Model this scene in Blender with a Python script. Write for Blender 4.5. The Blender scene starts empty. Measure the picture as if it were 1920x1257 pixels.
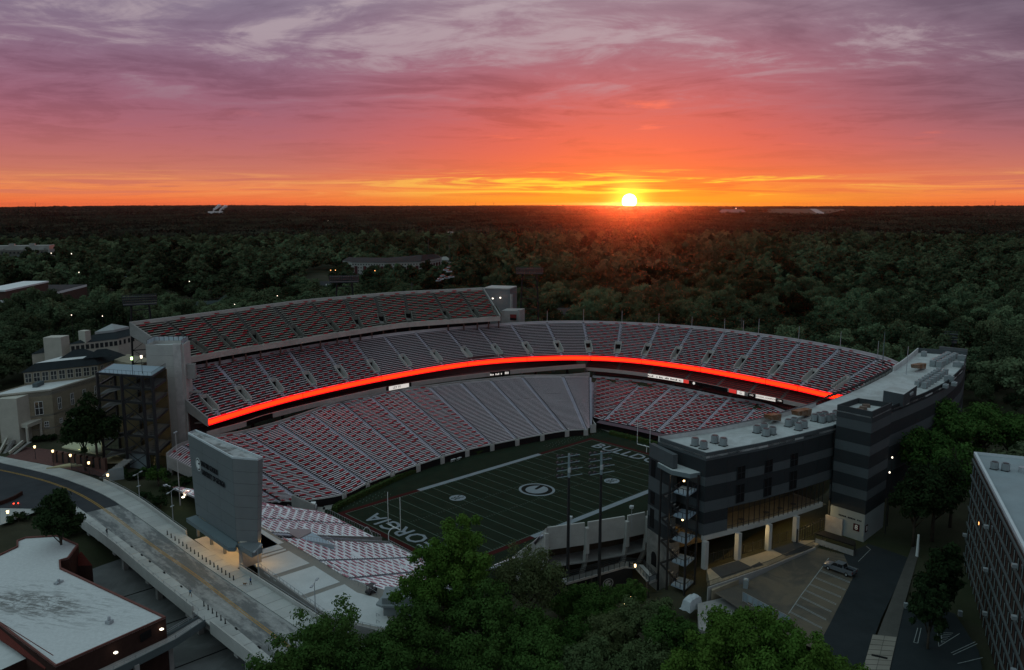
import bpy, math, random
import numpy as np
from mathutils import Vector, Matrix

rnd = random.Random(11)
rng = np.random.default_rng(11)
sc = bpy.context.scene
col = sc.collection

# ------------------------------------------------------------------ camera
CAM = np.array([-177.821, -174.603, 89.577])
YAW, PITCH, FPX = 0.807846, -0.1590603, 1539.72
FW = np.array([math.cos(PITCH) * math.cos(YAW), math.cos(PITCH) * math.sin(YAW), math.sin(PITCH)])
RT = np.array([math.sin(YAW), -math.cos(YAW), 0.0])
UP = np.cross(RT, FW)
cam_data = bpy.data.cameras.new('camera')
cam = bpy.data.objects.new('camera', cam_data)
col.objects.link(cam)
cam.matrix_world = Matrix(((RT[0], UP[0], -FW[0], CAM[0]), (RT[1], UP[1], -FW[1], CAM[1]), (RT[2], UP[2], -FW[2], CAM[2]), (0, 0, 0, 1)))
cam_data.sensor_width = 36.0
cam_data.lens = FPX / 1920 * 36.0
cam_data.clip_start = 1.0
cam_data.clip_end = 60000.0
sc.camera = cam

# ------------------------------------------------------------------ sky, sun, exposure
sc.view_settings.view_transform = 'Standard'
sc.view_settings.look = 'None'
sc.view_settings.exposure = 0.0
sc.view_settings.gamma = 1.0
sc.view_settings.use_curve_mapping = False
sc.cycles.use_denoising = True
sc.cycles.max_bounces = 6
sc.cycles.diffuse_bounces = 3
sc.cycles.transparent_max_bounces = 6
sc.cycles.sample_clamp_indirect = 4.0

_d = FW * FPX + RT * (1180 - 960) - UP * (377.5 - 628.5)
SUN = _d / np.linalg.norm(_d)
SUN_AZ = np.array([SUN[0], SUN[1], 0]) / np.hypot(SUN[0], SUN[1])
SUN_EL = math.asin(SUN[2])

def lin(r, g, b):
    f = lambda c: (c / 255 / 12.92) if c / 255 <= .04045 else ((c / 255 + .055) / 1.055) ** 2.4
    return (f(r), f(g), f(b), 1.0)

class NT:
    """small helper for node trees"""
    def __init__(s, tree):
        s.t = tree
        s.n = tree.nodes
        s.l = tree.links
    def node(s, typ, **kw):
        nd = s.n.new(typ)
        for k, v in kw.items():
            setattr(nd, k, v)
        return nd
    def put(s, sock, v):
        if hasattr(v, 'is_output') or isinstance(v, bpy.types.NodeSocket):
            s.l.new(v, sock)
        else:
            sock.default_value = v
    def math(s, op, a, b=0.0, c=0.0, clamp=False):
        nd = s.node('ShaderNodeMath', operation=op, use_clamp=clamp)
        s.put(nd.inputs[0], a); s.put(nd.inputs[1], b); s.put(nd.inputs[2], c)
        return nd.outputs[0]
    def vmath(s, op, a, b=(0, 0, 0)):
        nd = s.node('ShaderNodeVectorMath', operation=op)
        s.put(nd.inputs[0], a); s.put(nd.inputs[1], b)
        return nd.outputs['Value'] if op in ('DOT_PRODUCT', 'LENGTH', 'DISTANCE') else nd.outputs['Vector']
    def ramp(s, fac, stops, interp='LINEAR'):
        nd = s.node('ShaderNodeValToRGB')
        cr = nd.color_ramp
        cr.interpolation = interp
        while len(cr.elements) > 1:
            cr.elements.remove(cr.elements[-1])
        cr.elements[0].position, cr.elements[0].color = stops[0]
        for p, c in stops[1:]:
            e = cr.elements.new(p); e.color = c
        s.put(nd.inputs[0], fac)
        return nd.outputs[0]
    def mix(s, fac, a, b, mode='MIX'):
        nd = s.node('ShaderNodeMix', data_type='RGBA', blend_type=mode)
        s.put(nd.inputs[0], fac); s.put(nd.inputs[6], a); s.put(nd.inputs[7], b)
        return nd.outputs[2]
    def maprange(s, v, a, b, c=0.0, d=1.0, smooth=True):
        nd = s.node('ShaderNodeMapRange', interpolation_type='SMOOTHSTEP' if smooth else 'LINEAR')
        s.put(nd.inputs[0], v)
        for i, x in zip((1, 2, 3, 4), (a, b, c, d)):
            nd.inputs[i].default_value = x
        return nd.outputs[0]
    def noise(s, vec, scale, detail=4.0, rough=.55, dist=0.0):
        nd = s.node('ShaderNodeTexNoise')
        s.put(nd.inputs['Vector'], vec)
        nd.inputs['Scale'].default_value = scale
        nd.inputs['Detail'].default_value = detail
        nd.inputs['Roughness'].default_value = rough
        nd.inputs['Distortion'].default_value = dist
        return nd.outputs[0]
    def combine(s, x, y, z):
        nd = s.node('ShaderNodeCombineXYZ')
        s.put(nd.inputs[0], x); s.put(nd.inputs[1], y); s.put(nd.inputs[2], z)
        return nd.outputs[0]
    def sep(s, v):
        nd = s.node('ShaderNodeSeparateXYZ')
        s.put(nd.inputs[0], v)
        return nd.outputs

world = bpy.data.worlds.new('World')
sc.world = world
world.use_nodes = True
def build_sky():
    t = NT(world.node_tree)
    t.n.clear()
    tc = t.node('ShaderNodeTexCoord')
    dirv = t.vmath('NORMALIZE', tc.outputs['Generated'])
    x, y, z = t.sep(dirv)
    hor = t.vmath('NORMALIZE', t.combine(x, y, 0.0))
    s = t.vmath('DOT_PRODUCT', hor, tuple(SUN_AZ))                # 1 toward the sun, -1 opposite
    side = t.vmath('DOT_PRODUCT', hor, (float(SUN_AZ[1]), float(-SUN_AZ[0]), 0.0))   # + to the south of the sun
    ang = t.math('ARCCOSINE', s)
    # cloud sheet coordinates: the sheet's plane seen in perspective
    zz = t.math('ADD', t.math('MAXIMUM', z, 0.0), 0.055)
    px = t.math('DIVIDE', x, zz); py = t.math('DIVIDE', y, zz)
    along = t.math('ADD', t.math('MULTIPLY', px, float(SUN_AZ[0])), t.math('MULTIPLY', py, float(SUN_AZ[1])))
    across = t.math('SUBTRACT', t.math('MULTIPLY', px, float(SUN_AZ[1])), t.math('MULTIPLY', py, float(SUN_AZ[0])))
    pl = t.combine(t.math('MULTIPLY', along, 0.55), t.math('MULTIPLY', across, 0.42), 0.0)
    n1 = t.noise(pl, 1.35, 8.0, .62, .9)
    n2 = t.noise(t.vmath('ADD', pl, (3.7, 8.1, 2.0)), 4.4, 8.0, .66, .8)
    nn = t.math('ADD', t.math('MULTIPLY', n1, .66), t.math('MULTIPLY', n2, .34))
    warp = t.math('MULTIPLY', t.math('SUBTRACT', nn, .5), .085)
    e = t.math('ADD', z, t.math('MULTIPLY', warp, t.maprange(z, .02, .14)))
    A = [(0.0, lin(255, 150, 38)), (.008, lin(255, 168, 40)), (.02, lin(254, 140, 50)), (.036, lin(246, 112, 66)), (.065, lin(236, 104, 78)),
         (.10, lin(216, 101, 92)), (.145, lin(183, 105, 114)), (.19, lin(158, 116, 130)), (.25, lin(156, 136, 148)), (.40, lin(150, 150, 164)), (.7, lin(178, 210, 216)), (1.0, lin(190, 224, 228))]
    B = [(0.0, lin(236, 104, 62)), (.010, lin(242, 132, 74)), (.024, lin(226, 136, 92)), (.038, lin(196, 114, 100)), (.07, lin(180, 104, 110)),
         (.105, lin(158, 98, 116)), (.15, lin(140, 104, 126)), (.19, lin(132, 112, 133)), (.25, lin(134, 126, 145)), (.40, lin(144, 150, 164)), (.7, lin(178, 210, 216)), (1.0, lin(190, 224, 228))]
    D = [(0.0, lin(112, 126, 136)), (.1, lin(124, 142, 154)), (.3, lin(146, 172, 182)), (.7, lin(178, 210, 216)), (1.0, lin(190, 224, 228))]
    ca = t.ramp(e, A, 'B_SPLINE'); cb = t.ramp(e, B, 'B_SPLINE'); cd = t.ramp(e, D)
    base = t.mix(t.maprange(ang, .03, .46), ca, cb)
    base = t.mix(t.maprange(ang, .75, 2.0), base, cd)
    # the sheet's south part is thicker and greyer
    base = t.mix(t.math('MULTIPLY', t.maprange(side, .08, .5), t.maprange(z, .03, .12, 0.0, .62)), base, lin(108, 94, 108))
    # broken texture of the sheet
    dark = t.mix(1.0, base, (.66, .65, .70, 1), 'MULTIPLY')
    light = t.mix(.55, base, lin(196, 178, 182))
    hi = t.maprange(z, .035, .13)
    c1 = t.mix(t.math('MULTIPLY', t.maprange(nn, .535, .40), t.math('ADD', .20, t.math('MULTIPLY', hi, .55))), base, dark)
    open_ = t.math('MULTIPLY', t.maprange(nn, .515, .62), t.maprange(z, .085, .19))
    c1 = t.mix(t.math('MULTIPLY', open_, .95), c1, light)
    # pale gap high up, north of the sun
    # streaks low over the horizon, lit from below
    pl2 = t.combine(t.math('MULTIPLY', z, 118.0), t.math('MULTIPLY', side, 5.2), t.math('MULTIPLY', ang, 1.3))
    st = t.noise(pl2, 1.0, 8.0, .62, .9)
    low = t.math('MULTIPLY', t.maprange(z, .004, .016), t.maprange(z, .046, .026))
    stm = t.math('MULTIPLY', t.maprange(st, .52, .63), low)
    near = t.maprange(ang, .50, .04, .25, 1.0)
    c2 = t.mix(t.math('MULTIPLY', stm, near), c1, t.mix(t.maprange(ang, .42, .10), lin(248, 176, 98), lin(255, 214, 62)))
    gap = t.math('MULTIPLY', t.math('MULTIPLY', t.maprange(st, .50, .40), low), .62)
    c2 = t.mix(gap, c2, t.mix(t.maprange(ang, .5, .1), lin(196, 108, 96), lin(236, 104, 52)))
    # pink patches where the sheet thins
    rp = t.noise(t.vmath('ADD', pl, (9.0, 1.5, 0)), 2.2, 5.0, .55, .3)
    rosy = t.math('MULTIPLY', t.math('MULTIPLY', t.maprange(rp, .60, .72), t.math('MULTIPLY', t.maprange(z, .05, .085), t.maprange(z, .15, .10))), t.maprange(ang, .5, .15))
    c2 = t.mix(t.math('MULTIPLY', rosy, .7), c2, lin(255, 120, 92))
    # below the horizon (never seen past the ground)
    c2 = t.mix(t.maprange(z, -.004, -.03), c2, lin(60, 50, 52))
    # clear air of the physical sky behind the sheet
    sk = t.node('ShaderNodeTexSky', sky_type='NISHITA', sun_disc=False)
    sk.sun_elevation = max(SUN_EL, math.radians(.4))
    sk.sun_rotation = math.atan2(SUN_AZ[0], SUN_AZ[1])
    sk.altitude = 250
    skc = t.mix(1.0, sk.outputs[0], (.05, .05, .05, 1), 'MULTIPLY')
    # the disc itself and the bright air close round it
    sa = t.math('ARCCOSINE', t.math('MINIMUM', t.vmath('DOT_PRODUCT', dirv, tuple(float(q) for q in SUN)), 1.0))
    disc = t.maprange(sa, .0092, .0070)
    halo = t.math('POWER', t.maprange(sa, .055, .004), 3.0)
    glow = t.math('POWER', t.maprange(sa, .30, .0), 3.0)
    addc = t.mix(1.0, t.mix(1.0, t.mix(1.0, (0, 0, 0, 1), t.mix(disc, (0, 0, 0, 1), (10.0, 8.2, 5.6, 1)), 'ADD'),
                            t.mix(halo, (0, 0, 0, 1), (1.3, .62, .05, 1)), 'ADD'), t.mix(glow, (0, 0, 0, 1), (.16, .035, .0, 1)), 'ADD')
    tot = t.mix(1.0, t.mix(.06, c2, skc, 'ADD'), addc, 'ADD')
    bg = t.node('ShaderNodeBackground')
    t.put(bg.inputs[0], tot)
    bg.inputs[1].default_value = 1.0
    out = t.node('ShaderNodeOutputWorld')
    t.l.new(bg.outputs[0], out.inputs[0])
build_sky()

sun_data = bpy.data.lights.new('sun', 'SUN')
sun_data.energy = 0.9
sun_data.color = (1.0, .12, .025)
sun_data.angle = math.radians(.5)
sun = bpy.data.objects.new('sun', sun_data)
col.objects.link(sun)
sun.rotation_euler = Vector((float(-SUN_AZ[0]), float(-SUN_AZ[1]), -math.tan(math.radians(.6)))).to_track_quat('-Z', 'Y').to_euler()

# ------------------------------------------------------------------ surveying and mesh helpers
def G(u, v, z=0.0):
    """the point at height z that the photograph shows at pixel (u, v)"""
    d = FW * FPX + RT * (u - 960) - UP * (v - 628.5)
    return CAM + d * (z - CAM[2]) / d[2]
def P2(u, v, z=0.0):
    return tuple(G(u, v, z)[:2])
def VD(u, v, D):
    """the point that the photograph shows at pixel (u, v), D metres away measured on the map"""
    d = FW * FPX + RT * (u - 960) - UP * (v - 628.5)
    return CAM + d * D / math.hypot(d[0], d[1])
def Pj(w):
    d = np.asarray(w, float) - CAM
    zz = d @ FW
    return 960 + FPX * (d @ RT) / zz, 628.5 - FPX * (d @ UP) / zz, zz
def ZA(v, xy):
    lo, hi = -50.0, 200.0
    for _ in range(50):
        m = (lo + hi) / 2
        if Pj((xy[0], xy[1], m))[1] > v: lo = m
        else: hi = m
    return lo

def mesh_from(V, F, mats, mi=None, org=(0, 0, 0), name='mesh', smooth=False):
    V = np.asarray(V, dtype=np.float64).reshape(-1, 3) - np.asarray(org, float)
    me = bpy.data.meshes.new(name)
    me.from_pydata(V.tolist(), [], F)
    for m in mats: me.materials.append(m)
    if mi is not None and len(mats) > 1:
        me.polygons.foreach_set('material_index', np.asarray(mi, dtype=np.int32))
    if smooth:
        me.polygons.foreach_set('use_smooth', np.ones(len(me.polygons), dtype=bool))
    me.update()
    return me

ORG = {}
ORD = 'first second third fourth fifth sixth seventh eighth ninth tenth eleventh twelfth thirteenth fourteenth fifteenth sixteenth seventeenth eighteenth nineteenth twentieth'.split()
def tag(o, label=None, cat=None, group=None, kind=None):
    if label: o['label'] = label
    if cat: o['category'] = cat
    if group: o['group'] = group
    if kind: o['kind'] = kind
    return o
def thing(name, label, cat, loc=(0, 0, 0), group=None, rz=0.0):
    o = bpy.data.objects.new(name, None)
    o.empty_display_size = .5
    col.objects.link(o)
    o.location = [float(q) for q in loc]
    o.rotation_euler = (0, 0, rz)
    ORG[o.name] = np.array([float(q) for q in loc])
    return tag(o, label, cat, group)
def place(name, me, parent=None, loc=(0, 0, 0), rot=None, scale=None):
    o = bpy.data.objects.new(name, me)
    col.objects.link(o)
    if parent is not None: o.parent = parent
    o.location = [float(q) for q in loc]
    if rot is not None: o.rotation_euler = rot
    if scale is not None: o.scale = scale
    return o

class MB:
    def __init__(s):
        s.V = []; s.F = []; s.M = []; s.n = 0
    def add(s, V, F, mi=0):
        k = s.n
        s.V.extend([tuple(map(float, v)) for v in V]); s.n += len(V)
        for f in F:
            s.F.append([i + k for i in f]); s.M.append(mi)
        return s
    def quad(s, a, b, c, d, mi=0):
        return s.add([a, b, c, d], [(0, 1, 2, 3)], mi)
    def box(s, c, size, rz=0.0, mi=0):
        hx, hy, hz = [q / 2 for q in size]
        ca, sa = math.cos(rz), math.sin(rz)
        V = []
        for dz in (-hz, hz):
            for dx, dy in ((-hx, -hy), (hx, -hy), (hx, hy), (-hx, hy)):
                V.append((c[0] + dx * ca - dy * sa, c[1] + dx * sa + dy * ca, c[2] + dz))
        return s.add(V, [(3, 2, 1, 0), (4, 5, 6, 7), (0, 1, 5, 4), (1, 2, 6, 5), (2, 3, 7, 6), (3, 0, 4, 7)], mi)
    def bar(s, p, q, w, h=None, mi=0):
        h = w if h is None else h
        p = np.asarray(p, float); q = np.asarray(q, float)
        d = q - p; L = np.linalg.norm(d)
        if L < 1e-6: return s
        d = d / L
        ref = np.array([0, 0, 1.0]) if abs(d[2]) < .95 else np.array([1.0, 0, 0])
        a = np.cross(ref, d); a /= np.linalg.norm(a)
        b = np.cross(d, a)
        V = []
        for base in (p, q):
            for i, j in ((-1, -1), (1, -1), (1, 1), (-1, 1)):
                V.append(base + a * i * w / 2 + b * j * h / 2)
        return s.add(V, [(3, 2, 1, 0), (4, 5, 6, 7), (0, 1, 5, 4), (1, 2, 6, 5), (2, 3, 7, 6), (3, 0, 4, 7)], mi)
    def tube(s, p, q, r0, r1=None, n=8, mi=0, cap=True):
        r1 = r0 if r1 is None else r1
        p = np.asarray(p, float); q = np.asarray(q, float)
        d = q - p; d = d / np.linalg.norm(d)
        ref = np.array([0, 0, 1.0]) if abs(d[2]) < .95 else np.array([1.0, 0, 0])
        a = np.cross(ref, d); a /= np.linalg.norm(a); b = np.cross(d, a)
        V = []
        for base, r in ((p, r0), (q, r1)):
            for i in range(n):
                w = 2 * math.pi * i / n
                V.append(base + (a * math.cos(w) + b * math.sin(w)) * r)
        F = [(i, (i + 1) % n, n + (i + 1) % n, n + i) for i in range(n)]
        if cap: F += [tuple(range(n - 1, -1, -1)), tuple(range(n, 2 * n))]
        return s.add(V, F, mi)
    def prism(s, poly, z0, z1, mi=0, top=True, bottom=True, mtop=None):
        n = len(poly)
        a = sum(poly[i][0] * poly[(i + 1) % n][1] - poly[(i + 1) % n][0] * poly[i][1] for i in range(n))
        if a < 0: poly = poly[::-1]
        V = [(p[0], p[1], z0 if np.isscalar(z0) else z0[i]) for i, p in enumerate(poly)] + [(p[0], p[1], z1) for p in poly]
        F = [(i, (i + 1) % n, n + (i + 1) % n, n + i) for i in range(n)]
        s.add(V, F, mi)
        if top: s.add(V[n:], [tuple(range(n))], mi if mtop is None else mtop)
        if bottom: s.add(V[:n], [tuple(range(n - 1, -1, -1))], mi)
        return s
    def wall(s, pts, z0, z1, th, mi=0, closed=False):
        """a wall of thickness th along the 2D polyline pts, to its left"""
        pts = [np.asarray(p[:2], float) for p in pts]
        n = len(pts)
        off = []
        for i in range(n):
            a = pts[max(i - 1, 0)]; b = pts[min(i + 1, n - 1)]
            if closed: a, b = pts[i - 1], pts[(i + 1) % n]
            d = b - a; d = d / np.linalg.norm(d)
            off.append(pts[i] + np.array([-d[1], d[0]]) * th)
        Z0 = [z0] * n if np.isscalar(z0) else z0
        Z1 = [z1] * n if np.isscalar(z1) else z1
        V = []
        for i in range(n):
            V += [(*pts[i], Z0[i]), (*off[i], Z0[i]), (*off[i], Z1[i]), (*pts[i], Z1[i])]
        F = []
        for i in range(n - 1 + (1 if closed else 0)):
            k = 4 * i; m = 4 * ((i + 1) % n)
            F += [(k, m, m + 3, k + 3), (k + 1, k + 2, m + 2, m + 1), (k + 3, m + 3, m + 2, k + 2), (k, k + 1, m + 1, m)]
        if not closed: F += [(0, 3, 2, 1), (4 * n - 4, 4 * n - 3, 4 * n - 2, 4 * n - 1)]
        return s.add(V, F, mi)
    def build(s, name, mats, parent=None, kind=None, label=None, smooth=False, org=None):
        if not isinstance(mats, (list, tuple)): mats = [mats]
        if org is None:
            p = parent
            while p is not None and p.parent is not None: p = p.parent
            org = ORG.get(p.name, (0, 0, 0)) if p is not None else (0, 0, 0)
        me = mesh_from(s.V, s.F, mats, s.M, org, name, smooth)
        o = place(name, me, parent)
        if parent is None and np.any(np.asarray(org, float)):
            o.location = [float(q) for q in org]
        if kind: o['kind'] = kind
        if label: o['label'] = label
        return o
    def own(s, name, mats, label, cat, group=None, org=None, smooth=False):
        if org is None:
            a = np.asarray(s.V); org = (a[:, 0].mean(), a[:, 1].mean(), a[:, 2].min())
        o = s.build(name, mats, None, org=org, smooth=smooth)
        ORG[o.name] = np.asarray(org, float)
        return tag(o, label, cat, group)

def smooth_line(pts, k=4):
    """Catmull-Rom through pts (any dimension), k pieces per span"""
    P = [np.asarray(p, float) for p in pts]
    P = [2 * P[0] - P[1]] + P + [2 * P[-1] - P[-2]]
    out = []
    for i in range(1, len(P) - 2):
        for j in range(k):
            t = j / k
            a, b, c, d = P[i - 1:i + 3]
            out.append(.5 * ((2 * b) + (c - a) * t + (2 * a - 5 * b + 4 * c - d) * t * t + (3 * b - a - 3 * c + d) * t ** 3))
    out.append(P[-2])
    return out

# ------------------------------------------------------------------ materials
MATS = {}
def mat(name, color, rough=.8, var=.18, scale=.6, metal=0.0, spec=.06, bump=0.0, emit=None, estr=1.0, var2=0.0, scale2=.05, tint2=None, fine=0.0, rand=0.0):
    if name in MATS: return MATS[name]
    m = bpy.data.materials.new(name)
    m.use_nodes = True
    t = NT(m.node_tree)
    b = t.n['Principled BSDF']
    b.inputs['Roughness'].default_value = rough
    b.inputs['Metallic'].default_value = metal
    b.inputs['Specular IOR Level'].default_value = spec
    c = (*color[:3], 1.0)
    geo = t.node('ShaderNodeNewGeometry')
    v = t.noise(geo.outputs['Position'], scale, 5.0, .6)
    f = t.maprange(v, .25, .75, 1 - var, 1 + var, False)
    if fine:
        v3 = t.noise(geo.outputs['Position'], 3.0, 3.0, .7)
        f = t.math('MULTIPLY', f, t.maprange(v3, .25, .75, 1 - fine, 1 + fine, False))
    if rand:
        oi = t.node('ShaderNodeObjectInfo')
        f = t.math('MULTIPLY', f, t.maprange(oi.outputs['Random'], 0, 1, 1 - rand, 1 + rand, False))
    cs = t.node('ShaderNodeVectorMath', operation='SCALE')
    cs.inputs[0].default_value = c[:3]
    t.put(cs.inputs['Scale'], f)
    o = cs.outputs[0]
    if var2:
        v2 = t.noise(geo.outputs['Position'], scale2, 6.0, .65, .6)
        o = t.mix(t.math('MULTIPLY', t.maprange(v2, .42, .62), var2), o, (*(tint2 or [q * .4 for q in c[:3]])[:3], 1))
    t.put(b.inputs['Base Color'], o)
    if emit is not None:
        b.inputs['Emission Color'].default_value = (*emit[:3], 1)
        b.inputs['Emission Strength'].default_value = estr
    if bump:
        bp = t.node('ShaderNodeBump')
        bp.inputs['Strength'].default_value = bump
        bp.inputs['Distance'].default_value = .1
        t.put(bp.inputs['Height'], t.noise(geo.outputs['Position'], 2.5, 5.0, .65))
        t.put(b.inputs['Normal'], bp.outputs[0])
    MATS[name] = m
    return m
CONC = mat('concrete', (.30, .29, .28), .85, .14, .35, bump=.15, var2=.35, tint2=(.16, .15, .145), scale2=.09, fine=.06)
CONC_L = mat('pale_concrete', (.42, .41, .39), .85, .10, .3, bump=.1, var2=.3, tint2=(.27, .26, .25), scale2=.12, fine=.05)
CONC_W = mat('warm_concrete', (.40, .36, .33), .85, .12, .4, bump=.1, var2=.35, tint2=(.24, .2, .18), scale2=.2)
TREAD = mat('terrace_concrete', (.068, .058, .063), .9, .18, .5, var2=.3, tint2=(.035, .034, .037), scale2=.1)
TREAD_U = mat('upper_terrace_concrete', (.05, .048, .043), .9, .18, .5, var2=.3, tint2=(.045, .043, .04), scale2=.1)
BENCH = mat('bench_aluminium', (.78, .68, .72), .5, .10, .8, metal=.15, spec=.4, rand=.08)  # pink of the sky's reflection is put into the base colour
BENCH_U = mat('bench_weathered', (.50, .48, .42), .6, .14, .8, rand=.10)
BENCH_W = mat('bench_white', (.78, .75, .78), .5, .08, .8, rand=.07)
BENCH_R = mat('bench_red_lit', (.30, .03, .03), .6, .10, .8, rand=.1)  # red light on the club rows is put into the bench colour
AISLE = mat('aisle_paint', (.40, .39, .45), .8, .15, .7, var2=.3, tint2=(.28, .27, .32), scale2=.3)
AISLE_U = mat('aisle_bare', (.11, .11, .105), .85, .15, .7)
PAD = mat('red_vinyl', (.36, .030, .04), .5, .12, 1.2, rand=.22)
PAD_F = mat('faded_red_vinyl', (.48, .21, .26), .5, .12, 1.2, rand=.2)
DARK = mat('dark_void', (.012, .012, .013), .95, .1)
BLACK = mat('black_metal', (.018, .018, .02), .5, .1, spec=.4)
STEEL = mat('galvanised_steel', (.38, .40, .42), .45, .1, metal=.4)
WHITE = mat('white_paint', (.68, .70, .70), .6, .06, 1.0)
RED = mat('dark_red_turf', (.045, .010, .009), .95, .2, 1.5)
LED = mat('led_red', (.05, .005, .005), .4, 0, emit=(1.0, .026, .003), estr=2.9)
LED_W = mat('led_white', (.3, .3, .3), .4, 0, emit=(1.0, .93, .86), estr=.6)
LED_K = mat('led_black', (.008, .008, .009), .3, 0)
LED_R = mat('led_small_red', (.1, .01, .01), .4, 0, emit=(1.0, .06, .05), estr=.55)
LAMP_W = mat('lamp_warm', (.8, .7, .5), .4, 0, emit=(1.0, .70, .34), estr=3.2)
LAMP_C = mat('lamp_pale', (.8, .8, .8), .4, 0, emit=(1.0, .86, .66), estr=2.6)
LAMP_O = mat('lamp_orange', (.8, .6, .4), .4, 0, emit=(1.0, .42, .12), estr=3.0)
LAMP_R = mat('lamp_red', (.5, .05, .03), .4, 0, emit=(1.0, .05, .02), estr=5.0)
LAMP_G = mat('lamp_green', (.5, .8, .4), .4, 0, emit=(.62, 1.0, .34), estr=5.0)
LETTER_K = mat('black_lettering', (.02, .021, .024), .5, .05)

# ------------------------------------------------------------------ terrain
def smooth(a, b, x):
    t = np.clip((x - a) / (b - a), 0, 1)
    return t * t * (3 - 2 * t)
_hn = np.random.default_rng(5)
_hw = [(_hn.uniform(.00025, .0016), _hn.uniform(0, 6.28), _hn.uniform(0, 6.28)) for _ in range(10)]
GCTRL = [  # x, y, z, radius
    (-118, -8, 4.0, 30), (-130, -45, 4.0, 34), (-105, -60, 5.0, 26), (-112, -95, 5, 30), (-72, -76, 4.0, 20), (-50, -72, 3.5, 14), (-60, -100, 6, 22),
    (-126, 62, 12.75, 18), (-138, 62, 12.75, 18), (-124, 90, 12.75, 20), (-112, 108, 13.0, 20), (-150, 80, 13, 25), (-95, 62, 11.5, 8), (-97, 45, 9.5, 8), (-98, 30, 8.5, 7),
    (-20, -104, 11.2, 22), (10, -112, 12.2, 25), (-44, -112, 10.2, 14), (-34, -124, 10.6, 14), (60, -120, 12.5, 40), (-60, -135, 9, 20)]
def ground_h(x, y):
    x = np.asarray(x, float); y = np.asarray(y, float)
    W = np.full(x.shape, .08); S = W * 13.2
    for cx, cy, cz, r in GCTRL:
        w = np.exp(-((x - cx) ** 2 + (y - cy) ** 2) / (2 * r * r))
        W = W + w; S = S + w * cz
    h = S / W
    d = np.hypot(x + 20, y - 20)
    roll = sum(math.cos(a) * 0 + np.sin(x * f * math.cos(a) + y * f * math.sin(a) + p) for f, a, p in _hw) / 10
    k = smooth(220, 1500, d)
    h = h + k * roll * 14 + smooth(2500, 9000, d) * 16 + smooth(5000, 11500, d) * roll * 22 - smooth(300, 1400, d) * 3
    bowl = ((np.abs(x - 8) / 92) ** 2.6 + (np.abs(y - 6) / 84) ** 2.6)
    m = 1 - smooth(.86, 1.06, bowl)
    return h * (1 - m) + m * (-.45)
def axis(c, fine, step, far, g):
    a = [0.0]
    while a[-1] < fine: a.append(a[-1] + step)
    while a[-1] < far:
        step *= g
        a.append(a[-1] + step)
    a = np.array(a)
    return np.concatenate([c - a[:0:-1], c + a])
def build_ground():
    xs = axis(0, 230, 4.0, 14500, 1.075); ys = axis(0, 230, 4.0, 14500, 1.075)
    X, Y = np.meshgrid(xs, ys, indexing='ij')
    Z = ground_h(X, Y)
    V = np.stack([X, Y, Z], -1).reshape(-1, 3)
    n, m = len(xs), len(ys)
    I = np.arange(n * m).reshape(n, m)
    F = np.stack([I[:-1, :-1], I[1:, :-1], I[1:, 1:], I[:-1, 1:]], -1).reshape(-1, 4)
    g = mat('woodland_floor', (.045, .043, .028), .95, .35, .08, var2=.6, scale2=.02, tint2=(.022, .032, .014), fine=.2)
    me = mesh_from(V, F.tolist(), [g], name='ground', smooth=True)
    tag(place('ground', me), kind='structure')
build_ground()

# ------------------------------------------------------------------ playing field
YD = .9144
TURF = mat('field_turf', (.014, .022, .013), .95, .22, .22, var2=.35, scale2=.12, tint2=(.010, .016, .010), fine=.2)
def build_field():
    pts = [(-66, 44), (-63, 26), (-61.5, -30), (-58, -44), (-10, -52), (50, -46), (66, -30), (69, 0), (70, 30), (62, 40), (30, 52), (0, 54), (-30, 50), (-50, 44)]
    f = MB().prism(pts, -.6, 0.0).build('playing_field', TURF, kind='structure')
    f['label'] = 'dark green striped turf with white yard lines'
    line = mat('line_paint', (.085, .115, .092), .9, .25, 2.0)
    band = mat('sideline_paint', (.21, .24, .26), .9, .10, .6, var2=.25, tint2=(.15, .17, .19), scale2=.3)
    for i in range(-50, 51, 5):
        m = MB().box((i * YD, 0, .02), (.17, 53.3 * YD, .03))
        for s in (-1, 1):
            pass
        m.build('yard_line', line, f)
    m = MB()
    for k in range(-49, 50):
        if k % 5:
            for y in (-26.3, -6.6, 6.6, 26.3): m.box((k * YD, y * YD, .02), (.12, .6, .03))
    m.build('hash_marks', line, f, kind='stuff')
    for s in (-1, 1):
        MB().box((0, s * (26.67 * YD + 1.0), .02), (60 * YD, 2.0, .03)).build('sideline_band', band, f)
        MB().box((s * 60 * YD, 0, .02), (.25, 53.3 * YD, .03)).build('end_line', line, f)
        for q in (-1, 1):
            MB().box((q * 45 * YD, s * 26.67 * YD, .02), (30 * YD, .2, .03)).build('boundary_line', line, f)
            MB().box((q * (45 * YD + .9), s * (26.67 * YD + 1.1), .012), (30 * YD + 1.8, 1.8, .02)).build('red_border', RED, f)
        MB().box((s * (60 * YD + 1.1), 0, .012), (1.8, 53.34 * YD + .4, .02)).build('red_border', RED, f)
        # grid of tufts painted beyond the border
        m = MB()
        for i in range(22):
            for j in range(3):
                m.box((s * (36 + i * 1.7), 28.5 + j * 1.6 + (i % 2) * .5, .012), (.9, .14, .012), .9)
        m.build('paint_marks', line, f, kind='stuff')
    return f, band
FIELD, BANDM = build_field()

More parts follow.
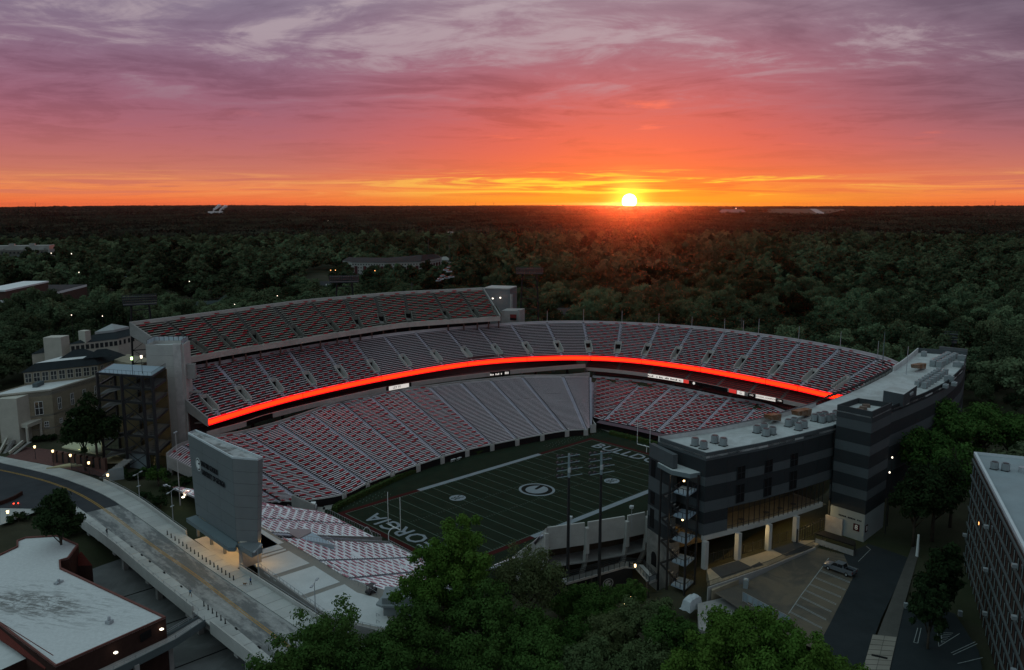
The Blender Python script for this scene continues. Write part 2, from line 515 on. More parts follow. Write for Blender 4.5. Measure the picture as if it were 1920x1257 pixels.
TEXTS = []
def text_obj(name, body, m, parent, loc, size, rz=0.0, tilt=0.0, extrude=.01, off=0.0, sx=1.0, shear=0.0, align='CENTER', space=1.0, fit=None):
    cu = bpy.data.curves.new(name, 'FONT')
    cu.body = body
    cu.size = size
    cu.extrude = extrude
    cu.offset = off
    cu.align_x = align; cu.align_y = 'CENTER'
    cu.shear = shear
    cu.space_character = space
    cu.resolution_u = 2
    cu.materials.append(m)
    o = bpy.data.objects.new(name, cu)
    col.objects.link(o)
    if parent is not None:
        o.parent = parent
        loc = np.asarray(loc, float) - ORG.get(parent.name, np.zeros(3))
    o.location = [float(q) for q in loc]
    o.rotation_euler = (tilt, 0, rz)
    o.scale = (sx, 1, 1)
    TEXTS.append((o, fit))
    return o
# end zone lettering: tops point outward
text_obj('endzone_lettering', 'GEORGIA', BANDM, FIELD, (-50.4, 0.2, .035), 8.0, rz=math.pi / 2, off=.10, sx=1.02, shear=.0, space=1.04)
text_obj('endzone_lettering', 'BULLDOGS', BANDM, FIELD, (50.4, 0, .035), 8.0, rz=-math.pi / 2, off=.10, sx=.94, space=1.04)

def g_outline(rx, ry, n=34):
    """the outline of a fat round power G, centred on the origin"""
    o = [(rx * 1.02, ry * .62)]
    for i in range(n + 1):
        a = math.radians(40 + (352 - 40) * i / n)
        o.append((rx * math.cos(a), ry * math.sin(a)))
    o += [(rx * 1.0, ry * .16), (rx * -.02, ry * .0), (rx * -.10, ry * .14), (rx * .02, ry * .30)]
    return o
def fill2d(poly, z, fn, mi=0, mb=None, thick=.02):
    """a thin slab with the outline poly (ear clipping by Blender), mapped by fn(x, y, z)"""
    n = len(poly)
    V = [fn(x, y, z) for x, y in poly] + [fn(x, y, z + thick) for x, y in poly]
    F = [tuple(range(n, 2 * n))] + [(i, (i + 1) % n, n + (i + 1) % n, n + i) for i in range(n)]
    mb.add(V, F, mi)
def ring2d(rx, ry, rx2, ry2, z, fn, mb, mi=0, n=40, thick=.02):
    for i in range(n):
        a, b = 2 * math.pi * i / n, 2 * math.pi * (i + 1) / n
        q = [(rx * math.cos(a), ry * math.sin(a)), (rx * math.cos(b), ry * math.sin(b)), (rx2 * math.cos(b), ry2 * math.sin(b)), (rx2 * math.cos(a), ry2 * math.sin(a))]
        mb.add([fn(x, y, z) for x, y in q] + [fn(x, y, z + thick) for x, y in q], [(4, 5, 6, 7), (0, 1, 5, 4), (2, 3, 7, 6)], mi)
def disc2d(rx, ry, z, fn, mb, mi=0, n=40, thick=.02):
    fill2d([(rx * math.cos(2 * math.pi * i / n), ry * math.sin(2 * math.pi * i / n)) for i in range(n)], z, fn, mi, mb, thick)

def field_logo():
    fn = lambda x, y, z: (x, y, z)
    m = MB(); ring2d(5.5, 6.0, 4.7, 5.2, .03, fn, m)
    m.build('logo_ring', BANDM, FIELD)
    m = MB(); disc2d(4.7, 5.2, .024, fn, m); m.build('logo_ground', mat('painted_dark', (.010, .012, .010), .9, .1), FIELD)
    m = MB(); fill2d([(x * 3.7, y * 3.5) for x, y in g_outline(1, 1)], .05, fn, 0, m); m.build('logo_letter', BANDM, FIELD)
    for px, py in ((858, 934), (1147, 902)):
        c = G(px, py, 0)
        m = MB()
        disc2d(2.6, 2.5, .026, lambda x, y, z: (c[0] + x, c[1] + y, z), m, n=28)
        m.build('conference_logo_disc', BANDM, FIELD)
        text_obj('conference_lettering', 'SEC', TURF, FIELD, (c[0], c[1], .06), 3.0, off=.03, sx=.80)
field_logo()

# ------------------------------------------------------------------ seating tiers
UNIT = {}
def unit_box(m):
    if m.name not in UNIT:
        UNIT[m.name] = mesh_from(*(lambda b: (b.V, b.F))(MB().box((0, 0, 0), (1, 1, 1))), [m], name='bench')
    return UNIT[m.name]
def pad_mesh(m, w=1.75):
    k = 'pad' + m.name + str(w)
    if k not in UNIT:
        b = MB().box((0, 0, .04), (w, .46, .08)).box((0, .27, .17), (w, .09, .24))
        UNIT[k] = mesh_from(b.V, b.F, [m], name='seat_pad')
    return UNIT[k]
CAMV = CAM
def tier(parent, ctrl, nrows, tread_m, bench_m, aisle_m, pad_m=None, pads=None, voms=None, vr=(3, 9), riser_h=None,
         bench_h=.40, limit=300, pitch=5.4, padw=1.75, aisle_w=1.25, bw=.30, ends=(True, True), shift=1.85, vom_m=None, aisle_skip=(), benches=True):
    """stepped seating between a front line and a back line; ctrl is a list of (front xyz, back xyz), one per aisle"""
    org = ORG[parent.name]
    voms = voms or ()
    K = 4
    Fl = smooth_line([c[0] for c in ctrl], K); Bl = smooth_line([c[1] for c in ctrl], K)
    Fa, Ba = np.array(Fl), np.array(Bl)
    ns = len(ctrl) - 1
    def at(i, t, fr):
        """section i, position t along it, depth fraction fr -> xy, and front and back heights"""
        q = (i + t) * K
        k = min(int(q), len(Fa) - 2); w = q - k
        f = Fa[k] * (1 - w) + Fa[k + 1] * w; b = Ba[k] * (1 - w) + Ba[k + 1] * w
        p = f + (b - f) * fr
        return p, f[2], b[2]
    def zrow(f2, b2, r): return f2 + (b2 - f2) * r / max(nrows - 1, 1)
    bench_list, pad_list = [], []
    for i in range(ns):
        wid = np.linalg.norm((np.array(ctrl[i][0]) + np.array(ctrl[i][1]) - np.array(ctrl[i + 1][0]) - np.array(ctrl[i + 1][1]))[:2]) / 2
        a = min(.3, 1.45 / max(wid, 3))
        ts = [0, a, .35, .65, 1 - a, 1]
        mb = MB()
        for r in range(nrows):
            for c in range(5):
                if (c == 0 and i in voms or c == 4 and (i + 1) in voms) and vr[0] <= r < vr[1]: continue
                p0, f0, b0 = at(i, ts[c], r / nrows); p1, f1, b1 = at(i, ts[c + 1], r / nrows)
                q0, _, _ = at(i, ts[c], (r + 1) / nrows); q1, _, _ = at(i, ts[c + 1], (r + 1) / nrows)
                z0, z1 = zrow(f0, b0, r), zrow(f1, b1, r)
                y0, y1 = zrow(f0, b0, r + 1), zrow(f1, b1, r + 1)
                if r == nrows - 1: y0, y1 = z0, z1
                V = [(p0[0], p0[1], z0), (p1[0], p1[1], z1), (q1[0], q1[1], z1), (q0[0], q0[1], z0), (q1[0], q1[1], y1), (q0[0], q0[1], y0)]
                mb.add(V, [(0, 3, 2, 1), (3, 5, 4, 2)] if r < nrows - 1 else [(0, 3, 2, 1)])
        mb.build('seating_section', tread_m, parent)
        for r in range(nrows):
            m0 = aisle_w / 2 + .1 if (i > 0 or ends[0]) else .1
            m1 = aisle_w / 2 + .1 if (i < ns - 1 or ends[1]) else .1
            if i in voms and vr[0] <= r < vr[1]: m0 = 1.6
            if (i + 1) in voms and vr[0] <= r < vr[1]: m1 = 1.6
            if r == 0 and not benches: continue
            pA, fA, bA = at(i, 0, (r + .55) / nrows); pB, fB, bB = at(i, 1, (r + .55) / nrows)
            L = np.linalg.norm(pB[:2] - pA[:2])
            nseg = 1 if L < 14 else (2 if L < 20 else 3)
            pM = at(i, .5, (r + .55) / nrows)[0]
            sag = np.linalg.norm(pM[:2] - (pA[:2] + pB[:2]) / 2)
            nseg = max(nseg, min(4, int(1 + sag / .3)))
            t0, t1 = m0 / L, 1 - m1 / L
            if t1 - t0 < .05: continue
            for s in range(nseg):
                ta, tb = t0 + (t1 - t0) * s / nseg, t0 + (t1 - t0) * (s + 1) / nseg
                a3, fa, ba = at(i, ta, (r + .55) / nrows); b3, fb, bb = at(i, tb, (r + .55) / nrows)
                za, zb = zrow(fa, ba, r) + bench_h, zrow(fb, bb, r) + bench_h
                A = np.array([a3[0], a3[1], za]); B = np.array([b3[0], b3[1], zb])
                bench_list.append((A, B))
            if pad_m is not None and (pads is None or i in pads):
                off = (r * shift + i * .7) % pitch
                s = m0 + off * 1.0 - .9
                while s < L - m1 - .3:
                    if s > m0 - .3 and rnd.random() > .04:
                        tc = min(max((s + padw / 2) / L, t0 + padw / 2 / L), t1 - padw / 2 / L)
                        c3, fc, bc = at(i, tc, (r + .55) / nrows)
                        d = pB[:2] - pA[:2] if sag < .4 else at(i, min(tc + .05, 1), .5)[0][:2] - at(i, max(tc - .05, 0), .5)[0][:2]
                        pad_list.append((np.array([c3[0], c3[1], zrow(fc, bc, r) + bench_h + .035]), math.atan2(d[1], d[0])))
                    s += pitch
    # aisle stairs
    for i in range(ns + 1):
        if (i == 0 and not ends[0]) or (i == ns and not ends[1]) or i in aisle_skip: continue
        mb = MB()
        for r in range(nrows):
            if i in voms and vr[0] <= r < vr[1]: continue
            t = 0 if i < ns else 1
            j = min(i, ns - 1)
            p, f2, b2 = at(j, t, r / nrows); q, _, _ = at(j, t, (r + 1) / nrows)
            z = zrow(f2, b2, r); rise = (b2 - f2) / max(nrows - 1, 1)
            d = q[:2] - p[:2]; L = np.linalg.norm(d); d = d / L
            rz = math.atan2(d[1], d[0])
            c = (p[:2] + q[:2]) / 2
            mb.box((c[0], c[1], z - .1), (L, aisle_w, .24), rz)
            if r < nrows - 1:
                c2 = p[:2] + d * L * .76
                mb.box((c2[0], c2[1], z + rise / 4), (L * .46, aisle_w, rise / 2 + .03), rz)
        mb.build('aisle_stair', aisle_m, parent)
    # portals
    for i in voms:
        j = min(i, ns - 1); t = 0 if i < ns else 1
        p, f2, b2 = at(j, t, vr[0] / nrows); q, _, _ = at(j, t, vr[1] / nrows)
        d = q[:2] - p[:2]; L = np.linalg.norm(d); d = d / L; nrm = np.array([-d[1], d[0]])
        z0 = zrow(f2, b2, vr[0]) + .05; z1 = zrow(f2, b2, vr[1])
        w = 1.25
        mb = MB()
        for sgn in (-1, 1):
            a = p[:2] + nrm * sgn * w; b = q[:2] + nrm * sgn * w
            o2 = nrm * sgn * .22
            V = [(*a, z0 - .6), (*b, z0 - .6), (*b, z1 + .95), (*a, z0 + .95)]
            V += [(v[0] + o2[0], v[1] + o2[1], v[2]) for v in V]
            mb.add(V, [(0, 1, 2, 3), (7, 6, 5, 4), (3, 2, 6, 7), (0, 3, 7, 4), (1, 5, 6, 2)])
        mb.quad((*(p[:2] - nrm * w), z0), (*(p[:2] + nrm * w), z0), (*(q[:2] + nrm * w), z0), (*(q[:2] - nrm * w), z0))
        a = q[:2] - nrm * (w + .22); b = q[:2] + nrm * (w + .22)
        o = thing_part(mb, 'portal_walls', vom_m or CONC_L, parent)
        mb = MB()
        c = q[:2] - d * .12
        mb.box((c[0], c[1], (z0 + z1) / 2 - .25), (.18, 2 * w - .3, max(z1 - z0 - .2, 1.0)), math.atan2(d[1], d[0]))
        mb.build('portal_opening', DARK, parent)
        c = q[:2] + d * .02
        MB().box((c[0], c[1], z1 + .25), (.3, 2 * w + .44, 1.3), math.atan2(d[1], d[0])).build('portal_lintel', vom_m or CONC_L, parent)
    bench_list.sort(key=lambda ab: np.linalg.norm((ab[0] + ab[1]) / 2 - CAMV))
    ub = unit_box(bench_m)
    rest = MB()
    for k, (A, B) in enumerate(bench_list):
        c = (A + B) / 2; d = B - A; L = np.linalg.norm(d[:2])
        rz = math.atan2(d[1], d[0]); ry = -math.atan2(d[2], L)
        if k < limit:
            place('bench', ub, parent, c - org, (0, ry, rz), (np.linalg.norm(d), bw, .07))
        else:
            rest.bar(A, B, bw, .07)
    if rest.F: rest.build('bench_rows', bench_m, parent, kind='stuff')
    if pad_list:
        pad_list.sort(key=lambda q: np.linalg.norm(q[0] - CAMV))
        pmesh = pad_mesh(pad_m, padw); rest = MB()
        tpl = MB().box((0, 0, .04), (padw, .46, .08)).box((0, .27, .17), (padw, .09, .24))
        TV = np.array(tpl.V); TF = tpl.F
        side = 1.0
        for k, (c, rz) in enumerate(pad_list):
            # the back rest stands on the uphill side
            j = np.argmin(np.linalg.norm(Fa[:, :2] - c[:2], axis=1))
            up = (Ba[j] - Fa[j])[:2]
            if -math.sin(rz) * up[0] + math.cos(rz) * up[1] < 0: rz += math.pi
            if k < limit:
                place('seat_pad', pmesh, parent, c - org, (0, 0, rz))
            else:
                ca, sa = math.cos(rz), math.sin(rz)
                rest.add([(c[0] + x * ca - y * sa, c[1] + x * sa + y * ca, c[2] + z) for x, y, z in TV], TF)
        if rest.F: rest.build('seat_pads', pad_m, parent, kind='stuff')
    return Fa, Ba
def thing_part(mb, name, m, parent):
    return mb.build(name, m, parent)
def offset_line(pts, d):
    """shift a polyline sideways by d (to its left)"""
    pts = [np.asarray(p, float)[:2] for p in pts]
    o = []
    for i in range(len(pts)):
        a = pts[max(i - 1, 0)]; b = pts[min(i + 1, len(pts) - 1)]
        t = b - a; t = t / np.linalg.norm(t)
        o.append(pts[i] + np.array([-t[1], t[0]]) * d)
    return o

# --- lower tier, north side
fr = [(645, 928), (688, 908), (735, 890), (783, 873), (828.5, 858), (875, 845), (922, 834.5), (969, 825), (1016, 816), (1062.5, 808.5), (1098, 806)]
tp = [(457.5, 814), (521, 797), (581, 777), (638, 757), (695, 747), (748, 734), (806, 728), (864, 720), (920, 715), (979, 709), (1055, 708)]
NL = [((*P2(*a, 2.2), 2.2), (*P2(*b, 17), 17.0)) for a, b in zip(fr, tp)]
NL = [((-71.5, 43.0, 2.2), (-91.5, 60.0, 16.6)), ((-66.6, 41.0, 2.2), (-84.0, 67.5, 17.0)), ((-61.8, 36.6, 2.2), (-74.6, 68.6, 17.0))] + NL
NL.append(((61.5, 31.0, 2.2), (84.0, 51.0, 16.0)))
t = thing('grandstand', 'lower north grandstand of pale benches sweeping round behind the hedge', 'grandstand', (0, 50, 0), 'seating tiers of the stadium')
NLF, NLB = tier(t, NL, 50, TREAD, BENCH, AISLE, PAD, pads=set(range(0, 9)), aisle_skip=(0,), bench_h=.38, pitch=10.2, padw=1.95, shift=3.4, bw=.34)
GST_LOW = t
# front wall with dark padding and pale posts at the gates
line = [p[:2] for p in NLF]
mb = MB()
for i in range(2, len(line) - 5):
    a, b = line[i], line[i + 1]
    mb.wall([b, a], 0, 2.1, .25)
mb.build('front_wall', mat('dark_padding', (.016, .014, .015), .8, .2), t)
mb = MB()
for i in range(2, len(line) - 5):
    a, b = np.array([*line[i], 2.32]), np.array([*line[i + 1], 2.32])
    mb.bar(a, b, .34, .2)
mb.build('front_rail', CONC_L, t)
for i in range(2, len(NL) - 1):
    c = NL[i][0]; b = NL[i][1]
    d = np.array(b[:2]) - np.array(c[:2]); d = d / np.linalg.norm(d); rz = math.atan2(d[1], d[0])
    m = MB()
    for s in (-1, 1):
        n2 = np.array([-d[1], d[0]]) * s * .75
        m.box((c[0] + n2[0] - d[0] * .2, c[1] + n2[1] - d[1] * .2, 1.5), (.5, .35, 3.0), rz)
    m.box((c[0] - d[0] * .35, c[1] - d[1] * .35, 1.1), (.3, 1.2, 2.2), rz)
    m.build('gate_posts', CONC_L, t)
# rear and end walls, skirt
bl = [p[:2] for p in NLB]
mb = MB(); mb.wall(bl, 13.0, 18.2, .4); mb.build('rear_wall', CONC, t)
end = [(*NL[0][0][:2], 2.0), (*NL[0][1][:2], 16.6)]
a, b = np.array(end[0]), np.array(end[1])
mb = MB()
mb.add([(a[0], a[1], a[2] - 1.6), (b[0], b[1], b[2] - 2.6), (b[0], b[1], b[2] + 1.0), (a[0], a[1], a[2] + 1.0)] +
       [(a[0] - .4, a[1] - .3, a[2] - 1.6), (b[0] - .4, b[1] - .3, b[2] - 2.6), (b[0] - .4, b[1] - .3, b[2] + 1.0), (a[0] - .4, a[1] - .3, a[2] + 1.0)],
       [(0, 1, 2, 3), (7, 6, 5, 4), (3, 2, 6, 7), (0, 4, 5, 1), (0, 3, 7, 4), (1, 5, 6, 2)])
mb.build('end_wall', CONC, t)
for f_ in (.25, .5, .75, 1.0):
    p = a + (b - a) * f_
    gz = float(ground_h(p[0], p[1]))
    MB().box((p[0] + .8, p[1] + .3, (gz - .5 + p[2] - 1.5) / 2), (.9, .9, p[2] - 1.5 - gz + .5), .8).build('support_column', CONC, t)

# --- middle tier, north side and round the east end
rib = np.array([(397, 785), (500, 753), (600, 729), (700, 708), (800, 690), (900, 675), (1000, 669), (1060, 667), (1120, 668), (1180, 671), (1300, 686), (1400, 704), (1500, 724), (1575, 742)], float)
par = np.array([(343, 698), (495, 668), (620, 646), (760, 627), (870, 617), (937, 612), (1000, 607), (1060, 605.5), (1160, 608), (1300, 616), (1400, 627), (1500, 642), (1600, 660), (1685, 683)], float)
ais = [((345, 710), (397, 761)), ((412, 694), (459, 746)), ((481, 680), (523, 729)), ((548, 670), (583, 716)), ((608, 659), (643, 702)), ((670, 650), (700, 692)), ((727, 642), (767, 682)), ((787, 634), (822, 674)), ((843, 627), (879, 665)), ((900, 622), (935, 660)), ((960, 615), (990, 655)), ((1026, 610), (1049, 652)), ((1094, 608), (1104, 650)), ((1165, 610), (1159, 654)), ((1235, 615), (1211, 657)), ((1295, 620), (1266, 665)), ((1355, 628), (1326, 675)), ((1420, 643), (1385, 684)), ((1495, 650), (1452, 697)), ((1572, 660), (1522, 707)), ((1642, 678), (1577, 718))]
def hit(cur, a, b):
    best = None
    for s in np.linspace(-.3, 2.5, 2801):
        u = a[0] + (b[0] - a[0]) * s; v = a[1] + (b[1] - a[1]) * s
        d = abs(np.interp(u, cur[:, 0], cur[:, 1]) - v)
        if best is None or d < best[0]: best = (d, u, v)
    return best[1:]
ZF, ZB = 23.0, 35.0
MT = []
for a, b in ais:
    f_, k_ = hit(rib, a, b), hit(par, a, b)
    MT.append(((*P2(*f_, 23.4), ZF), (*P2(*k_, ZB), ZB)))
# even the raw survey out a little
def even(ctrl):
    A = np.array([c[0] for c in ctrl]); B = np.array([c[1] for c in ctrl])
    for X in (A, B):
        Y = X.copy()
        Y[1:-1] = X[1:-1] * .5 + (X[:-2] + X[2:]) * .25
        X[:] = Y
    return [(tuple(a), tuple(b)) for a, b in zip(A, B)]
MT = even(MT)
MT = [((-75.0, 69.2, ZF), (-83.0, 88.0, ZB))] + MT + [((98.6, -53.5, ZF), (106.0, -67.5, ZB))]
t = thing('grandstand', 'middle tier with the glowing red ribbon along its front edge', 'grandstand', (20, 80, ZF), 'seating tiers of the stadium')
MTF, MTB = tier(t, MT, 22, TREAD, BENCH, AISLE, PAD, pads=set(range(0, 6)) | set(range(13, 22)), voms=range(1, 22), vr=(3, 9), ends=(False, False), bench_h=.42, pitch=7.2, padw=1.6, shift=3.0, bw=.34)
GST_MID = t
mb = MB(); mb.wall([p[:2] for p in MTB], ZB - 3.0, ZB + 1.25, .45); mb.build('rear_parapet', mat('lilac_concrete', (.40, .375, .39), .85, .1, .4, var2=.25, tint2=(.28, .26, .27), scale2=.2), t)
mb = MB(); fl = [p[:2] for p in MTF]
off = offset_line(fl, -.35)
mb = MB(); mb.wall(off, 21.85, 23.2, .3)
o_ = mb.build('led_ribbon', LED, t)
LED_GLARE = mat('led_glare_red', (.05, .004, .004), .4, 0, emit=(1.0, .004, .010), estr=1.7)  # deep red rims above and below the core imitate the display's glare
for z0_, z1_ in ((21.5, 21.84), (23.21, 23.55)): mb = MB(); mb.wall(off, z0_, z1_, .3); mb.build('ribbon_glare', LED_GLARE, t)
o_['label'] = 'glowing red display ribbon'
# joints of the ribbon
mb = MB()
for i in (14, 24, 35, 43, 52, 60, 68, 76, 80):
    if i < len(off): mb.box((*offset_line(fl, -.37)[i], 22.5), (.14, .14, 2.1))
mb.build('ribbon_joints', mat('ribbon_joint', (.1, .01, .01), .6, 0), t, kind='stuff')
# soffit and raker ends
def soffit(parent, Fa, Ba, zf, zb, m, name='soffit'):
    V = []; F = []
    for i in range(len(Fa)):
        V += [(Fa[i][0], Fa[i][1], zf), (Ba[i][0], Ba[i][1], zb)]
    for i in range(len(Fa) - 1):
        k = 2 * i; F.append((k, k + 1, k + 3, k + 2))
    MB().add(V, F).build(name, m, parent)
soffit(t, MTF, MTB, 21.6, 32.2, CONC_W)
def raker(parent, f, b, zf0, zf1, zb0, zb1, th, m, name='end_wall'):
    f = np.array(f[:2]); b = np.array(b[:2]); d = (b - f) / np.linalg.norm(b - f); n = np.array([-d[1], d[0]]) * th
    V = [(*f, zf0), (*b, zb0), (*b, zb1), (*f, zf1)]
    V += [(v[0] + n[0], v[1] + n[1], v[2]) for v in V]
    MB().add(V, [(0, 1, 2, 3), (7, 6, 5, 4), (3, 2, 6, 7), (0, 4, 5, 1), (0, 3, 7, 4), (1, 5, 6, 2)]).build(name, m, parent)
raker(t, MT[0][0], MT[0][1], 21.2, 24.0, 31.0, 36.2, .5, CONC)
raker(t, MT[-1][0], MT[-1][1], 21.2, 23.6, 31.0, 36.2, -.5, CONC)
for i in range(0, len(MT), 1):
    f, b = np.array(MT[i][0]), np.array(MT[i][1])
    p = f + (b - f) * .55
    MB().box((p[0], p[1], 22), (.9, .9, 16)).build('column', CONC, t)

# --- club tier under the ribbon
cf_n = [P2(u, v, 18) for u, v in ((389, 820), (458, 801), (507, 785), (620, 757), (740, 731), (830, 717), (919, 706), (1010, 697), (1098, 690))]
cf_e = [P2(u, v, 16.5) for u, v in ((1098, 695), (1155, 700), (1213, 707), (1281, 718), (1340, 730), (1400, 743), (1460, 755), (1520, 768), (1560, 776))]
t = thing('club_balcony', 'narrow club balcony with beige front under the north ribbon', 'balcony', (0, 80, 18))
CN = smooth_line(cf_n, 3)
CLUBM = mat('beige_panel', (.36, .31, .29), .8, .08, .5, var2=.2, tint2=(.25, .21, .2), scale2=.3)
mb = MB(); mb.wall(CN, 18.0, 19.75, .35); mb.build('fascia', CLUBM, t)
mb = MB()
for i in range(len(CN) - 1):
    a, b = CN[i], CN[i + 1]; oa, ob = offset_line(CN, 9.5)[i], offset_line(CN, 9.5)[i + 1]
    mb.add([(*a, 18.6), (*b, 18.6), (*ob, 18.6), (*oa, 18.6)], [(0, 1, 2, 3)])
    mb.add([(*oa, 18.6), (*ob, 18.6), (*ob, 25), (*oa, 25)], [(3, 2, 1, 0)])
mb.build('deck', mat('club_floor', (.06, .045, .045), .8, .1), t)
for i in range(1, len(CN) - 1, 2):
    p = offset_line(CN, 3.0)[i]
    MB().box((p[0], p[1], 14.5), (.7, .7, 8.0)).build('column', DARK, t)
def fascia_panel(parent, line, z0, z1, s0, s1, m, name, out=-.12, txt=None, tm=None, tsize=1.0, blocks=None):
    """a flat panel on a curved front, from arc fraction s0 to s1"""
    L = [0.0]
    for i in range(len(line) - 1): L.append(L[-1] + float(np.linalg.norm(np.array(line[i + 1]) - np.array(line[i]))))
    def at(s):
        q = s * L[-1]
        x = np.interp(q, L, [p[0] for p in line]); y = np.interp(q, L, [p[1] for p in line])
        return np.array([x, y])
    n = max(2, int((s1 - s0) * L[-1] / 3))
    pts = [at(s0 + (s1 - s0) * i / n) for i in range(n + 1)]
    o2 = offset_line(pts, out)
    MB().wall(o2, z0, z1, .06).build(name, m, parent)
    if blocks is not None:      # print too small to read
        mb = MB(); o3 = offset_line(pts, out - .08)
        for i in range(len(o3) - 1):
            for j in range(5):
                if rnd.random() < .25: continue
                q0 = np.array(o3[i]) + (np.array(o3[i + 1]) - np.array(o3[i])) * (j + .1) / 5; q1 = np.array(o3[i]) + (np.array(o3[i + 1]) - np.array(o3[i])) * (j + .8) / 5
                mb.wall([q0, q1], z0 + (z1 - z0) * .25, z0 + (z1 - z0) * rnd.uniform(.5, .75), .03)
        mb.build(name + '_print', blocks, parent, kind='stuff')
    if txt:
        c = offset_line(pts, out - .05)[n // 2]
        d = pts[-1] - pts[0]
        text_obj(name + '_lettering', txt, tm, parent, (c[0], c[1], (z0 + z1) / 2), tsize, rz=math.atan2(d[1], d[0]), tilt=math.pi / 2, extrude=.01)
def frac(line, u, v, z):
    p = np.array(P2(u, v, z)); L = [0.0]
    for i in range(len(line) - 1): L.append(L[-1] + float(np.linalg.norm(np.array(line[i + 1]) - np.array(line[i]))))
    best = (1e9, 0)
    for i in range(len(line) - 1):
        a, b = np.array(line[i]), np.array(line[i + 1])
        w = np.clip(np.dot(p - a, b - a) / np.dot(b - a, b - a), 0, 1)
        d = np.linalg.norm(a + (b - a) * w - p)
        if d < best[0]: best = (d, (L[i] + w * np.linalg.norm(b - a)) / L[-1])
    return best[1]
fascia_panel(t, CN, 18.02, 19.7, frac(CN, 459, 799, 18), frac(CN, 507, 783, 18), LED_K, 'dark_display')
fascia_panel(t, CN, 17.95, 19.85, frac(CN, 724, 734, 18), frac(CN, 769, 725, 18), LED_K, 'name_board', out=-.14)
fascia_panel(t, CN, 18.1, 19.7, frac(CN, 728, 733, 18), frac(CN, 765, 726, 18), LED_W, 'name_display', out=-.22, txt='DOOLEY FIELD', tm=LETTER_K, tsize=1.35)
fascia_panel(t, CN, 17.8, 19.8, frac(CN, 918, 706, 18), frac(CN, 956, 702, 18), LED_K, 'message_display', out=-.14, blocks=LED_W)

t = thing('club_balcony', 'curved club balcony with red lit rows and small display panels at the east end', 'balcony', (100, 10, 16))
CE = smooth_line(cf_e, 3)
mb = MB(); mb.wall(CE, 16.5, 18.0, .35); mb.build('fascia', CLUBM, t)
NS_ = len(CE)
fb = [(tuple([*CE[k * 3], 17.0]), tuple([*offset_line(CE, 8.5)[k * 3], 21.0])) for k in range((NS_ - 1) // 3 + 1)]
tier(t, fb, 9, mat('club_tread_red_lit', (.10, .05, .05), .9, .1), BENCH_R, AISLE_U, bench_h=.45, limit=80)  # treads and benches carry the red light in their colour
for nm, u0, v0, u1, v1, m_, tx, tm_, ts in (('score_display', 1219, 706, 1281, 718, LED_W, None, None, -1), ('small_red_display', 1282, 718, 1291, 720, LED_R, None, None, 1), ('dark_display', 1292, 720, 1365, 735, LED_K, None, None, 1),
                                 ('small_red_display', 1366, 736, 1380, 739, LED_R, None, None, 1), ('logo_display', 1383, 739, 1396, 742, LED_W, 'G', LETTER_K, 1.4), ('dark_display', 1405, 743, 1416, 746, LED_K, '1942', LED_W, .9),
                                 ('champions_display', 1419, 746, 1453, 754, LED_W, 'NATIONAL CHAMPIONS', LETTER_K, .85), ('dark_display', 1456, 754, 1468, 757, LED_K, '1980', LED_W, .9)):
    fascia_panel(t, CE, 16.55, 17.95, frac(CE, u0, v0, 16.5), frac(CE, u1, v1, 16.5), m_, nm, txt=tx, tm=tm_, tsize=abs(ts), blocks=LETTER_K if ts < 0 else None)
m = MB()
c = P2(1302, 722, 16.5)
disc2d(.55, .55, 0, lambda x, y, z: (c[0] - .45 - z, c[1] + x, 17.25 + y), m, n=20)
m.build('round_logo', LED_W, t)

# --- lower tier, east end
ef = [(1111, 784), (1132, 790), (1177, 799), (1230, 811)]
EF = [(*P2(*q, 3.5), 3.5) for q in ef] + [(70.6, -8, 3.5), (68.5, -22, 3.5), (64, -36, 3.5)]
eb = [(1111, 709), (1205, 718), (1259, 728), (1310, 738.5), (1366.5, 750), (1424, 759)]
EB = [(*P2(*q, 13), 13.0) for q in eb] + [(97.0, -34.0, 13.0)]
t = thing('grandstand', 'lower east end bleachers with red seat backs behind the far goalpost', 'grandstand', (75, 10, 0), 'seating tiers of the stadium')
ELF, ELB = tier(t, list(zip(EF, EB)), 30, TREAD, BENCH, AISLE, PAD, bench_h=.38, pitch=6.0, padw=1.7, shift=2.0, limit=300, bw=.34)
mb = MB(); mb.wall([p[:2] for p in ELB], 11.5, 14.1, .35); mb.build('rear_wall', mat('lilac_wall', (.42, .40, .42), .85, .1), t)
up = [(tuple([*offset_line(ELB, .8)[k], 14.4]), tuple([*offset_line(ELB, 8.5)[k], 17.0])) for k in range(0, len(ELB), 4)]
tier(t, up, 9, mat('club_tread_red_lit', (.10, .05, .05), .9, .1), BENCH_R, AISLE_U, bench_h=.45, limit=40)  # same rows coloured as if lit red
mb = MB(); mb.wall([p[:2] for p in ELF], 0, 3.9, .3); mb.build('front_wall', mat('dark_padding', (.016, .014, .015), .8, .2), t)
can = offset_line(ELF, -2.2)[3:]
mb = MB()
for i in range(len(can) - 1):
    a, b = can[i], can[i + 1]; c, d = ELF[i + 3][:2], ELF[i + 4][:2]
    mb.add([(*a, 3.0), (*b, 3.0), (*d, 3.6), (*c, 3.6)], [(0, 1, 2, 3)])
mb.build('canopy', mat('mauve_canvas', (.11, .075, .09), .8, .1), t)
# corner wing wall between the two lower tiers
MB().wall([(61.5, 31), (63.8, 30.0), (66.5, 33.5), (69.7, 36.9)], 0, 3.4, .3).build('corner_wall', CONC_L, t)

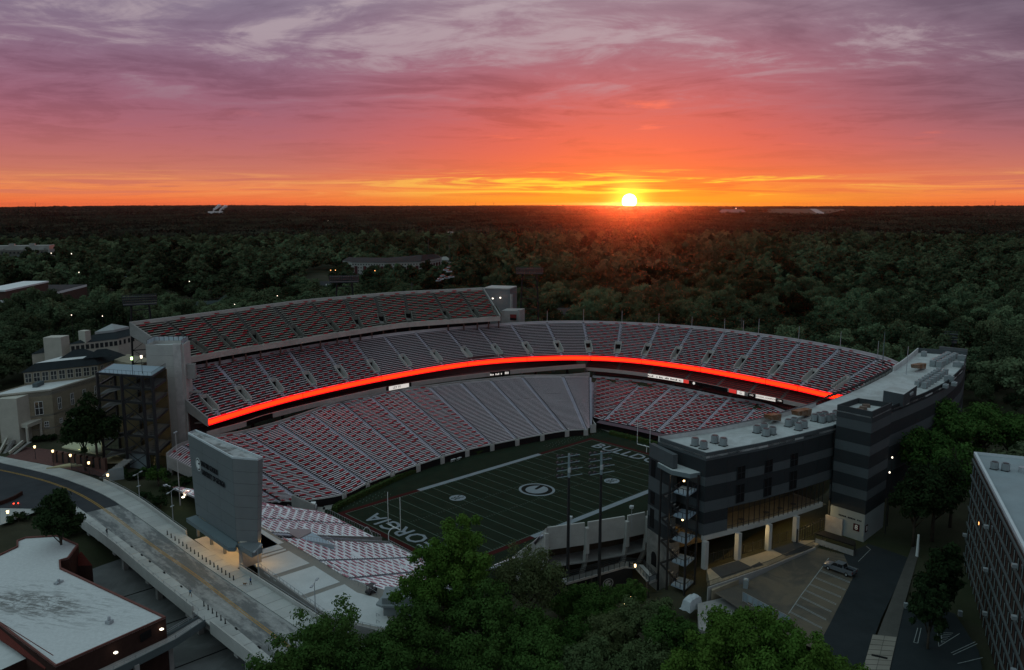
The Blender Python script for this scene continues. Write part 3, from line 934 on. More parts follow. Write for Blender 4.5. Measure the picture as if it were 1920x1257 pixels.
# --- upper deck, north side
ZU, ZUB = 39.6, 50.0
ff = [(340.5, 684), (420, 668), (500, 655), (620, 635), (690, 624), (760, 614), (870, 606), (937, 601.7)]
bbk = [(245, 612), (345, 599), (450, 585), (560, 570), (660, 560.5), (750, 553), (830, 549), (905, 545)]
Fu = smooth_line([P2(*q, 38.0) for q in ff], 12); Bu = smooth_line([P2(*q, ZUB) for q in bbk], 12)
ua = [((674.5, 560), (698, 595)), ((737, 556), (758, 587)), ((800, 551), (819, 585)), ((861.7, 546), (879, 578))]
nu = 11
UD = []
for k in range(nu + 1):
    q = k / nu * (len(Fu) - 1); i = min(int(q), len(Fu) - 2); w = q - i
    f = np.array(Fu[i]) * (1 - w) + np.array(Fu[i + 1]) * w; b = np.array(Bu[i]) * (1 - w) + np.array(Bu[i + 1]) * w
    UD.append(((*f, ZU), (*b, ZUB)))
t = thing('grandstand', 'upper deck of weathered cream benches high over the north side', 'grandstand', (0, 105, 38), 'seating tiers of the stadium')
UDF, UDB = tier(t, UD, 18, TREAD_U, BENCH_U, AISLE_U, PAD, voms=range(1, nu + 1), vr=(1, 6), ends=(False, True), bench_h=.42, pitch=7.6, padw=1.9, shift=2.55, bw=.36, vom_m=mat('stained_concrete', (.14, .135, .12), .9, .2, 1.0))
fl = [p[:2] for p in UDF]
mb = MB(); mb.wall(offset_line(fl, -.5), 38.0, 39.95, .5); mb.build('fascia', CONC_W, t)
mb = MB(); mb.wall([p[:2] for p in UDB], ZUB - 2.0, ZUB + 1.4, .5); mb.build('rear_parapet', CONC_L, t)
soffit(t, UDF, UDB, 38.0, 47.5, CONC)
raker(t, UD[0][0], UD[0][1], 37.6, 40.6, 47.0, 51.5, .6, CONC)
raker(t, UD[-1][0], UD[-1][1], 38.0, 40.4, 47.0, 51.4, -.5, CONC)
for i in range(len(UDF)):
    if i % 2 == 0:
        p = UDF[i] + (UDB[i] - UDF[i]) * .06
        MB().box((p[0], p[1], 36.4), (.5, .5, 3.4)).build('post', mat('reddish_post', (.12, .07, .06), .8, .1), t)
    if i % 4 == 0:
        p = UDF[i] + (UDB[i] - UDF[i]) * .6
        MB().box((p[0], p[1], 28), (1.0, 1.0, 32)).build('column', CONC, t)
# dark concourse wall behind the posts
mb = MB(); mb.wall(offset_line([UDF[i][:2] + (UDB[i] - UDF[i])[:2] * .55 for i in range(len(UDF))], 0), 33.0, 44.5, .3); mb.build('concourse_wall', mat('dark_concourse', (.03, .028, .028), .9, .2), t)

# --- west end bleachers, seen from behind
t = thing('grandstand', 'west end bleachers of bright white benches sloping from plaza down to field', 'grandstand', (-76, -10, 0), 'seating tiers of the stadium')
WB = [(-91.6, -48), (-91.6, -36), (-91.6, -24), (-91.6, -12.6)]
WBn = [(-91.6, -10.0), (-92.0, 3), (-93.0, 16), (-95.5, 30)]
S1 = [((-61.3, y * .78, 2.2), (x, y, 12.4)) for x, y in WB]
S1[-1] = ((-61.3, -6.6, 2.2), (-91.6, -6.6, 12.4)); S1[0] = ((-62.5, -36, 2.2), (-86.5, -55, 12.4))
S2 = [((-61.8, -2.6, 2.2), (-91.6, -2.6, 12.4)), ((-62.0, 12, 2.2), (-92.4, 12, 12.4)), ((-62.5, 24.5, 2.2), (-94.5, 30, 12.4)), ((-68.5, 34.0, 2.4), (-97.0, 50.0, 12.4))]
TREADW = mat('bleacher_deck', (.19, .18, .20), .9, .12, .5)
tier(t, S1, 40, TREADW, BENCH_W, AISLE, PAD_F, bench_h=.4, pitch=6.6, padw=1.8, shift=2.2, limit=160, bw=.36)
tier(t, S2, 40, TREADW, BENCH_W, AISLE, PAD_F, bench_h=.4, pitch=6.6, padw=1.8, shift=2.2, limit=140, bw=.36)
mb = MB(); mb.wall([S1[0][0][:2], S1[1][0][:2], S1[2][0][:2], S1[3][0][:2]][::-1], 0, 2.6, .3); mb.wall([c[0][:2] for c in S2], 0, 2.6, .3)
mb.build('front_wall', CONC, t)
# ramp from the field up through the bleachers and the platform at its head
mb = MB()
mb.add([(-61.0, -2.7, .1), (-61.0, -6.5, .1), (-80, -6.5, 4.0), (-80, -2.7, 4.0)], [(0, 1, 2, 3)])
mb.build('ramp', DARK, t)
for y in (-2.75, -6.45):
    a, b = (-61.0, y), (-82.0, y)
    MB().add([(-61, y, 0), (-82, y, 2), (-82, y, 9.6), (-61, y, 2.9), (-61, y - .2, 0), (-82, y - .2, 2), (-82, y - .2, 9.6), (-61, y - .2, 2.9)],
             [(0, 1, 2, 3), (7, 6, 5, 4), (3, 2, 6, 7), (0, 3, 7, 4)]).build('ramp_wall', CONC, t)
BLUEP = mat('pale_blue_deck', (.36, .43, .50), .7, .08, .5)
ZQ = 11.1
pf = [P2(562, 1011, ZQ), P2(585.5, 999, ZQ), P2(627, 1022, ZQ)]
MB().prism(pf, 8.6, ZQ).build('platform', BLUEP, t)
MB().prism([P2(528, 992, ZQ), P2(583, 993, ZQ), P2(583, 999, ZQ), P2(560, 1011, ZQ)], 8.6, ZQ + .1).build('landing', mat('pinkish_concrete', (.30, .24, .25), .85, .1), t)
m = MB()
for a, b in ((pf[0], pf[2]), (pf[2], pf[1])):
    m.bar((*a, ZQ + 1.1), (*b, ZQ + 1.1), .06)
    for k in range(13):
        p = np.array(a) * (1 - k / 12) + np.array(b) * k / 12
        m.bar((*p, ZQ), (*p, ZQ + 1.1), .05)
m.build('railing', STEEL, t)
def railing(parent, pts, h, m_, gap=1.5, w=.06, name='railing', mid=1):
    mb = MB()
    for a, b in zip(pts[:-1], pts[1:]):
        a = np.asarray(a, float); b = np.asarray(b, float)
        L = np.linalg.norm(b - a); n = max(1, int(L / gap))
        for q in range(1, mid + 1):
            f_ = q / mid
            mb.bar(a + [0, 0, h * f_], b + [0, 0, h * f_], w)
        for k in range(n + 1):
            p = a + (b - a) * k / n
            mb.bar(p, p + [0, 0, h], w)
    return mb.build(name, m_, parent)
railing(t, [(-61.5, 23, 2.4), (-61.2, -2.6, 2.4)], 1.1, STEEL, 1.2)
railing(t, [(-61.5, -6.7, 2.4), (-62, -30, 2.4)], 1.1, STEEL, 1.2)
for fx in (.36, .66):
    xx = -61.5 - 30 * fx; zz = 2.2 + 10.2 * fx
    railing(t, [(xx, 26, zz), (xx, -2.7, zz)], 1.0, STEEL, 1.3, .05)
    railing(t, [(xx, -7, zz), (xx, -36, zz)], 1.0, STEEL, 1.3, .05)
railing(t, [(-91.9, 14, 12.6), (-91.9, -46, 12.6)], 1.05, STEEL, 1.3, .06)

# --- south lower tier, mostly hidden
sw = [(960, 1045), (985, 1027), (1024, 990), (1100, 980), (1175, 968), (1213, 960)]
SWP = [P2(u, v, 17) for u, v in sw[2:]]
SWP = [P2(967, 1040, 9.5), P2(1004, 1013, 13.0)] + SWP + [(0, -66.0), (40, -66), (76, -58)]
SWZ = [9.5, 13.0, 17, 17, 17, 17, 17, 17, 17]
t = thing('grandstand', 'low south stand seen from behind over its panelled concrete back wall', 'grandstand', (-30, -50, 0), 'seating tiers of the stadium')
sf = [(-56, -34, 2.0), (-52, -36, 2.0), (-46, -38.0, 2.0), (-38, -40, 2.0), (-26, -42, 2.0), (-18, -43, 2.0), (4, -43, 2.0), (36, -41, 2.0), (62, -36, 2.0)]
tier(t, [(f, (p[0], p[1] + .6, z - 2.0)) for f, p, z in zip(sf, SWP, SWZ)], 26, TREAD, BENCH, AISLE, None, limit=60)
pts = SWP[2:7]
mb = MB()
for a, b in zip(pts[:-1], pts[1:]):
    a, b = np.array(a), np.array(b); L = np.linalg.norm(b - a); d = (b - a) / L
    n = max(1, round(L / 8.6))
    for k in range(n):
        p, q = a + d * (L * k / n + .45), a + d * (L * (k + 1) / n - .45)
        for z0, z1 in ((11.6, 14.2), (14.23, 17.0)):
            MB().wall([p, q], z0, z1, .45).build('wall_panel', CONC_L, t)
        c = a + d * L * k / n
        nrm = np.array([d[1], -d[0]])
        MB().box((c[0] + nrm[0] * .1, c[1] + nrm[1] * .1, 12.7), (.86, 1.1, 6.2), math.atan2(d[1], d[0])).build('pilaster', CONC_L, t)
        # curved bracket column below
        m = MB()
        for j in range(7):
            a0, a1 = j / 7, (j + 1) / 7
            def pt(f_): return (c[0] + nrm[0] * (.2 + 2.2 * (f_ ** 2.2)) * -1, c[1] + nrm[1] * (.2 + 2.2 * (f_ ** 2.2)) * -1, 10.2 - 6.6 * f_ if f_ < 1 else 3.5)
            m.bar(pt(a0), pt(a1), .8, .9)
        m.build('bracket_column', CONC_L, t)
mb = MB(); mb.wall([p for p in SWP[:3]], 3.0, [9.5, 13, 17], .4); mb.build('ramped_wall', CONC_L, t)
mb = MB(); mb.wall(offset_line(SWP[1:7], 5.5), 2.5, 12.5, .3); mb.build('concourse_wall', mat('brown_wall', (.10, .075, .055), .9, .2, .5), t)
MB().prism([tuple(p) for p in SWP[1:7]] + [tuple(p) for p in offset_line(SWP[1:7], 6)][::-1], 7.2, 7.5).build('concourse_floor', CONC, t)
# ------------------------------------------------------------------ bridge, plaza and roads on the west side
ZBR = 13.0
def edge(px):
    w = sorted([P2(u, v, ZBR) for u, v in px], key=lambda q: q[1])
    ys = np.array([q[1] for q in w]); xs = np.array([q[0] for q in w])
    k0 = (xs[1] - xs[0]) / (ys[1] - ys[0]); k1 = (xs[-1] - xs[-2]) / (ys[-1] - ys[-2])
    ys = np.concatenate([[-140], ys, [150]]); xs = np.concatenate([[xs[0] + k0 * (-140 - ys[1])], xs, [xs[-1] + k1 * (150 - ys[-2])]])
    def f(y):   # smoothed interpolation
        y = np.asarray(y, float)
        return sum(np.interp(y + o, ys, xs) * w_ for o, w_ in ((-8, .2), (-4, .2), (0, .2), (4, .2), (8, .2)))
    return f
E_FR = edge([(4, 857), (134.5, 882), (161, 891), (198.6, 906), (258.6, 938), (351.7, 1007), (440, 1063), (600, 1167)])
E_FC = edge([(12, 871), (103, 892), (192, 925.5), (269, 977), (380, 1060), (440, 1100), (558, 1179)])
E_YL = edge([(0, 881.6), (62, 894.5), (120, 913), (161, 932), (207, 963), (290, 1027), (368, 1079), (440, 1137), (553, 1221)])
E_NC = edge([(132, 941), (161, 963), (227.6, 1012), (310, 1074), (383, 1130), (500, 1227)])
E_NR = edge([(141, 972), (207, 1019), (277, 1080), (370, 1155), (383, 1166), (473, 1237)])
Y0, Y1 = -125.0, 52.0
ASPH = mat('asphalt', (.040, .043, .048), .9, .18, .3, var2=.35, tint2=(.06, .062, .066), scale2=.06, fine=.08)
DECKM = bpy.data.materials.new('bridge_deck')
def deck_mat():
    m = DECKM; m.use_nodes = True
    t = NT(m.node_tree); b = t.n['Principled BSDF']
    geo = t.node('ShaderNodeNewGeometry')
    P = geo.outputs['Position']
    x, y, z = t.sep(P)
    n1 = t.noise(t.combine(t.math('MULTIPLY', x, .34), t.math('MULTIPLY', y, .06), 0.0), 1.0, 8.0, .68, .3)
    n2 = t.noise(t.combine(t.math('MULTIPLY', x, .9), t.math('MULTIPLY', y, .5), 0.0), 1.0, 5.0, .6)
    f = t.math('ADD', t.math('MULTIPLY', n1, .75), t.math('MULTIPLY', n2, .25))
    c = t.ramp(f, [(.40, (.30, .30, .29, 1)), (.48, (.23, .23, .225, 1)), (.53, (.125, .13, .13, 1)), (.66, (.10, .104, .104, 1))])
    fine = t.noise(P, 2.2, 4.0, .7)
    c = t.mix(1.0, c, t.ramp(fine, [(.3, (.82, .82, .82, 1)), (.7, (1.15, 1.15, 1.15, 1))]), 'MULTIPLY')
    t.put(b.inputs['Base Color'], c); b.inputs['Roughness'].default_value = .85
deck_mat()
YELLOW = mat('yellow_line', (.38, .22, .05), .8, .25, 1.2)
SLABM = mat('sidewalk_concrete', (.40, .40, .385), .85, .10, .25, var2=.3, tint2=(.28, .28, .27), scale2=.12, rand=.12, fine=.06)
def strip(fa, fb, ya, yb, n, z):
    V = []; F = []
    for i in range(n + 1):
        y = ya + (yb - ya) * i / n
        V += [(float(fa(y)), y, z), (float(fb(y)), y, z)]
    for i in range(n):
        k = 2 * i; F.append((k, k + 1, k + 3, k + 2))
    return V, F
YA = 41.0   # asphalt begins
mb = MB(); mb.add(*strip(E_NC, E_FC, Y0, YA - .1, 40, ZBR)); rd = mb.build('road', DECKM, kind='structure')
rd['label'] = 'stained concrete roadway across the bridge'
mb = MB(); mb.add(*strip(lambda y: E_NC(y) - np.maximum(y - 44, 0) * .9, E_FC, YA, 118, 24, ZBR)); rd2 = mb.build('road', ASPH, kind='structure')
rd2['label'] = 'dark asphalt road curving away north'
for o_ in (-.22, .22):
    mb = MB(); mb.add(*strip(lambda y: E_YL(y) + o_ - .09, lambda y: E_YL(y) + o_ + .09, Y0, 118, 60, ZBR + .012)); mb.build('yellow_line', YELLOW, rd)
# sidewalks of separate slabs
for nm, fa, fb, yb, lab in (('sidewalk', E_FC, E_FR, 112, 'far'), ('sidewalk', E_NR, E_NC, 47, 'near')):
    base = MB(); base.add(*strip(lambda y: fa(y) + .02, lambda y: fb(y) - .02, Y0, yb, 60, ZBR + .05))
    sw_ = base.build('sidewalk', mat('slab_joint', (.06, .058, .055), .9, .1), kind='structure')
    y = Y0 + (.4 if lab == 'far' else 0)
    L = 3.6 if lab == 'far' else 4.4
    while y < yb - L:
        a, b = y + .05, y + L - .05
        p = [(float(fa(a)) + .05, a), (float(fb(a)) - .05, a), (float(fb(b)) - .05, b), (float(fa(b)) + .05, b)]
        if -82 < y: MB().prism(p, ZBR - .1, ZBR + .15 + rnd.uniform(-.012, .012)).build('paving_slab', SLABM, sw_)
        y += L
# the bridge structure
t = thing('bridge', 'long concrete road bridge with low parapets passing west of the stadium', 'bridge', (-112, -10, 0))
yb = np.linspace(44, Y0, 46)
mb = MB(); mb.wall([(float(E_NR(y)) , y) for y in yb if y > -30.2], ZBR - 1.5, ZBR + 1.05, .3); mb.wall([(float(E_NR(y)), y) for y in yb if y < -33.8], ZBR - 1.5, ZBR + 1.05, .3)
mb.build('parapet', CONC_L, t)
mb = MB(); mb.wall([(float(E_FR(y)), y) for y in np.linspace(62, 9.5, 24)], ZBR - 1.5, ZBR + 1.0, .3); mb.build('parapet', CONC_L, t)
mb = MB(); mb.wall([(float(E_FR(y)), y) for y in np.linspace(-16.5, Y0, 30)], ZBR - 1.5, ZBR + 1.0, .3); mb.build('parapet', CONC_L, t)
railing(t, [(float(E_FR(y)) + .15, y, ZBR + 1.0) for y in np.linspace(62, 9.5, 14)], .55, STEEL, 2.2, .05)
railing(t, [(float(E_FR(y)) + .15, y, ZBR + 1.0) for y in np.linspace(-16.5, -90, 14)], .55, STEEL, 2.2, .05)
railing(t, [(float(E_NR(y)) + .15, y, ZBR + 1.05) for y in np.linspace(40, -30, 14)], .5, STEEL, 2.2, .05)
V, F = strip(lambda y: E_NR(y) + .3, lambda y: E_FR(y) + .0, Y0, 44, 40, ZBR - .12)
mb = MB(); mb.add(V, F); mb.add([(v[0], v[1], ZBR - 1.5) for v in V], [f[::-1] for f in F]); mb.build('deck_girder', CONC, t)
for y in (-62, -44, -24, -4, 16, 32):
    for fx in (.18, .5, .82):
        xa, xb = float(E_NR(y)), float(E_FR(y))
        MB().box((xa + (xb - xa) * fx, y, 7.0), (1.0, 1.3, 11.5)).build('pier', CONC, t)
    MB().box(((xa + xb) / 2, y, ZBR - 2.0), (xb - xa - .6, 1.4, 1.0)).build('pier_cap', CONC, t)
for u, v in ((246, 1025), (265, 1041), (280, 1053), (307, 1074), (339, 1100), (442, 1179), (485, 1214)):
    p = G(u, v, ZBR + .2)
    MB().box((p[0] + .1, p[1], ZBR + .155), (.35, 1.1, .05), -.1).build('drain_grate', DARK, t)
# paved yard under the bridge
YARD = mat('yard_paving', (.15, .155, .155), .9, .2, .2, var2=.5, tint2=(.07, .07, .068), scale2=.07, fine=.08)
mb = MB(); mb.add([(-131, -66, 6.3), (-103, -66, 6.3), (-103, 27, 6.3), (-129, 27, 6.3)], [(0, 1, 2, 3)]); mb.build('service_yard', YARD, kind='structure')
for y in (-50, -33, -16, 2):
    MB().box((-117, y, 6.33), (28, .25, .08)).build('yard_joint', DARK, bpy.data.objects['service_yard'])

# plaza
PANEL = mat('plaza_panel', (.50, .51, .51), .85, .08, .2, var2=.22, tint2=(.38, .38, .37), scale2=.15, fine=.05)
STRIP = mat('plaza_band', (.23, .215, .195), .85, .1, .3, fine=.06)
ZP = 12.8
pb = [(-91.6, 14.5), (-91.6, -36), (-86.4, -55.5), (-97.5, -62), (-103.2, -48), (-102.4, -16), (-101.8, 14.5)]
pl = MB().prism(pb, ZP - .9, ZP - .06).build('plaza', STRIP, kind='structure')
pl['label'] = 'raised pale plaza behind the west bleachers'
cz = lambda x, y: P2(440 + x / 4.056, 930 + y / 4.056, ZP)
for q in ([cz(265, 612), cz(570, 512), cz(412, 418), cz(128, 505)], [cz(122, 492), cz(392, 412), cz(385, 402), cz(120, 478)], [cz(118, 468), cz(372, 396), cz(185, 275), (-102.0, -11)],
          [cz(295, 632), cz(605, 532), cz(800, 655), cz(490, 762)], [cz(520, 787), cz(835, 672), cz(930, 735), cz(1092, 780), (-97.2, -59), (-102.9, -47)], [(-101.4, 13.5), (-92.4, 13.5), (-92.4, -9.6), (-101.6, -9.6)]):
    MB().prism(q, ZP - .3, ZP).build('paving_panel', PANEL, pl)
w_ = MB().wall([(-101.8, 14.8), (-102.45, -9)], ZP - 1.5, ZP + .95, -.3).build('plaza_wall', CONC_L)
railing(w_, [(-102.6, -17.5, ZP - .1), (-103.3, -48, ZP - .1), (-97.6, -62.2, ZP - .1)], 1.15, STEEL, 1.6, .06)
MB().wall([(-102.5, -17.5), (-103.2, -48), (-97.5, -62)], ZP - 2.2, ZP + .3, -.35).build('retaining_wall', CONC, w_)
tag(w_, 'low concrete wall and railing along the plaza beside the bridge', 'wall')

# scoreboard slab
t = thing('scoreboard', 'tall grey panelled scoreboard back wall with round emblem and black lettering', 'scoreboard', (-104, -5, ZP))
METAL = mat('grey_metal_panel', (.135, .155, .163), .5, .06, .4, spec=.4, rand=.035)
METAL2 = mat('grey_metal_side', (.185, .195, .20), .5, .06, .4, spec=.4, rand=.035)
SZ0, SZ1 = 18.4, 37.5
def slab_pts(z):
    k = (z - SZ0) / (SZ1 - SZ0)
    L = np.array([-105.4 - .5 * k, 7.0 + .6 * k]); Fd = np.array([-105.6 - 1.1 * k, -14.2 - 2.6 * k]); Rr = np.array([-102.6 - .9 * k, -17.6 - 4.0 * k])
    B1 = np.array([-101.6 - .5 * k, -17.2 - 3.8 * k]); B2 = np.array([-103.2 - .3 * k, 8.0 + .9 * k])
    return L, Fd, Rr, B1, B2
nz = 7
core = MB()
a0, a1 = slab_pts(SZ0), slab_pts(SZ1)
ins = lambda p, c: p + (c - p) / np.linalg.norm(c - p) * .12
c0 = sum(a0) / 5; c1 = sum(a1) / 5
n5 = 5
core.add([(*ins(p, c0), SZ0 + .1) for p in a0] + [(*ins(p, c1), SZ1 - .1) for p in a1], [(i, (i + 1) % 5, 5 + (i + 1) % 5, 5 + i)[::-1] for i in range(5)] + [(5, 6, 7, 8, 9)[::-1], (0, 1, 2, 3, 4)])
core.build('core', mat('seam_dark', (.05, .055, .06), .8, .05), t)
for iz in range(nz):
    z0 = SZ0 + (SZ1 - SZ0) * iz / nz + .03; z1 = SZ0 + (SZ1 - SZ0) * (iz + 1) / nz - .03
    p, q = slab_pts(z0), slab_pts(z1)
    for (i, j, nsp, m_) in ((0, 1, 3, METAL), (1, 2, 1, METAL2), (2, 3, 1, METAL2), (3, 4, 3, METAL2), (4, 0, 1, METAL)):
        for k in range(nsp):
            f0, f1 = k / nsp + .0015, (k + 1) / nsp - .0015
            A, B = p[i] + (p[j] - p[i]) * f0, p[i] + (p[j] - p[i]) * f1
            C, D = q[i] + (q[j] - q[i]) * f1, q[i] + (q[j] - q[i]) * f0
            d = (B - A) / np.linalg.norm(B - A); n = np.array([d[1], -d[0]])
            if np.dot(n, (A + B) / 2 - c0) < 0: n = -n
            n = n * .03
            MB().add([(*(A + n), z0), (*(B + n), z0), (*(C + n), z1), (*(D + n), z1), (*A, z0), (*B, z0), (*C, z1), (*D, z1)], [(0, 1, 2, 3), (4, 5, 1, 0), (3, 2, 6, 7), (0, 3, 7, 4), (1, 5, 6, 2)]).build('cladding_panel', m_, t)
m = MB(); m.prism([tuple(p + (c1 - p) * .0) for p in a1], SZ1 + .0, SZ1 + .06); m.build('roof', mat('scoreboard_roof', (.40, .40, .40), .8, .2, .6, var2=.8, tint2=(.09, .085, .08), scale2=.25), t)
mb = MB(); mb.wall([tuple(p) for p in a1][::-1], SZ1, SZ1 + .45, -.25, closed=True); mb.build('roof_coping', mat('pale_coping', (.52, .55, .57), .6, .05), t)
# lettering on the west face
nx = np.array([-1.0, 0.0])
def on_face(y, z):
    p = slab_pts(z); f_ = (y - p[0][1]) / (p[1][1] - p[0][1])
    q = p[0] + (p[1] - p[0]) * f_
    return np.array([q[0] - .1, q[1], z])
fn = lambda x, y, z: tuple(on_face(2.6 - x, 31.6 + y) + np.array([-z, 0, 0]))
m = MB(); ring2d(1.35, 1.55, 1.18, 1.38, .0, fn, m, n=32, thick=.05); m.build('emblem_ring', WHITE, t)
m = MB(); disc2d(1.2, 1.4, .0, fn, m, n=32); m.build('emblem_ground', LETTER_K, t)
m = MB(); fill2d([(x * .95, y * 1.05) for x, y in g_outline(1, 1, 20)], .06, fn, 0, m); m.build('emblem_letter', WHITE, t)
for body, y0, z, sz, ft in (('SANFORD STADIUM', .7, 32.35, 1.75, 9.0), ('UNIVERSITY OF GEORGIA', .7, 30.35, 1.75, 12.4)):
    p = on_face(y0, z)
    text_obj('wall_lettering', body, LETTER_K, t, (p[0] - .14, p[1], z), sz, rz=math.atan2(*(slab_pts(z)[1] - slab_pts(z)[0])[::-1]), tilt=math.pi / 2, extrude=.05, off=.02, align='LEFT', fit=ft)
# canopy and piers under it
CAN = mat('canopy_metal', (.13, .165, .18), .5, .06, .4)
cq = [P2(349, 972, 18.2), P2(368, 966, 18.2), P2(446, 1016, 18.2), P2(441, 1027, 18.2), P2(428, 1027, 18.2)]
MB().prism(cq, 17.3, 18.2).build('canopy', CAN, t)
cq2 = [P2(445, 1020, 18.4), P2(478, 1012, 18.4), P2(492, 1020, 18.4), P2(492, 1026, 18.4), P2(472, 1036, 18.4)]
MB().prism(cq2, 17.2, 18.4).build('canopy', METAL, t)
MB().prism([(-105.0, 6.8), (-105.2, -15.5), (-101.8, -16.8), (-102.6, 7.4)], 17.6, 18.5).build('soffit', mat('warm_soffit', (.5, .46, .4), .8, .05), t)
for u, v in ((372, 1006), (397, 1022), (422, 1039)):
    p = P2(u, v, ZP)
    MB().box((p[0], p[1], (ZP + 17.4) / 2), (.55, .55, 17.4 - ZP)).build('pier', METAL2, t)
MB().prism([(-105.2, -13.9), (-105.2, -15.6), (-100.9, -15.6), (-100.9, -13.9)], ZP - .1, 17.6).build('end_pier', CONC, t)
MB().wall([(-102.0, 6.5), (-102.0, -12.5)], ZP, 16.0, -.3).build('rear_wall', CONC_W, t)
mb = MB(); mb.box((-104.0, -4.5, ZP + .05), (5.2, 21, .12)); mb.build('passage_floor', CONC_L, t)
def point_light(name, loc, e, color, r=.15, parent=None):
    d = bpy.data.lights.new(name, 'POINT')
    d.energy = e; d.color = color; d.shadow_soft_size = r
    o = bpy.data.objects.new(name, d); col.objects.link(o)
    o.location = [float(q) for q in loc]
    if parent is not None:
        o.parent = parent; o.location = [float(q) for q in (np.asarray(loc, float) - ORG[parent.name])]
    return o
for y in (4.2, -1.6, -7.4, -12.2):
    MB().box((-104.6, y, 17.52), (.5, .5, .12)).build('ceiling_lamp', LAMP_O, t)
    point_light('passage_light', (-104.7, y, 17.2), 300, (1.0, .58, .18), .2, t)
MB().box((-101.6, -17.0, 17.1), (.4, .4, .12)).build('ceiling_lamp', LAMP_O, t)
point_light('passage_light', (-101.2, -17.3, 16.8), 260, (1.0, .58, .18), .2, t)

# bollards
def bollard_mesh():
    m = MB(); m.tube((0, 0, 0), (0, 0, .12), .17, .17, 10); m.tube((0, 0, .12), (0, 0, .9), .11, .10, 10); m.tube((0, 0, .9), (0, 0, 1.02), .13, .07, 10)
    return mesh_from(m.V, m.F, [BLACK], name='bollard')
BOL = bollard_mesh()
for k in range(18):
    u, v = 314 + (438 - 314) * k / 17, 1003 + (1088 - 1003) * (k / 17) ** .97
    p = P2(u, v, ZBR + .15)
    o_ = place('bollard', BOL, None, (p[0], p[1], ZBR + .15))
    tag(o_, f'{ORD[k]} black metal bollard from the north end of the long row facing the scoreboard', 'bollard', 'bollards along the kerb before the scoreboard')
for k in range(6):
    u, v = 382.5 + 40 * k / 5, 1137 + 33 * k / 5
    p = P2(u, v, ZBR + .15)
    o_ = place('bollard', BOL, None, (p[0], p[1], ZBR + .15))
    tag(o_, f'{ORD[k]} black metal bollard from the footbridge end of the short near row', 'bollard', 'bollards on the near side of the bridge')

# lamp posts with twin flat heads
def area_post(base, h, label, group, arm=1.5, z0=None, sign=False, lit=False, rz=.7):
    t = thing('lamp_post', label, 'lamp post', base, group)
    b = np.asarray(base, float)
    MB().tube(b, b + [0, 0, h], .11, .07, 8).build('pole', STEEL, t)
    d = np.array([math.cos(rz), math.sin(rz), 0])
    MB().bar(b + [0, 0, h] - d * arm, b + [0, 0, h] + d * arm, .08).build('arm', STEEL, t)
    for s in (-1, 1):
        c = b + np.array([0, 0, h]) + d * arm * s
        MB().box(c, (.95, .42, .16), rz).build('lamp_head', LAMP_W if lit else STEEL, t)
    if sign: MB().box(b + [0, 0, h * .55], (1.1, .5, .12), rz).build('bracket_box', STEEL, t)
    return t
for (u, v, vt, lab, sg) in ((262, 938, 888, 'slim lamp post behind the bridge parapet by the shrub bank', True), (325, 981, 921, 'slim lamp post standing nearest the scoreboard on its north side', True),
                            (486, 1088, 1029, 'slim lamp post at plaza edge just south of the scoreboard', False), (592, 1158, 1093, 'slim lamp post at plaza edge above the dark foreground tree', False)):
    p = P2(u, v, ZBR)
    area_post((p[0], p[1], ZBR - .3), ZA(vt, p) - ZBR + .3, lab, 'lamp posts along the bridge and plaza', sign=sg)
p = P2(337.6, 941, 11.5)
t = thing('light_pole', 'very tall thin pale pole rising beside the scoreboard', 'pole', (*p, 10.5))
hh = ZA(811, p)
MB().tube((*p, 10.5), (*p, hh), .16, .08, 8).build('pole', mat('pale_pole', (.4, .37, .36), .6, .05), t)
MB().box((p[0], p[1], hh), (1.4, .35, .25), .6).build('lamp_head', STEEL, t)

# footbridge to the student building
t = thing('footbridge', 'narrow footbridge with metal railings joining the bridge to the brick building', 'footbridge', (-125, -35, 10))
ea = [P2(371, 1160, ZBR), P2(317, 1192, ZBR), P2(240, 1228, ZBR), P2(150, 1266, ZBR)]
eb_ = [P2(384, 1167, ZBR), P2(330, 1203, ZBR), P2(255, 1241, ZBR), P2(170, 1282, ZBR)]
mb = MB()
for i in range(3):
    mb.add([(*ea[i], ZBR), (*ea[i + 1], ZBR), (*eb_[i + 1], ZBR), (*eb_[i], ZBR), (*ea[i], ZBR - .9), (*ea[i + 1], ZBR - .9), (*eb_[i + 1], ZBR - .9), (*eb_[i], ZBR - .9)], [(0, 1, 2, 3), (4, 7, 6, 5), (0, 4, 5, 1), (3, 2, 6, 7)])
mb.build('walkway', CONC, t)
for e_ in (ea, eb_):
    mb = MB(); mb.wall(e_, ZBR - .8, ZBR + .55, .18); mb.build('side_beam', mat('teal_steel', (.10, .125, .13), .6, .08), t)
    railing(t, [(*q, ZBR + .55) for q in e_], .65, STEEL, 1.8, .05, mid=2)
for q in (ea[1], eb_[2]):
    MB().box((q[0], q[1], 8), (.8, .8, 9)).build('support_column', CONC, t)

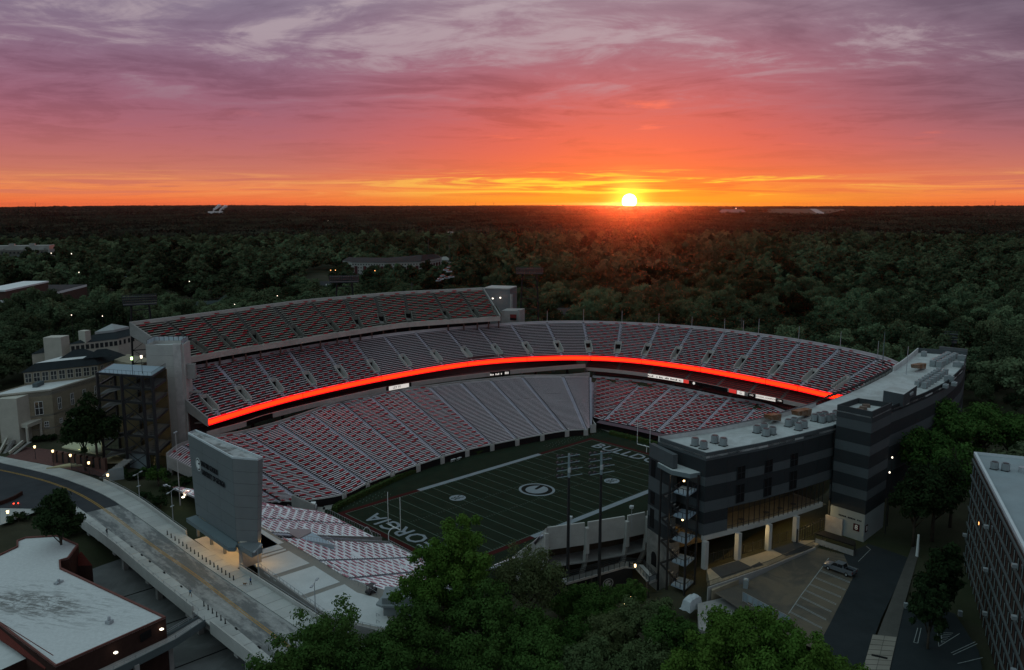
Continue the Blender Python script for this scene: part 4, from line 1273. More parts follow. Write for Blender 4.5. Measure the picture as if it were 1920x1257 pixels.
# ------------------------------------------------------------------ brick student building at the lower left
ROOFW = mat('white_membrane', (.60, .61, .61), .8, .06, .25, var2=.35, tint2=(.40, .40, .39), scale2=.18, fine=.05)
def stained_roof():
    m = bpy.data.materials.new('stained_membrane'); m.use_nodes = True
    t = NT(m.node_tree); b = t.n['Principled BSDF']
    geo = t.node('ShaderNodeNewGeometry'); P = geo.outputs['Position']
    c = P2(60, 1130, 17)
    d = t.vmath('SUBTRACT', P, (c[0], c[1], 17))
    x, y, z = t.sep(d)
    # long patch along the roof valley
    u = t.math('ADD', t.math('MULTIPLY', x, .52), t.math('MULTIPLY', y, -.85)); w = t.math('ADD', t.math('MULTIPLY', x, .85), t.math('MULTIPLY', y, .52))
    r = t.math('ADD', t.math('POWER', t.math('DIVIDE', u, 11.0), 2.0), t.math('POWER', t.math('DIVIDE', w, 4.2), 2.0))
    n1 = t.noise(t.combine(t.math('MULTIPLY', u, .25), t.math('MULTIPLY', w, 1.6), 0.0), 1.0, 8.0, .72, .7)
    n2 = t.noise(P, .9, 6.0, .7, 1.2)
    nn = t.math('ADD', t.math('MULTIPLY', n1, .6), t.math('MULTIPLY', n2, .4))
    patch = t.math('MULTIPLY', t.maprange(r, 1.6, .2), t.maprange(nn, .42, .56))
    streak = t.math('MULTIPLY', t.maprange(r, 6.0, .8), t.maprange(n1, .50, .60))
    col_ = t.mix(t.math('MULTIPLY', patch, .85), t.mix(t.math('MULTIPLY', streak, .75), (.54, .555, .555, 1), (.27, .28, .28, 1)), (.11, .108, .10, 1))
    fine = t.noise(P, 1.6, 5.0, .7)
    col_ = t.mix(1.0, col_, t.ramp(fine, [(.3, (.86, .86, .86, 1)), (.7, (1.06, 1.06, 1.06, 1))]), 'MULTIPLY')
    t.put(b.inputs['Base Color'], col_); b.inputs['Roughness'].default_value = .75
    return m
BRICK = mat('dark_brick', (.045, .024, .020), .9, .2, .8, fine=.15)
TILE = mat('red_roof_tile', (.13, .035, .028), .8, .15, 1.5)
t = thing('student_building', 'big brick building with a stained white flat roof below the bridge', 'building', (-138, -10, 4))
ZR = 17.0
rp = [P2(*q, ZR) for q in ((310.7, 1157), (114.6, 1064.8), (113.5, 1050.5), (129, 1046), (147, 1021), (108, 1004), (48.5, 1007.5), (31, 1014))]
rp += [P2(31, 1025, ZR), P2(0, 1039.5, ZR), P2(-80, 1076, ZR), P2(-80, 1118, ZR), P2(0, 1171.7, ZR), P2(103.6, 1249, ZR)]
MB().prism(rp, 3.0, ZR - .25, top=False).build('wall', BRICK, t)
MB().prism(rp, ZR - .3, ZR - .2).build('roof', stained_roof(), t)
a_ = rp[:]
area = sum(a_[i][0] * a_[(i + 1) % len(a_)][1] - a_[(i + 1) % len(a_)][0] * a_[i][1] for i in range(len(a_)))
mb = MB(); mb.wall(a_ if area > 0 else a_[::-1], ZR - .4, ZR + .12, .35, closed=True); mb.build('parapet', mat('brick_coping', (.16, .07, .06), .85, .1), t)
for u, v, s in ((110, 1092, (1.6, .8, .35)), (205, 1167, (1.0, 1.0, .8))):
    p = P2(u, v, ZR); MB().box((p[0], p[1], ZR), s, .5).tube((p[0], p[1], ZR), (p[0], p[1], ZR + s[2] + .25), .3, .25, 8).build('roof_vent', STEEL, t)
for u, v, z in ((303, 1180, 15.2), (217, 1224, 15.0)):
    p = VD(u, v, np.hypot(*(np.array(P2(u, v, z)) - CAM[:2])) - .4)
    MB().box(p, (.5, .5, .2), .4).build('wall_lamp', LAMP_C, t)
p = VD(283, 1186, np.hypot(*(np.array(P2(283, 1186, 15.2)) - CAM[:2])) - .25)
MB().box(p, (4.5, .2, 1.4), -2.72).build('louvre', DARK, t)
# tiled pent roof at its north east corner
q = [P2(*x_, z_) for x_, z_ in (((152, 1036), 15.6), ((173, 1060.5), 12.8), ((132, 1061.5), 12.8))]
mb = MB(); A = np.array([*q[0], 15.8]); B = np.array([*q[1], 12.8]); C_ = np.array([*q[2], 12.8])
nrow = 9
for i in range(nrow):
    f0, f1 = i / nrow, (i + 1) / nrow
    a0, b0 = A + (C_ - A) * f0, A + (B - A) * f0; a1, b1 = A + (C_ - A) * f1, A + (B - A) * f1
    mb.add([a0, b0, b1 - [0, 0, .02], a1 - [0, 0, .02], a1 + [0, 0, .12], b1 + [0, 0, .12]], [(0, 5, 4), (0, 1, 5), (3, 2, 5, 4)] if i else [(0, 5, 4), (3, 2, 5, 4)])
mb.build('pent_roof', TILE, t)
MB().prism([q[1], q[2], tuple(np.array(q[0]) * .9 + np.array(q[2]) * .1)], 3, 12.75).build('stair_wing', BRICK, t)
# lower white roof and tiled edge in front
l0, l1 = P2(0, 1172, 16.2), P2(101, 1236, 16.2)
t2 = thing('low_annex', 'low white roofed annex with a red tiled edge at the corner of the brick building', 'building', (-155, -30, 4))
lr = [P2(0, 1186, 14.2), P2(66, 1227, 14.2), P2(0, 1257, 14.2), P2(-60, 1262, 14.2), P2(-60, 1190, 14.2)]
MB().prism(lr, 4.0, 14.2, mtop=1).build('body', [BRICK, ROOFW], t2)
for k in range(40):
    f0 = k / 40
    a = np.array(l0) + (np.array(l1) - np.array(l0)) * f0; b = np.array(l0) + (np.array(l1) - np.array(l0)) * (f0 + 1 / 40)
    d = (b - a) / np.linalg.norm(b - a); n = np.array([d[1], -d[0]]) * 1.5
    if n[1] > 0: n = -n
    o3 = d * .03
    MB().add([(*(a + o3), 16.9), (*(b - o3), 16.9), (*(b + n - o3), 15.2), (*(a + n + o3), 15.2), (*(a + o3), 16.75), (*(b - o3), 16.75), (*(b + n - o3), 15.05), (*(a + n + o3), 15.05)], [(0, 1, 2, 3), (7, 6, 5, 4), (2, 6, 7, 3), (0, 3, 7, 4), (1, 5, 6, 2)]).build('roof_tile', TILE, t2)
p = G(60, 1247, 10)
m = MB().bar(np.array(P2(52, 1243, 11.5) + (11.5,)), np.array(P2(68, 1253, 11.5) + (11.5,)), .5, .35).own('sign_lamp', LAMP_W, 'glowing warm strip lamp under the annex roof', 'lamp')
# slope, steps and low wall above it
t = thing('outdoor_steps', 'broad flight of outdoor steps beside the curved planter wall', 'steps', (-128, 48, 8))
A, B, C_, D = [np.array(P2(*q, 12.6)) for q in ((20, 952), (42, 938), (62, 943), (42, 961))]
for k in range(9):
    f0, f1 = k / 9, (k + 1) / 9
    p = [A + (B - A) * 0 + (D - A) * f0, B + (C_ - B) * f0, B + (C_ - B) * f1, A + (D - A) * f1]
    MB().prism([tuple(x_) for x_ in p], 11.0 - k * .25 - .6, 12.95 - k * .17).build('step', CONC, t)
m = MB(); wl = smooth_line([P2(0, 948, 13), P2(14, 943, 13), P2(30, 936, 13), P2(43, 928, 13)], 3); m.wall(wl, 12.2, 14.0, .4)
m.own('planter_wall', BRICK, 'curved dark brick planter wall beside the outdoor steps', 'wall')
p = G(26, 948, 12.9)
MB().box((p[0], p[1], 13.4), (.32, .2, .2)).box((p[0] + .9, p[1] - .5, 13.4), (.25, .2, .2)).own('hazard_lamp', LAMP_R, 'small red lamps glowing at the foot of the planter wall', 'lamp')
mb = MB(); mb.add([(*P2(0, 905, 12.9), 12.93), (*P2(50, 915, 12.9), 12.93), (*P2(105, 935, 12.9), 12.93), (*P2(82, 955, 12.9), 12.93), (*P2(0, 985, 12.9), 12.93)], [(0, 1, 2, 3, 4)]); mb.build('forecourt', SLABM, kind='structure')
# ------------------------------------------------------------------ suites building along the south side
ZS = 37.6
def grey_panel(nm, c):
    return mat(nm, c, .75, .07, .3, var2=.18, tint2=tuple(q * .7 for q in c), scale2=.2, fine=.05)
GL = grey_panel('light_grey_panel', (.078, .088, .094)); GD = grey_panel('dark_grey_panel', (.030, .034, .037))
ROOFG = mat('suite_roof', (.44, .46, .46), .8, .12, .3, var2=.5, tint2=(.28, .28, .27), scale2=.16, fine=.08)
t = thing('suites_building', 'long curved grey striped suites building with pale flat roof along the south side', 'building', (20, -85, 10))
SB = t
outer = [(-32.9, -82.3), (-18, -86.4), (-4, -89.2), (8, -91.0), (24, -92.4), (43, -93.0), (61, -93.1), (76, -92.3), (89, -90.6), (104.4, -88.0), (118, -84.6), (131.9, -80.5)]
inner = [(-30.4, -68.1), (-14, -73.2), (2.2, -76.4), (23.9, -77.6), (45, -77.4), (60, -76.4), (78, -74.6), (94, -72.1), (112, -68.8), (127.1, -65.7)]
ro = outer + inner[::-1]
MB().prism(ro, ZS - 1.2, ZS - .75).build('roof', ROOFG, t)
def banded(parent, line, zs, th=.35, name='facade_panel', seam=6.0):
    """horizontal bands of panels along a line; zs is a list of (z0, z1, material)"""
    pts = [np.array(p[:2], float) for p in line]
    L = [0.0]
    for i in range(len(pts) - 1): L.append(L[-1] + float(np.linalg.norm(pts[i + 1] - pts[i])))
    def at(s):
        return np.array([np.interp(s, L, [p[0] for p in pts]), np.interp(s, L, [p[1] for p in pts])])
    n = max(1, round(L[-1] / seam))
    for z0, z1, m_ in zs:
        for k in range(n):
            s0, s1 = L[-1] * k / n + .02, L[-1] * (k + 1) / n - .02
            MB().wall([at(s0), at((s0 + s1) / 2), at(s1)], z0 + .015, z1 - .015, th).build(name, m_, parent)
ca = np.array([-32.9, -82.3])
zv = [ZA(v, ca) for v in (865, 896, 913, 942, 962, 984, 1005, 1013)]
zb = [ZS] + zv
bands = [(zb[i + 1], zb[i], GL if i % 2 == 0 else GD) for i in range(7)]
west_f = outer[:4]
banded(t, west_f, bands[:4])
banded(t, outer[3:], [(ZS - 1.8, ZS + .1, GD), (33.2, ZS - 1.8, GL), (29.8, 33.2, GD), (26.6, 29.8, GL), (23, 26.6, GD), (19.5, 23, GL), (12.5, 19.5, GD)], seam=11)
# terrace storey: solid at the corner, glazed opening for the rest
def along(line, s0, s1, n=6):
    pts = [np.array(p[:2], float) for p in line]
    L = [0.0]
    for i in range(len(pts) - 1): L.append(L[-1] + float(np.linalg.norm(pts[i + 1] - pts[i])))
    return [np.array([np.interp(L[-1] * (s0 + (s1 - s0) * k / n), L, [p[0] for p in pts]), np.interp(L[-1] * (s0 + (s1 - s0) * k / n), L, [p[1] for p in pts])]) for k in range(n + 1)]
banded(t, along(west_f, 0, .16), bands[4:7])
banded(t, along(west_f, .16, 1), [bands[4]])
z_t1, z_t0 = bands[4][0], zb[7] - .3
beam = along(west_f, 0, .93)
MB().wall(offset_line(beam, -.05), zb[8] - .2, zb[7] - .1, .7).build('concrete_beam', CONC_L, t)
op = along(west_f, .16, .93, 20)
for i, p in enumerate(op):
    MB().box((p[0], p[1] + .1, (z_t0 + z_t1) / 2), (.14, .14, z_t1 - z_t0)).build('mullion', BLACK, t)
mb = MB()
for z in (z_t0 + 1.15, z_t1 - .1):
    for a, b in zip(op[:-1], op[1:]): mb.bar((a[0], a[1] + .1, z), (b[0], b[1] + .1, z), .08)
mb.build('terrace_rail', BLACK, t)
tb = offset_line(along(west_f, .1, .95, 8), 9.0)
MB().wall(tb, zb[8] - .2, z_t1, .3).build('terrace_back_wall', mat('terrace_wall', (.10, .085, .06), .8, .2, .4), t)
fl_ = along(west_f, .0, .97, 8)
mb = MB()
for i in range(8):
    a, b, c, d = fl_[i], fl_[i + 1], offset_line(fl_, 12)[i + 1], offset_line(fl_, 12)[i]
    mb.add([(*a, zb[8]), (*b, zb[8]), (*c, zb[8]), (*d, zb[8])], [(0, 1, 2, 3)])
    mb.add([(*a, z_t1), (*b, z_t1), (*c, z_t1), (*d, z_t1)], [(3, 2, 1, 0)])
mb.build('terrace_floor', mat('terrace_floor', (.22, .18, .12), .85, .15, .6), t)
for k in (2, 4, 5.2, 6.4):
    q = along(west_f, .16 + .77 * k / 8, .16 + .77 * k / 8 + .001, 1)[0]; c = q + np.array([.5, 3.5])
    MB().tube((c[0], c[1], zb[8]), (c[0], c[1], zb[8] + .75), .06, .06, 6).tube((c[0], c[1], zb[8] + .75), (c[0], c[1], zb[8] + .8), .7, .7, 12).tube((c[0], c[1], zb[8] + .8), (c[0], c[1], zb[8] + 2.4), .04, .04, 6).build('terrace_table', BLACK, t)
for k in (.3, .5, .7):
    q = offset_line(along(west_f, k, k + .01, 1), 4.5)[0]
    MB().box((q[0], q[1], z_t1 - .12), (.5, .3, .12)).build('ceiling_lamp', LAMP_W, t)
    point_light('terrace_light', (q[0], q[1], z_t1 - .5), 40, (1.0, .74, .34), .2, t)
# arcade pillars, back wall and patio
for u, v in ((1323, 1066), (1385, 1049), (1442, 1031), (1493, 1015)):
    p = P2(u, v, 12.3)
    MB().box((p[0], p[1] + .3, (12.2 + zb[8]) / 2), (1.0, 1.1, zb[8] - 12.2 + .1), -.2).build('pillar', CONC_L, t)
ab = offset_line(along(west_f, 0, 1.05, 8), 11.0)
MB().wall(ab, 11.8, zb[8], .3).build('arcade_back_wall', mat('arcade_wall', (.12, .095, .065), .85, .25, .5), t)
for k, e in ((.12, 520), (.40, 640), (.72, 420), (.93, 420)):
    q = offset_line(along(west_f, k, k + .01, 1), 2.2)[0]
    MB().box((q[0], q[1], zb[8] - .12), (.5, .5, .12)).build('arcade_lamp', LAMP_W, t)
    point_light('arcade_light', (q[0], q[1], zb[8] - .8), e, (1.0, .72, .32), .2, t)
for k in (.20, .27):
    q = offset_line(along(west_f, k, k + .01, 1), 10.8)[0]
    MB().box((q[0], q[1], 15.2), (.7, .2, 1.0)).build('lit_door_window', LAMP_W, t)
# iron fence between the pillars
fz = along(west_f, .02, 1.05, 60)
mb = MB()
for i, p in enumerate(fz):
    mb.bar((p[0], p[1] + .5, 12.3), (p[0], p[1] + .5, 14.6), .05 if i % 4 else .16)
    if i: 
        for z in (12.6, 14.4): mb.bar((fz[i - 1][0], fz[i - 1][1] + .5, z), (p[0], p[1] + .5, z), .05)
fo = mb.build('iron_fence', BLACK, t)
# windows: three columns, two rows
for (fu0, fu1, v00, v10, v01, v11) in ((1380, 1396, 874, 899, 908, 942), (1432, 1446, 862, 886, 896, 930), (1480, 1494, 850, 874, 883, 917)):
    q0 = None
    for (va, vb) in ((v00, v10), (v01, v11)):
        # find the place on the facade under pixel column
        best = min((abs(Pj((*p, 28))[0] - (fu0 + fu1) / 2), k) for k, p in enumerate(along(west_f, 0, 1, 200)))[1]
        p = along(west_f, 0, 1, 200)[best]; d = np.array([.966, -.18]); d = d / np.linalg.norm(d)
        z1, z0 = ZA(va, p), ZA(vb, p)
        n = np.array([d[1], -d[0]]); n = n if n[1] < 0 else -n
        c = p + n * .06
        rz = math.atan2(d[1], d[0])
        w = MB().box((c[0], c[1], (z0 + z1) / 2), (2.5, .1, z1 - z0), rz).build('window', DARK, t)
        m = MB()
        c2 = c + n * .07
        for x_ in (-1.25, 0, 1.25): m.box((c2[0] + d[0] * x_, c2[1] + d[1] * x_, (z0 + z1) / 2), (.07, .06, z1 - z0), rz)
        for z in (z0, (z0 + z1) / 2, z1): m.box((c2[0], c2[1], z), (2.5, .06, .07), rz)
        m.build('window_frame', mat('dark_frame', (.035, .037, .04), .5, .05), w)
# west end wall, inner wall and parapets
banded(t, [inner[0], outer[0]], [(b0 - (0 if i < 6 else 0), b1, m_) for i, (b0, b1, m_) in enumerate(bands[:7])], seam=7.5)
mb = MB(); mb.wall(inner[::-1], 24.0, ZS - .75, -.3); mb.build('field_wall', GD, t)
mb = MB(); mb.wall(along(inner, 0, .355, 10), ZS - 1.0, ZS + .35, -.35); mb.build('inner_parapet', mat('pale_parapet', (.52, .53, .53), .8, .12, .5, var2=.3, tint2=(.33, .33, .32), scale2=.3), t)
mb = MB(); mb.wall(offset_line(along(inner, 0, .355, 10), .02), ZS + .35, ZS + .45, -.5); mb.build('parapet_coping', mat('dark_coping', (.09, .09, .10), .6, .05), t)
mb = MB(); mb.wall(along(inner, .74, 1, 6), ZS - 1.0, ZS + .9, -.35); mb.build('inner_parapet', mat('pale_parapet', (.52, .53, .53)), t)
MB().wall([outer[-1], inner[-1]], 14, ZS + .9, .3).build('end_wall', GL, t)
ri = along(inner, .36, .73, 16)
railing(t, [(*p, ZS - .75) for p in ri], 1.1, BLACK, 2.2, .07)
mb = MB()
for i in range(60):
    p = along(inner, .40 + .33 * i / 60, .40 + .33 * i / 60 + .0005, 1)[0]
    mb.box((p[0] - .1, p[1] + .3, ZS + .35 + (i % 3) * .12), (.45, .5, .55), i * .7)
mb.build('floodlights', BLACK, t, kind='stuff')
# the taller stair tower
tw = thing('stair_tower', 'tall square striped stair tower on a pale base beside the curving road', 'tower', (11.5, -96.5, 12))
tp4 = [(6.4, -92.0), (5.7, -100.5), (17.6, -100.1), (16.6, -92.4)]
TWZ = 43.1
zt = [TWZ, 40.3, 38.0, 34.9, 32.6, 29.5, 27.2, 24.2, 22.0, 18.6]
for i in range(len(zt) - 1):
    m_ = GD if i in (0, 2, 4, 6, 8) else GL
    if i == 0: m_ = mat('mid_grey_panel', (.045, .05, .054), .75, .07, .3, fine=.05)
    for a, b in zip(tp4, tp4[1:] + tp4[:1]):
        MB().wall([a, b], zt[i + 1] + .015, zt[i] - .015, .3).build('facade_panel', m_, tw)
zb_ = 18.6
for a, b in zip(tp4, tp4[1:] + tp4[:1]):
    MB().wall([a, b], 11.5, zb_ - .02, .3).build('base_wall', mat('pale_base', (.235, .26, .265), .8, .06, .4, fine=.04), tw)
MB().prism(tp4, TWZ - 1.6, TWZ - 1.3).build('roof', ROOFG, tw)
m = MB()
for k in range(3): m.box((9 + k * 2.6, -96.3 + k * .4, TWZ - 1.1), (1.4, 1.6, .9), .3 * k)
m.build('roof_unit', mat('rusty_unit', (.14, .10, .08), .8, .2, 1.0), tw)
sgn = np.array(tp4[1]) + (np.array(tp4[0]) - np.array(tp4[1])) * .22
MB().box((sgn[0] - .05, sgn[1], 15.0), (.08, 1.5, 1.7), -.08).build('gate_sign', mat('sign_maroon', (.05, .012, .014), .6, .05), tw)
text_obj('gate_lettering', '8', WHITE, tw, (sgn[0] - .13, sgn[1], 15.0), 1.6, rz=-math.pi / 2 - .08, tilt=math.pi / 2, off=.02)
sg2 = np.array(tp4[1]) + (np.array(tp4[2]) - np.array(tp4[1])) * .10
MB().box((sg2[0], sg2[1] - .05, 15.0), (1.4, .08, 1.7), .03).build('gate_sign', mat('sign_maroon', (.05, .012, .014)), tw)
text_obj('gate_lettering', '8', WHITE, tw, (sg2[0], sg2[1] - .13, 15.0), 1.6, rz=.03, tilt=math.pi / 2, off=.02)
mb = MB()
for k in range(15):
    if k not in (3, 9): mb.box((5.78 + .07 * (k * .35 / 8.5) * 0 + .7 * (k * .38) / 8.5 * .8 - .0, -99.6 + k * .38, 16.8), (.06, .27, .34), 0)
mb.build('small_print', LETTER_K, tw, kind='stuff')
for z in (20, 25, 30):
    MB().box((17.8, -97 + .2 * z * .1, z), (.25, .4, .4)).build('wall_lamp', LAMP_C, tw)
# roof plant
HV = mat('hvac_case', (.25, .275, .285), .55, .1, 1.0, metal=.2)
def ac_unit(u, v, lab, s=1.0, z=ZS - .75, grp='round air conditioners on the suites roof'):
    p = P2(u, v, z)
    t = thing('air_conditioner', lab, 'air conditioner', (*p, z), grp)
    MB().prism([(p[0] + .95 * s * math.cos(a), p[1] + .95 * s * math.sin(a)) for a in np.linspace(.3, .3 + 2 * math.pi, 9)[:-1]], z + .2, z + 1.9 * s).build('case', HV, t)
    MB().tube((*p, z + 1.9 * s), (*p, z + 2.0 * s), .75 * s, .7 * s, 12).build('fan_grille', BLACK, t)
    MB().box((*p, z + .1), (1.7 * s, 1.7 * s, .2)).build('base', BLACK, t)
acs = [(1303, 836, 'pair at the west end of'), (1319, 842, 'pair at the west end of'), (1340, 831, 'second cluster on'), (1356, 836, 'second cluster on'),
       (1419, 812, 'cluster by the first rusty duct on'), (1432, 808, 'cluster by the first rusty duct on'), (1436, 818, 'cluster by the first rusty duct on'), (1448, 815, 'cluster by the first rusty duct on'),
       (1478, 800, 'middle cluster on'), (1489, 797, 'middle cluster on'), (1497, 807, 'middle cluster on'), (1507, 803, 'middle cluster on'),
       (1527, 790, 'group nearest the stair tower on'), (1536, 787, 'group nearest the stair tower on'), (1541, 793, 'group nearest the stair tower on'), (1546, 785, 'group nearest the stair tower on'), (1552, 791, 'group nearest the stair tower on'), (1560, 789, 'group nearest the stair tower on'), (1567, 783, 'group nearest the stair tower on')]
acn = {}
for u, v, w_ in acs:
    acn[w_] = acn.get(w_, -1) + 1
    ac_unit(u, v, f'{ORD[acn[w_]]} round grey air conditioner in the {w_} the roof', .92, grp='air conditioners: ' + w_ + ' the roof')
RUST = mat('rusty_duct', (.17, .085, .045), .85, .3, 1.2, var2=.5, tint2=(.26, .23, .19), scale2=.6)
for u, v, L, lab in ((1449, 793, 4.8, 'rusty brown duct hood on the roof nearer the west end'), (1503, 784, 7.0, 'long rusty brown duct hood on the roof by the stair tower'), (1722, 695, 8.0, 'rusty brown duct hood far along the curved roof')):
    p = np.array(P2(u, v, ZS - .7)); d = np.array([.97, .02])
    a, b = p - d * L / 2, p + d * L / 2
    z = ZS - .6
    V = [(a[0], a[1] - .9, z + 1.2), (b[0], b[1] - .9, z), (b[0], b[1] + .9, z), (a[0], a[1] + .9, z + 1.2), (a[0] - .6, a[1] - 1.0, z + 2.4), (b[0], b[1] - 1.0, z + 1.8), (b[0], b[1] + 1.0, z + 1.8), (a[0] - .6, a[1] + 1.0, z + 2.4)]
    MB().add(V, [(3, 2, 1, 0), (4, 5, 6, 7), (0, 1, 5, 4), (1, 2, 6, 5), (2, 3, 7, 6), (3, 0, 4, 7)]).own('duct_hood', RUST, lab, 'duct')
t = thing('roof_hut', 'dark metal plant hut with a pale roof behind the stair tower', 'hut', (52, -87, ZS))
hq = [P2(1655, 755, ZS - .7), P2(1693, 763, ZS - .7), P2(1718, 745, ZS - .7)]
hq.append(tuple(np.array(hq[0]) + np.array(hq[2]) - np.array(hq[1])))
MB().prism(hq, ZS - .8, ZS + 2.6, mtop=1).build('hut_wall', [mat('hut_metal', (.055, .062, .068), .6, .06), ROOFG], t)
c = (np.array(hq[1]) * .45 + np.array(hq[2]) * .55)
for k in (-.9, .2, 1.2):
    d = (np.array(hq[2]) - np.array(hq[1])); d /= np.linalg.norm(d); n = np.array([d[1], -d[0]])
    q = c + d * k + n * .1
    MB().tube((*(q - n * .1), ZS + 1.4), (*(q + n * .15), ZS + 1.4), .45, .45, 12).build('fan', STEEL, t)
rowu = [(1737 + 8 * math.sin(i * 1.3), 727 - i * 1.6) for i in range(0)]
k = 0
for i in range(8):
    for j in range(2):
        f_ = i / 7
        p = np.array(P2(1727, 727, ZS - .7)) * (1 - f_) + np.array(P2(1766, 702, ZS - .7)) * f_
        q = p + np.array([.2, 1.6]) * (j - .5) * 1.3
        m = MB().box((q[0], q[1], ZS + .2), (1.5, 1.3, 1.7), .1 * ((i * 7 + j * 3) % 3)).tube((q[0], q[1], ZS + 1.05), (q[0], q[1], ZS + 1.15), .55, .5, 10)
        m.own('condenser', HV, f'{ORD[i]} boxy condenser from the hut in the {("field", "street")[1 - j]} side row on the curved roof', 'condenser', 'condensers in a double row on the curved roof')
for i in range(14):
    f_ = (i % 7) / 6
    p = np.array(P2(1755, 688, ZS - .7)) * (1 - f_) + np.array(P2(1783, 672, ZS - .7)) * f_
    q = p + np.array([.2, 2.2]) * ((i // 7) - .5)
    m = MB().box((q[0], q[1], ZS + .3), (2.0, 1.7, 1.9), .2 * (i % 3)).tube((q[0], q[1], ZS + 1.25), (q[0], q[1], ZS + 1.4), .7, .6, 10)
    m.own('condenser', HV, f'{ORD[i % 7]} boxy condenser in the {("street", "field")[i // 7]} side row at the roof end', 'condenser', 'condensers at the far roof end')
for k_, (u, v, s) in enumerate(((1732, 668, (2.2, 1.6, 1.6)), (1803, 676, (2.0, 2.4, 1.8)), (1797, 688, (1.6, 3.2, 1.5)), (1779, 716, (1.4, 2.6, 1.8)), (1773, 727, (2.4, 1.4, .9)), (1789, 723, (2.4, 1.4, .9)))):
    p = P2(u, v, ZS - .7)
    MB().box((p[0], p[1], ZS - .7 + s[2] / 2), s, .2).tube((p[0], p[1], ZS - .7 + s[2]), (p[0], p[1], ZS - .4 + s[2]), .4, .35, 10).own('roof_unit', HV, f'{ORD[k_]} single grey plant box from the far end of the curved roof', 'plant unit', 'single plant boxes on the curved roof')
MB().box((133.5, -75.5, ZS + .4), (.8, 9, 2.0), .1).own('end_screen', mat('grey_screen', (.12, .125, .13)), 'grey louvred screen standing on the far end of the suites roof', 'screen')

# western blade wall with gate arch, and the outside staircase
t = thing('gate_pylon', 'striped blade wall on a stained concrete base with an arched opening', 'pylon', (-34, -71, 4))
bp = [(-31.9, -66.8), (-35.3, -75.6)]
d = np.array(bp[1]) - np.array(bp[0]); d /= np.linalg.norm(d); n = np.array([-d[1], d[0]])
zz = [36.2, 33.2, 28.8, 25.6, 22.0, 19.4, 16.2]
for i in range(len(zz) - 1):
    MB().wall(bp, zz[i + 1] + .015, zz[i] - .015, 1.2).build('facade_panel', GL if i % 2 == 0 else GD, t)
MB().wall(bp, 3.0, 16.15, 2.4).build('concrete_base', mat('stained_base', (.20, .19, .18), .9, .2, .5, bump=.2, var2=.5, tint2=(.10, .095, .09), scale2=.3), t)
for z0, z1 in ((29.0, 32.8), (22.6, 25.4), (17.0, 21.4)):
    p = np.array(bp[0]) + d * 1.9 - n * .06
    MB().box((p[0], p[1], (z0 + z1) / 2), (1.6, .1, z1 - z0), math.atan2(d[1], d[0])).build('slot_window', DARK, t)
p = np.array(bp[0]) + d * 3.2 - n * .06
m = MB(); rz = math.atan2(d[1], d[0])
arch = [(-1.1, 0), (1.1, 0), (1.1, 2.3)] + [(1.1 * math.cos(a), 2.3 + 1.1 * math.sin(a)) for a in np.linspace(0, math.pi, 9)] + [(-1.1, 2.3)]
fill2d(arch, 0, lambda x, y, z: (p[0] + d[0] * x - n[0] * z, p[1] + d[1] * x - n[1] * z, 8.3 + y), 0, m)
m.build('arch_opening', DARK, t)
m = MB(); q = np.array(bp[0]) + d * 6.0 - n * .05
ring2d(1.3, 1.3, 1.1, 1.1, 0, lambda x, y, z: (q[0] + d[0] * x - n[0] * z, q[1] + d[1] * x - n[1] * z, 12.2 + y), m, n=24)
m.build('cast_emblem', mat('stained_base', (.2, .19, .18)), t)

t = thing('outside_staircase', 'black steel staircase with pale blue landings under a flat white canopy', 'staircase', (-34, -79, 4))
cq = [P2(1262, 855, 33), P2(1328, 880, 33), P2(1292, 889, 33)]
cq.append(tuple(np.array(cq[0]) + np.array(cq[2]) - np.array(cq[1])))
cq = [(-31.0, -70.0), (-31.2, -81.3), (-35.2, -80.0), (-36.0, -75.8), (-33.9, -70.6)]
MB().prism(cq, 32.0, 33.0, mtop=1).build('canopy', [mat('teal_fascia', (.15, .18, .19), .6, .05), ROOFG], t)
LANDM = mat('pale_blue_landing', (.20, .25, .30), .7, .06)
for k, v in enumerate((922, 966, 1010, 1052, 1096)):
    c = (-36.4, -79.6)
    z = ZA(v, c)
    pq = [(-38.0, -81.5), (-38.0, -78.0), (-33.6, -77.0), (-33.0, -80.5)]
    MB().prism(pq, z - .3, z).build('landing', LANDM, t)
    m = MB()
    for a, b in zip(pq[:3], [pq[1], pq[2], pq[3]]):
        for f_ in np.linspace(0, 1, 4):
            w = np.array(a) * (1 - f_) + np.array(b) * f_
            m.bar((*w, z), (*w, z + 1.15), .09)
        m.bar((*a, z + 1.15), (*b, z + 1.15), .1)
    a, b = pq[3], pq[0]
    for f_ in np.linspace(0, 1, 4):
        w = np.array(a) * (1 - f_) + np.array(b) * f_
        m.bar((*w, z), (*w, z + 1.15), .09)
    m.bar((*a, z + 1.15), (*b, z + 1.15), .1)
    m.build('landing_rail', BLACK, t)
    if k < 4:
        z2 = ZA((966, 1010, 1052, 1096)[k], c)
        n_ = 12
        m = MB()
        for i in range(n_):
            f_ = (i + .5) / n_
            m.box((-35.8 + .6 * f_, -78.0 + 4.6 * (f_ if f_ < .5 else 1 - f_) * 2 * .9, z + (z2 - z) * f_), (1.6, .34, .08), .2)
        m.build('stair_flight', CONC, t)
        m = MB()
        m.bar((-36.6, -78, z + .2), (-36.3, -73.8, (z + z2) / 2 + .2), .12, .5); m.bar((-36.3, -73.8, (z + z2) / 2 + .2), (-36.0, -78, z2 + .2), .12, .5)
        m.build('stringer', BLACK, t)
for c in ((-37.6, -76.6), (-38.0, -81.4), (-33.2, -80.8), (-35.8, -73.0)):
    MB().box((c[0], c[1], 18.5), (.35, .35, 28)).build('steel_post', BLACK, t)
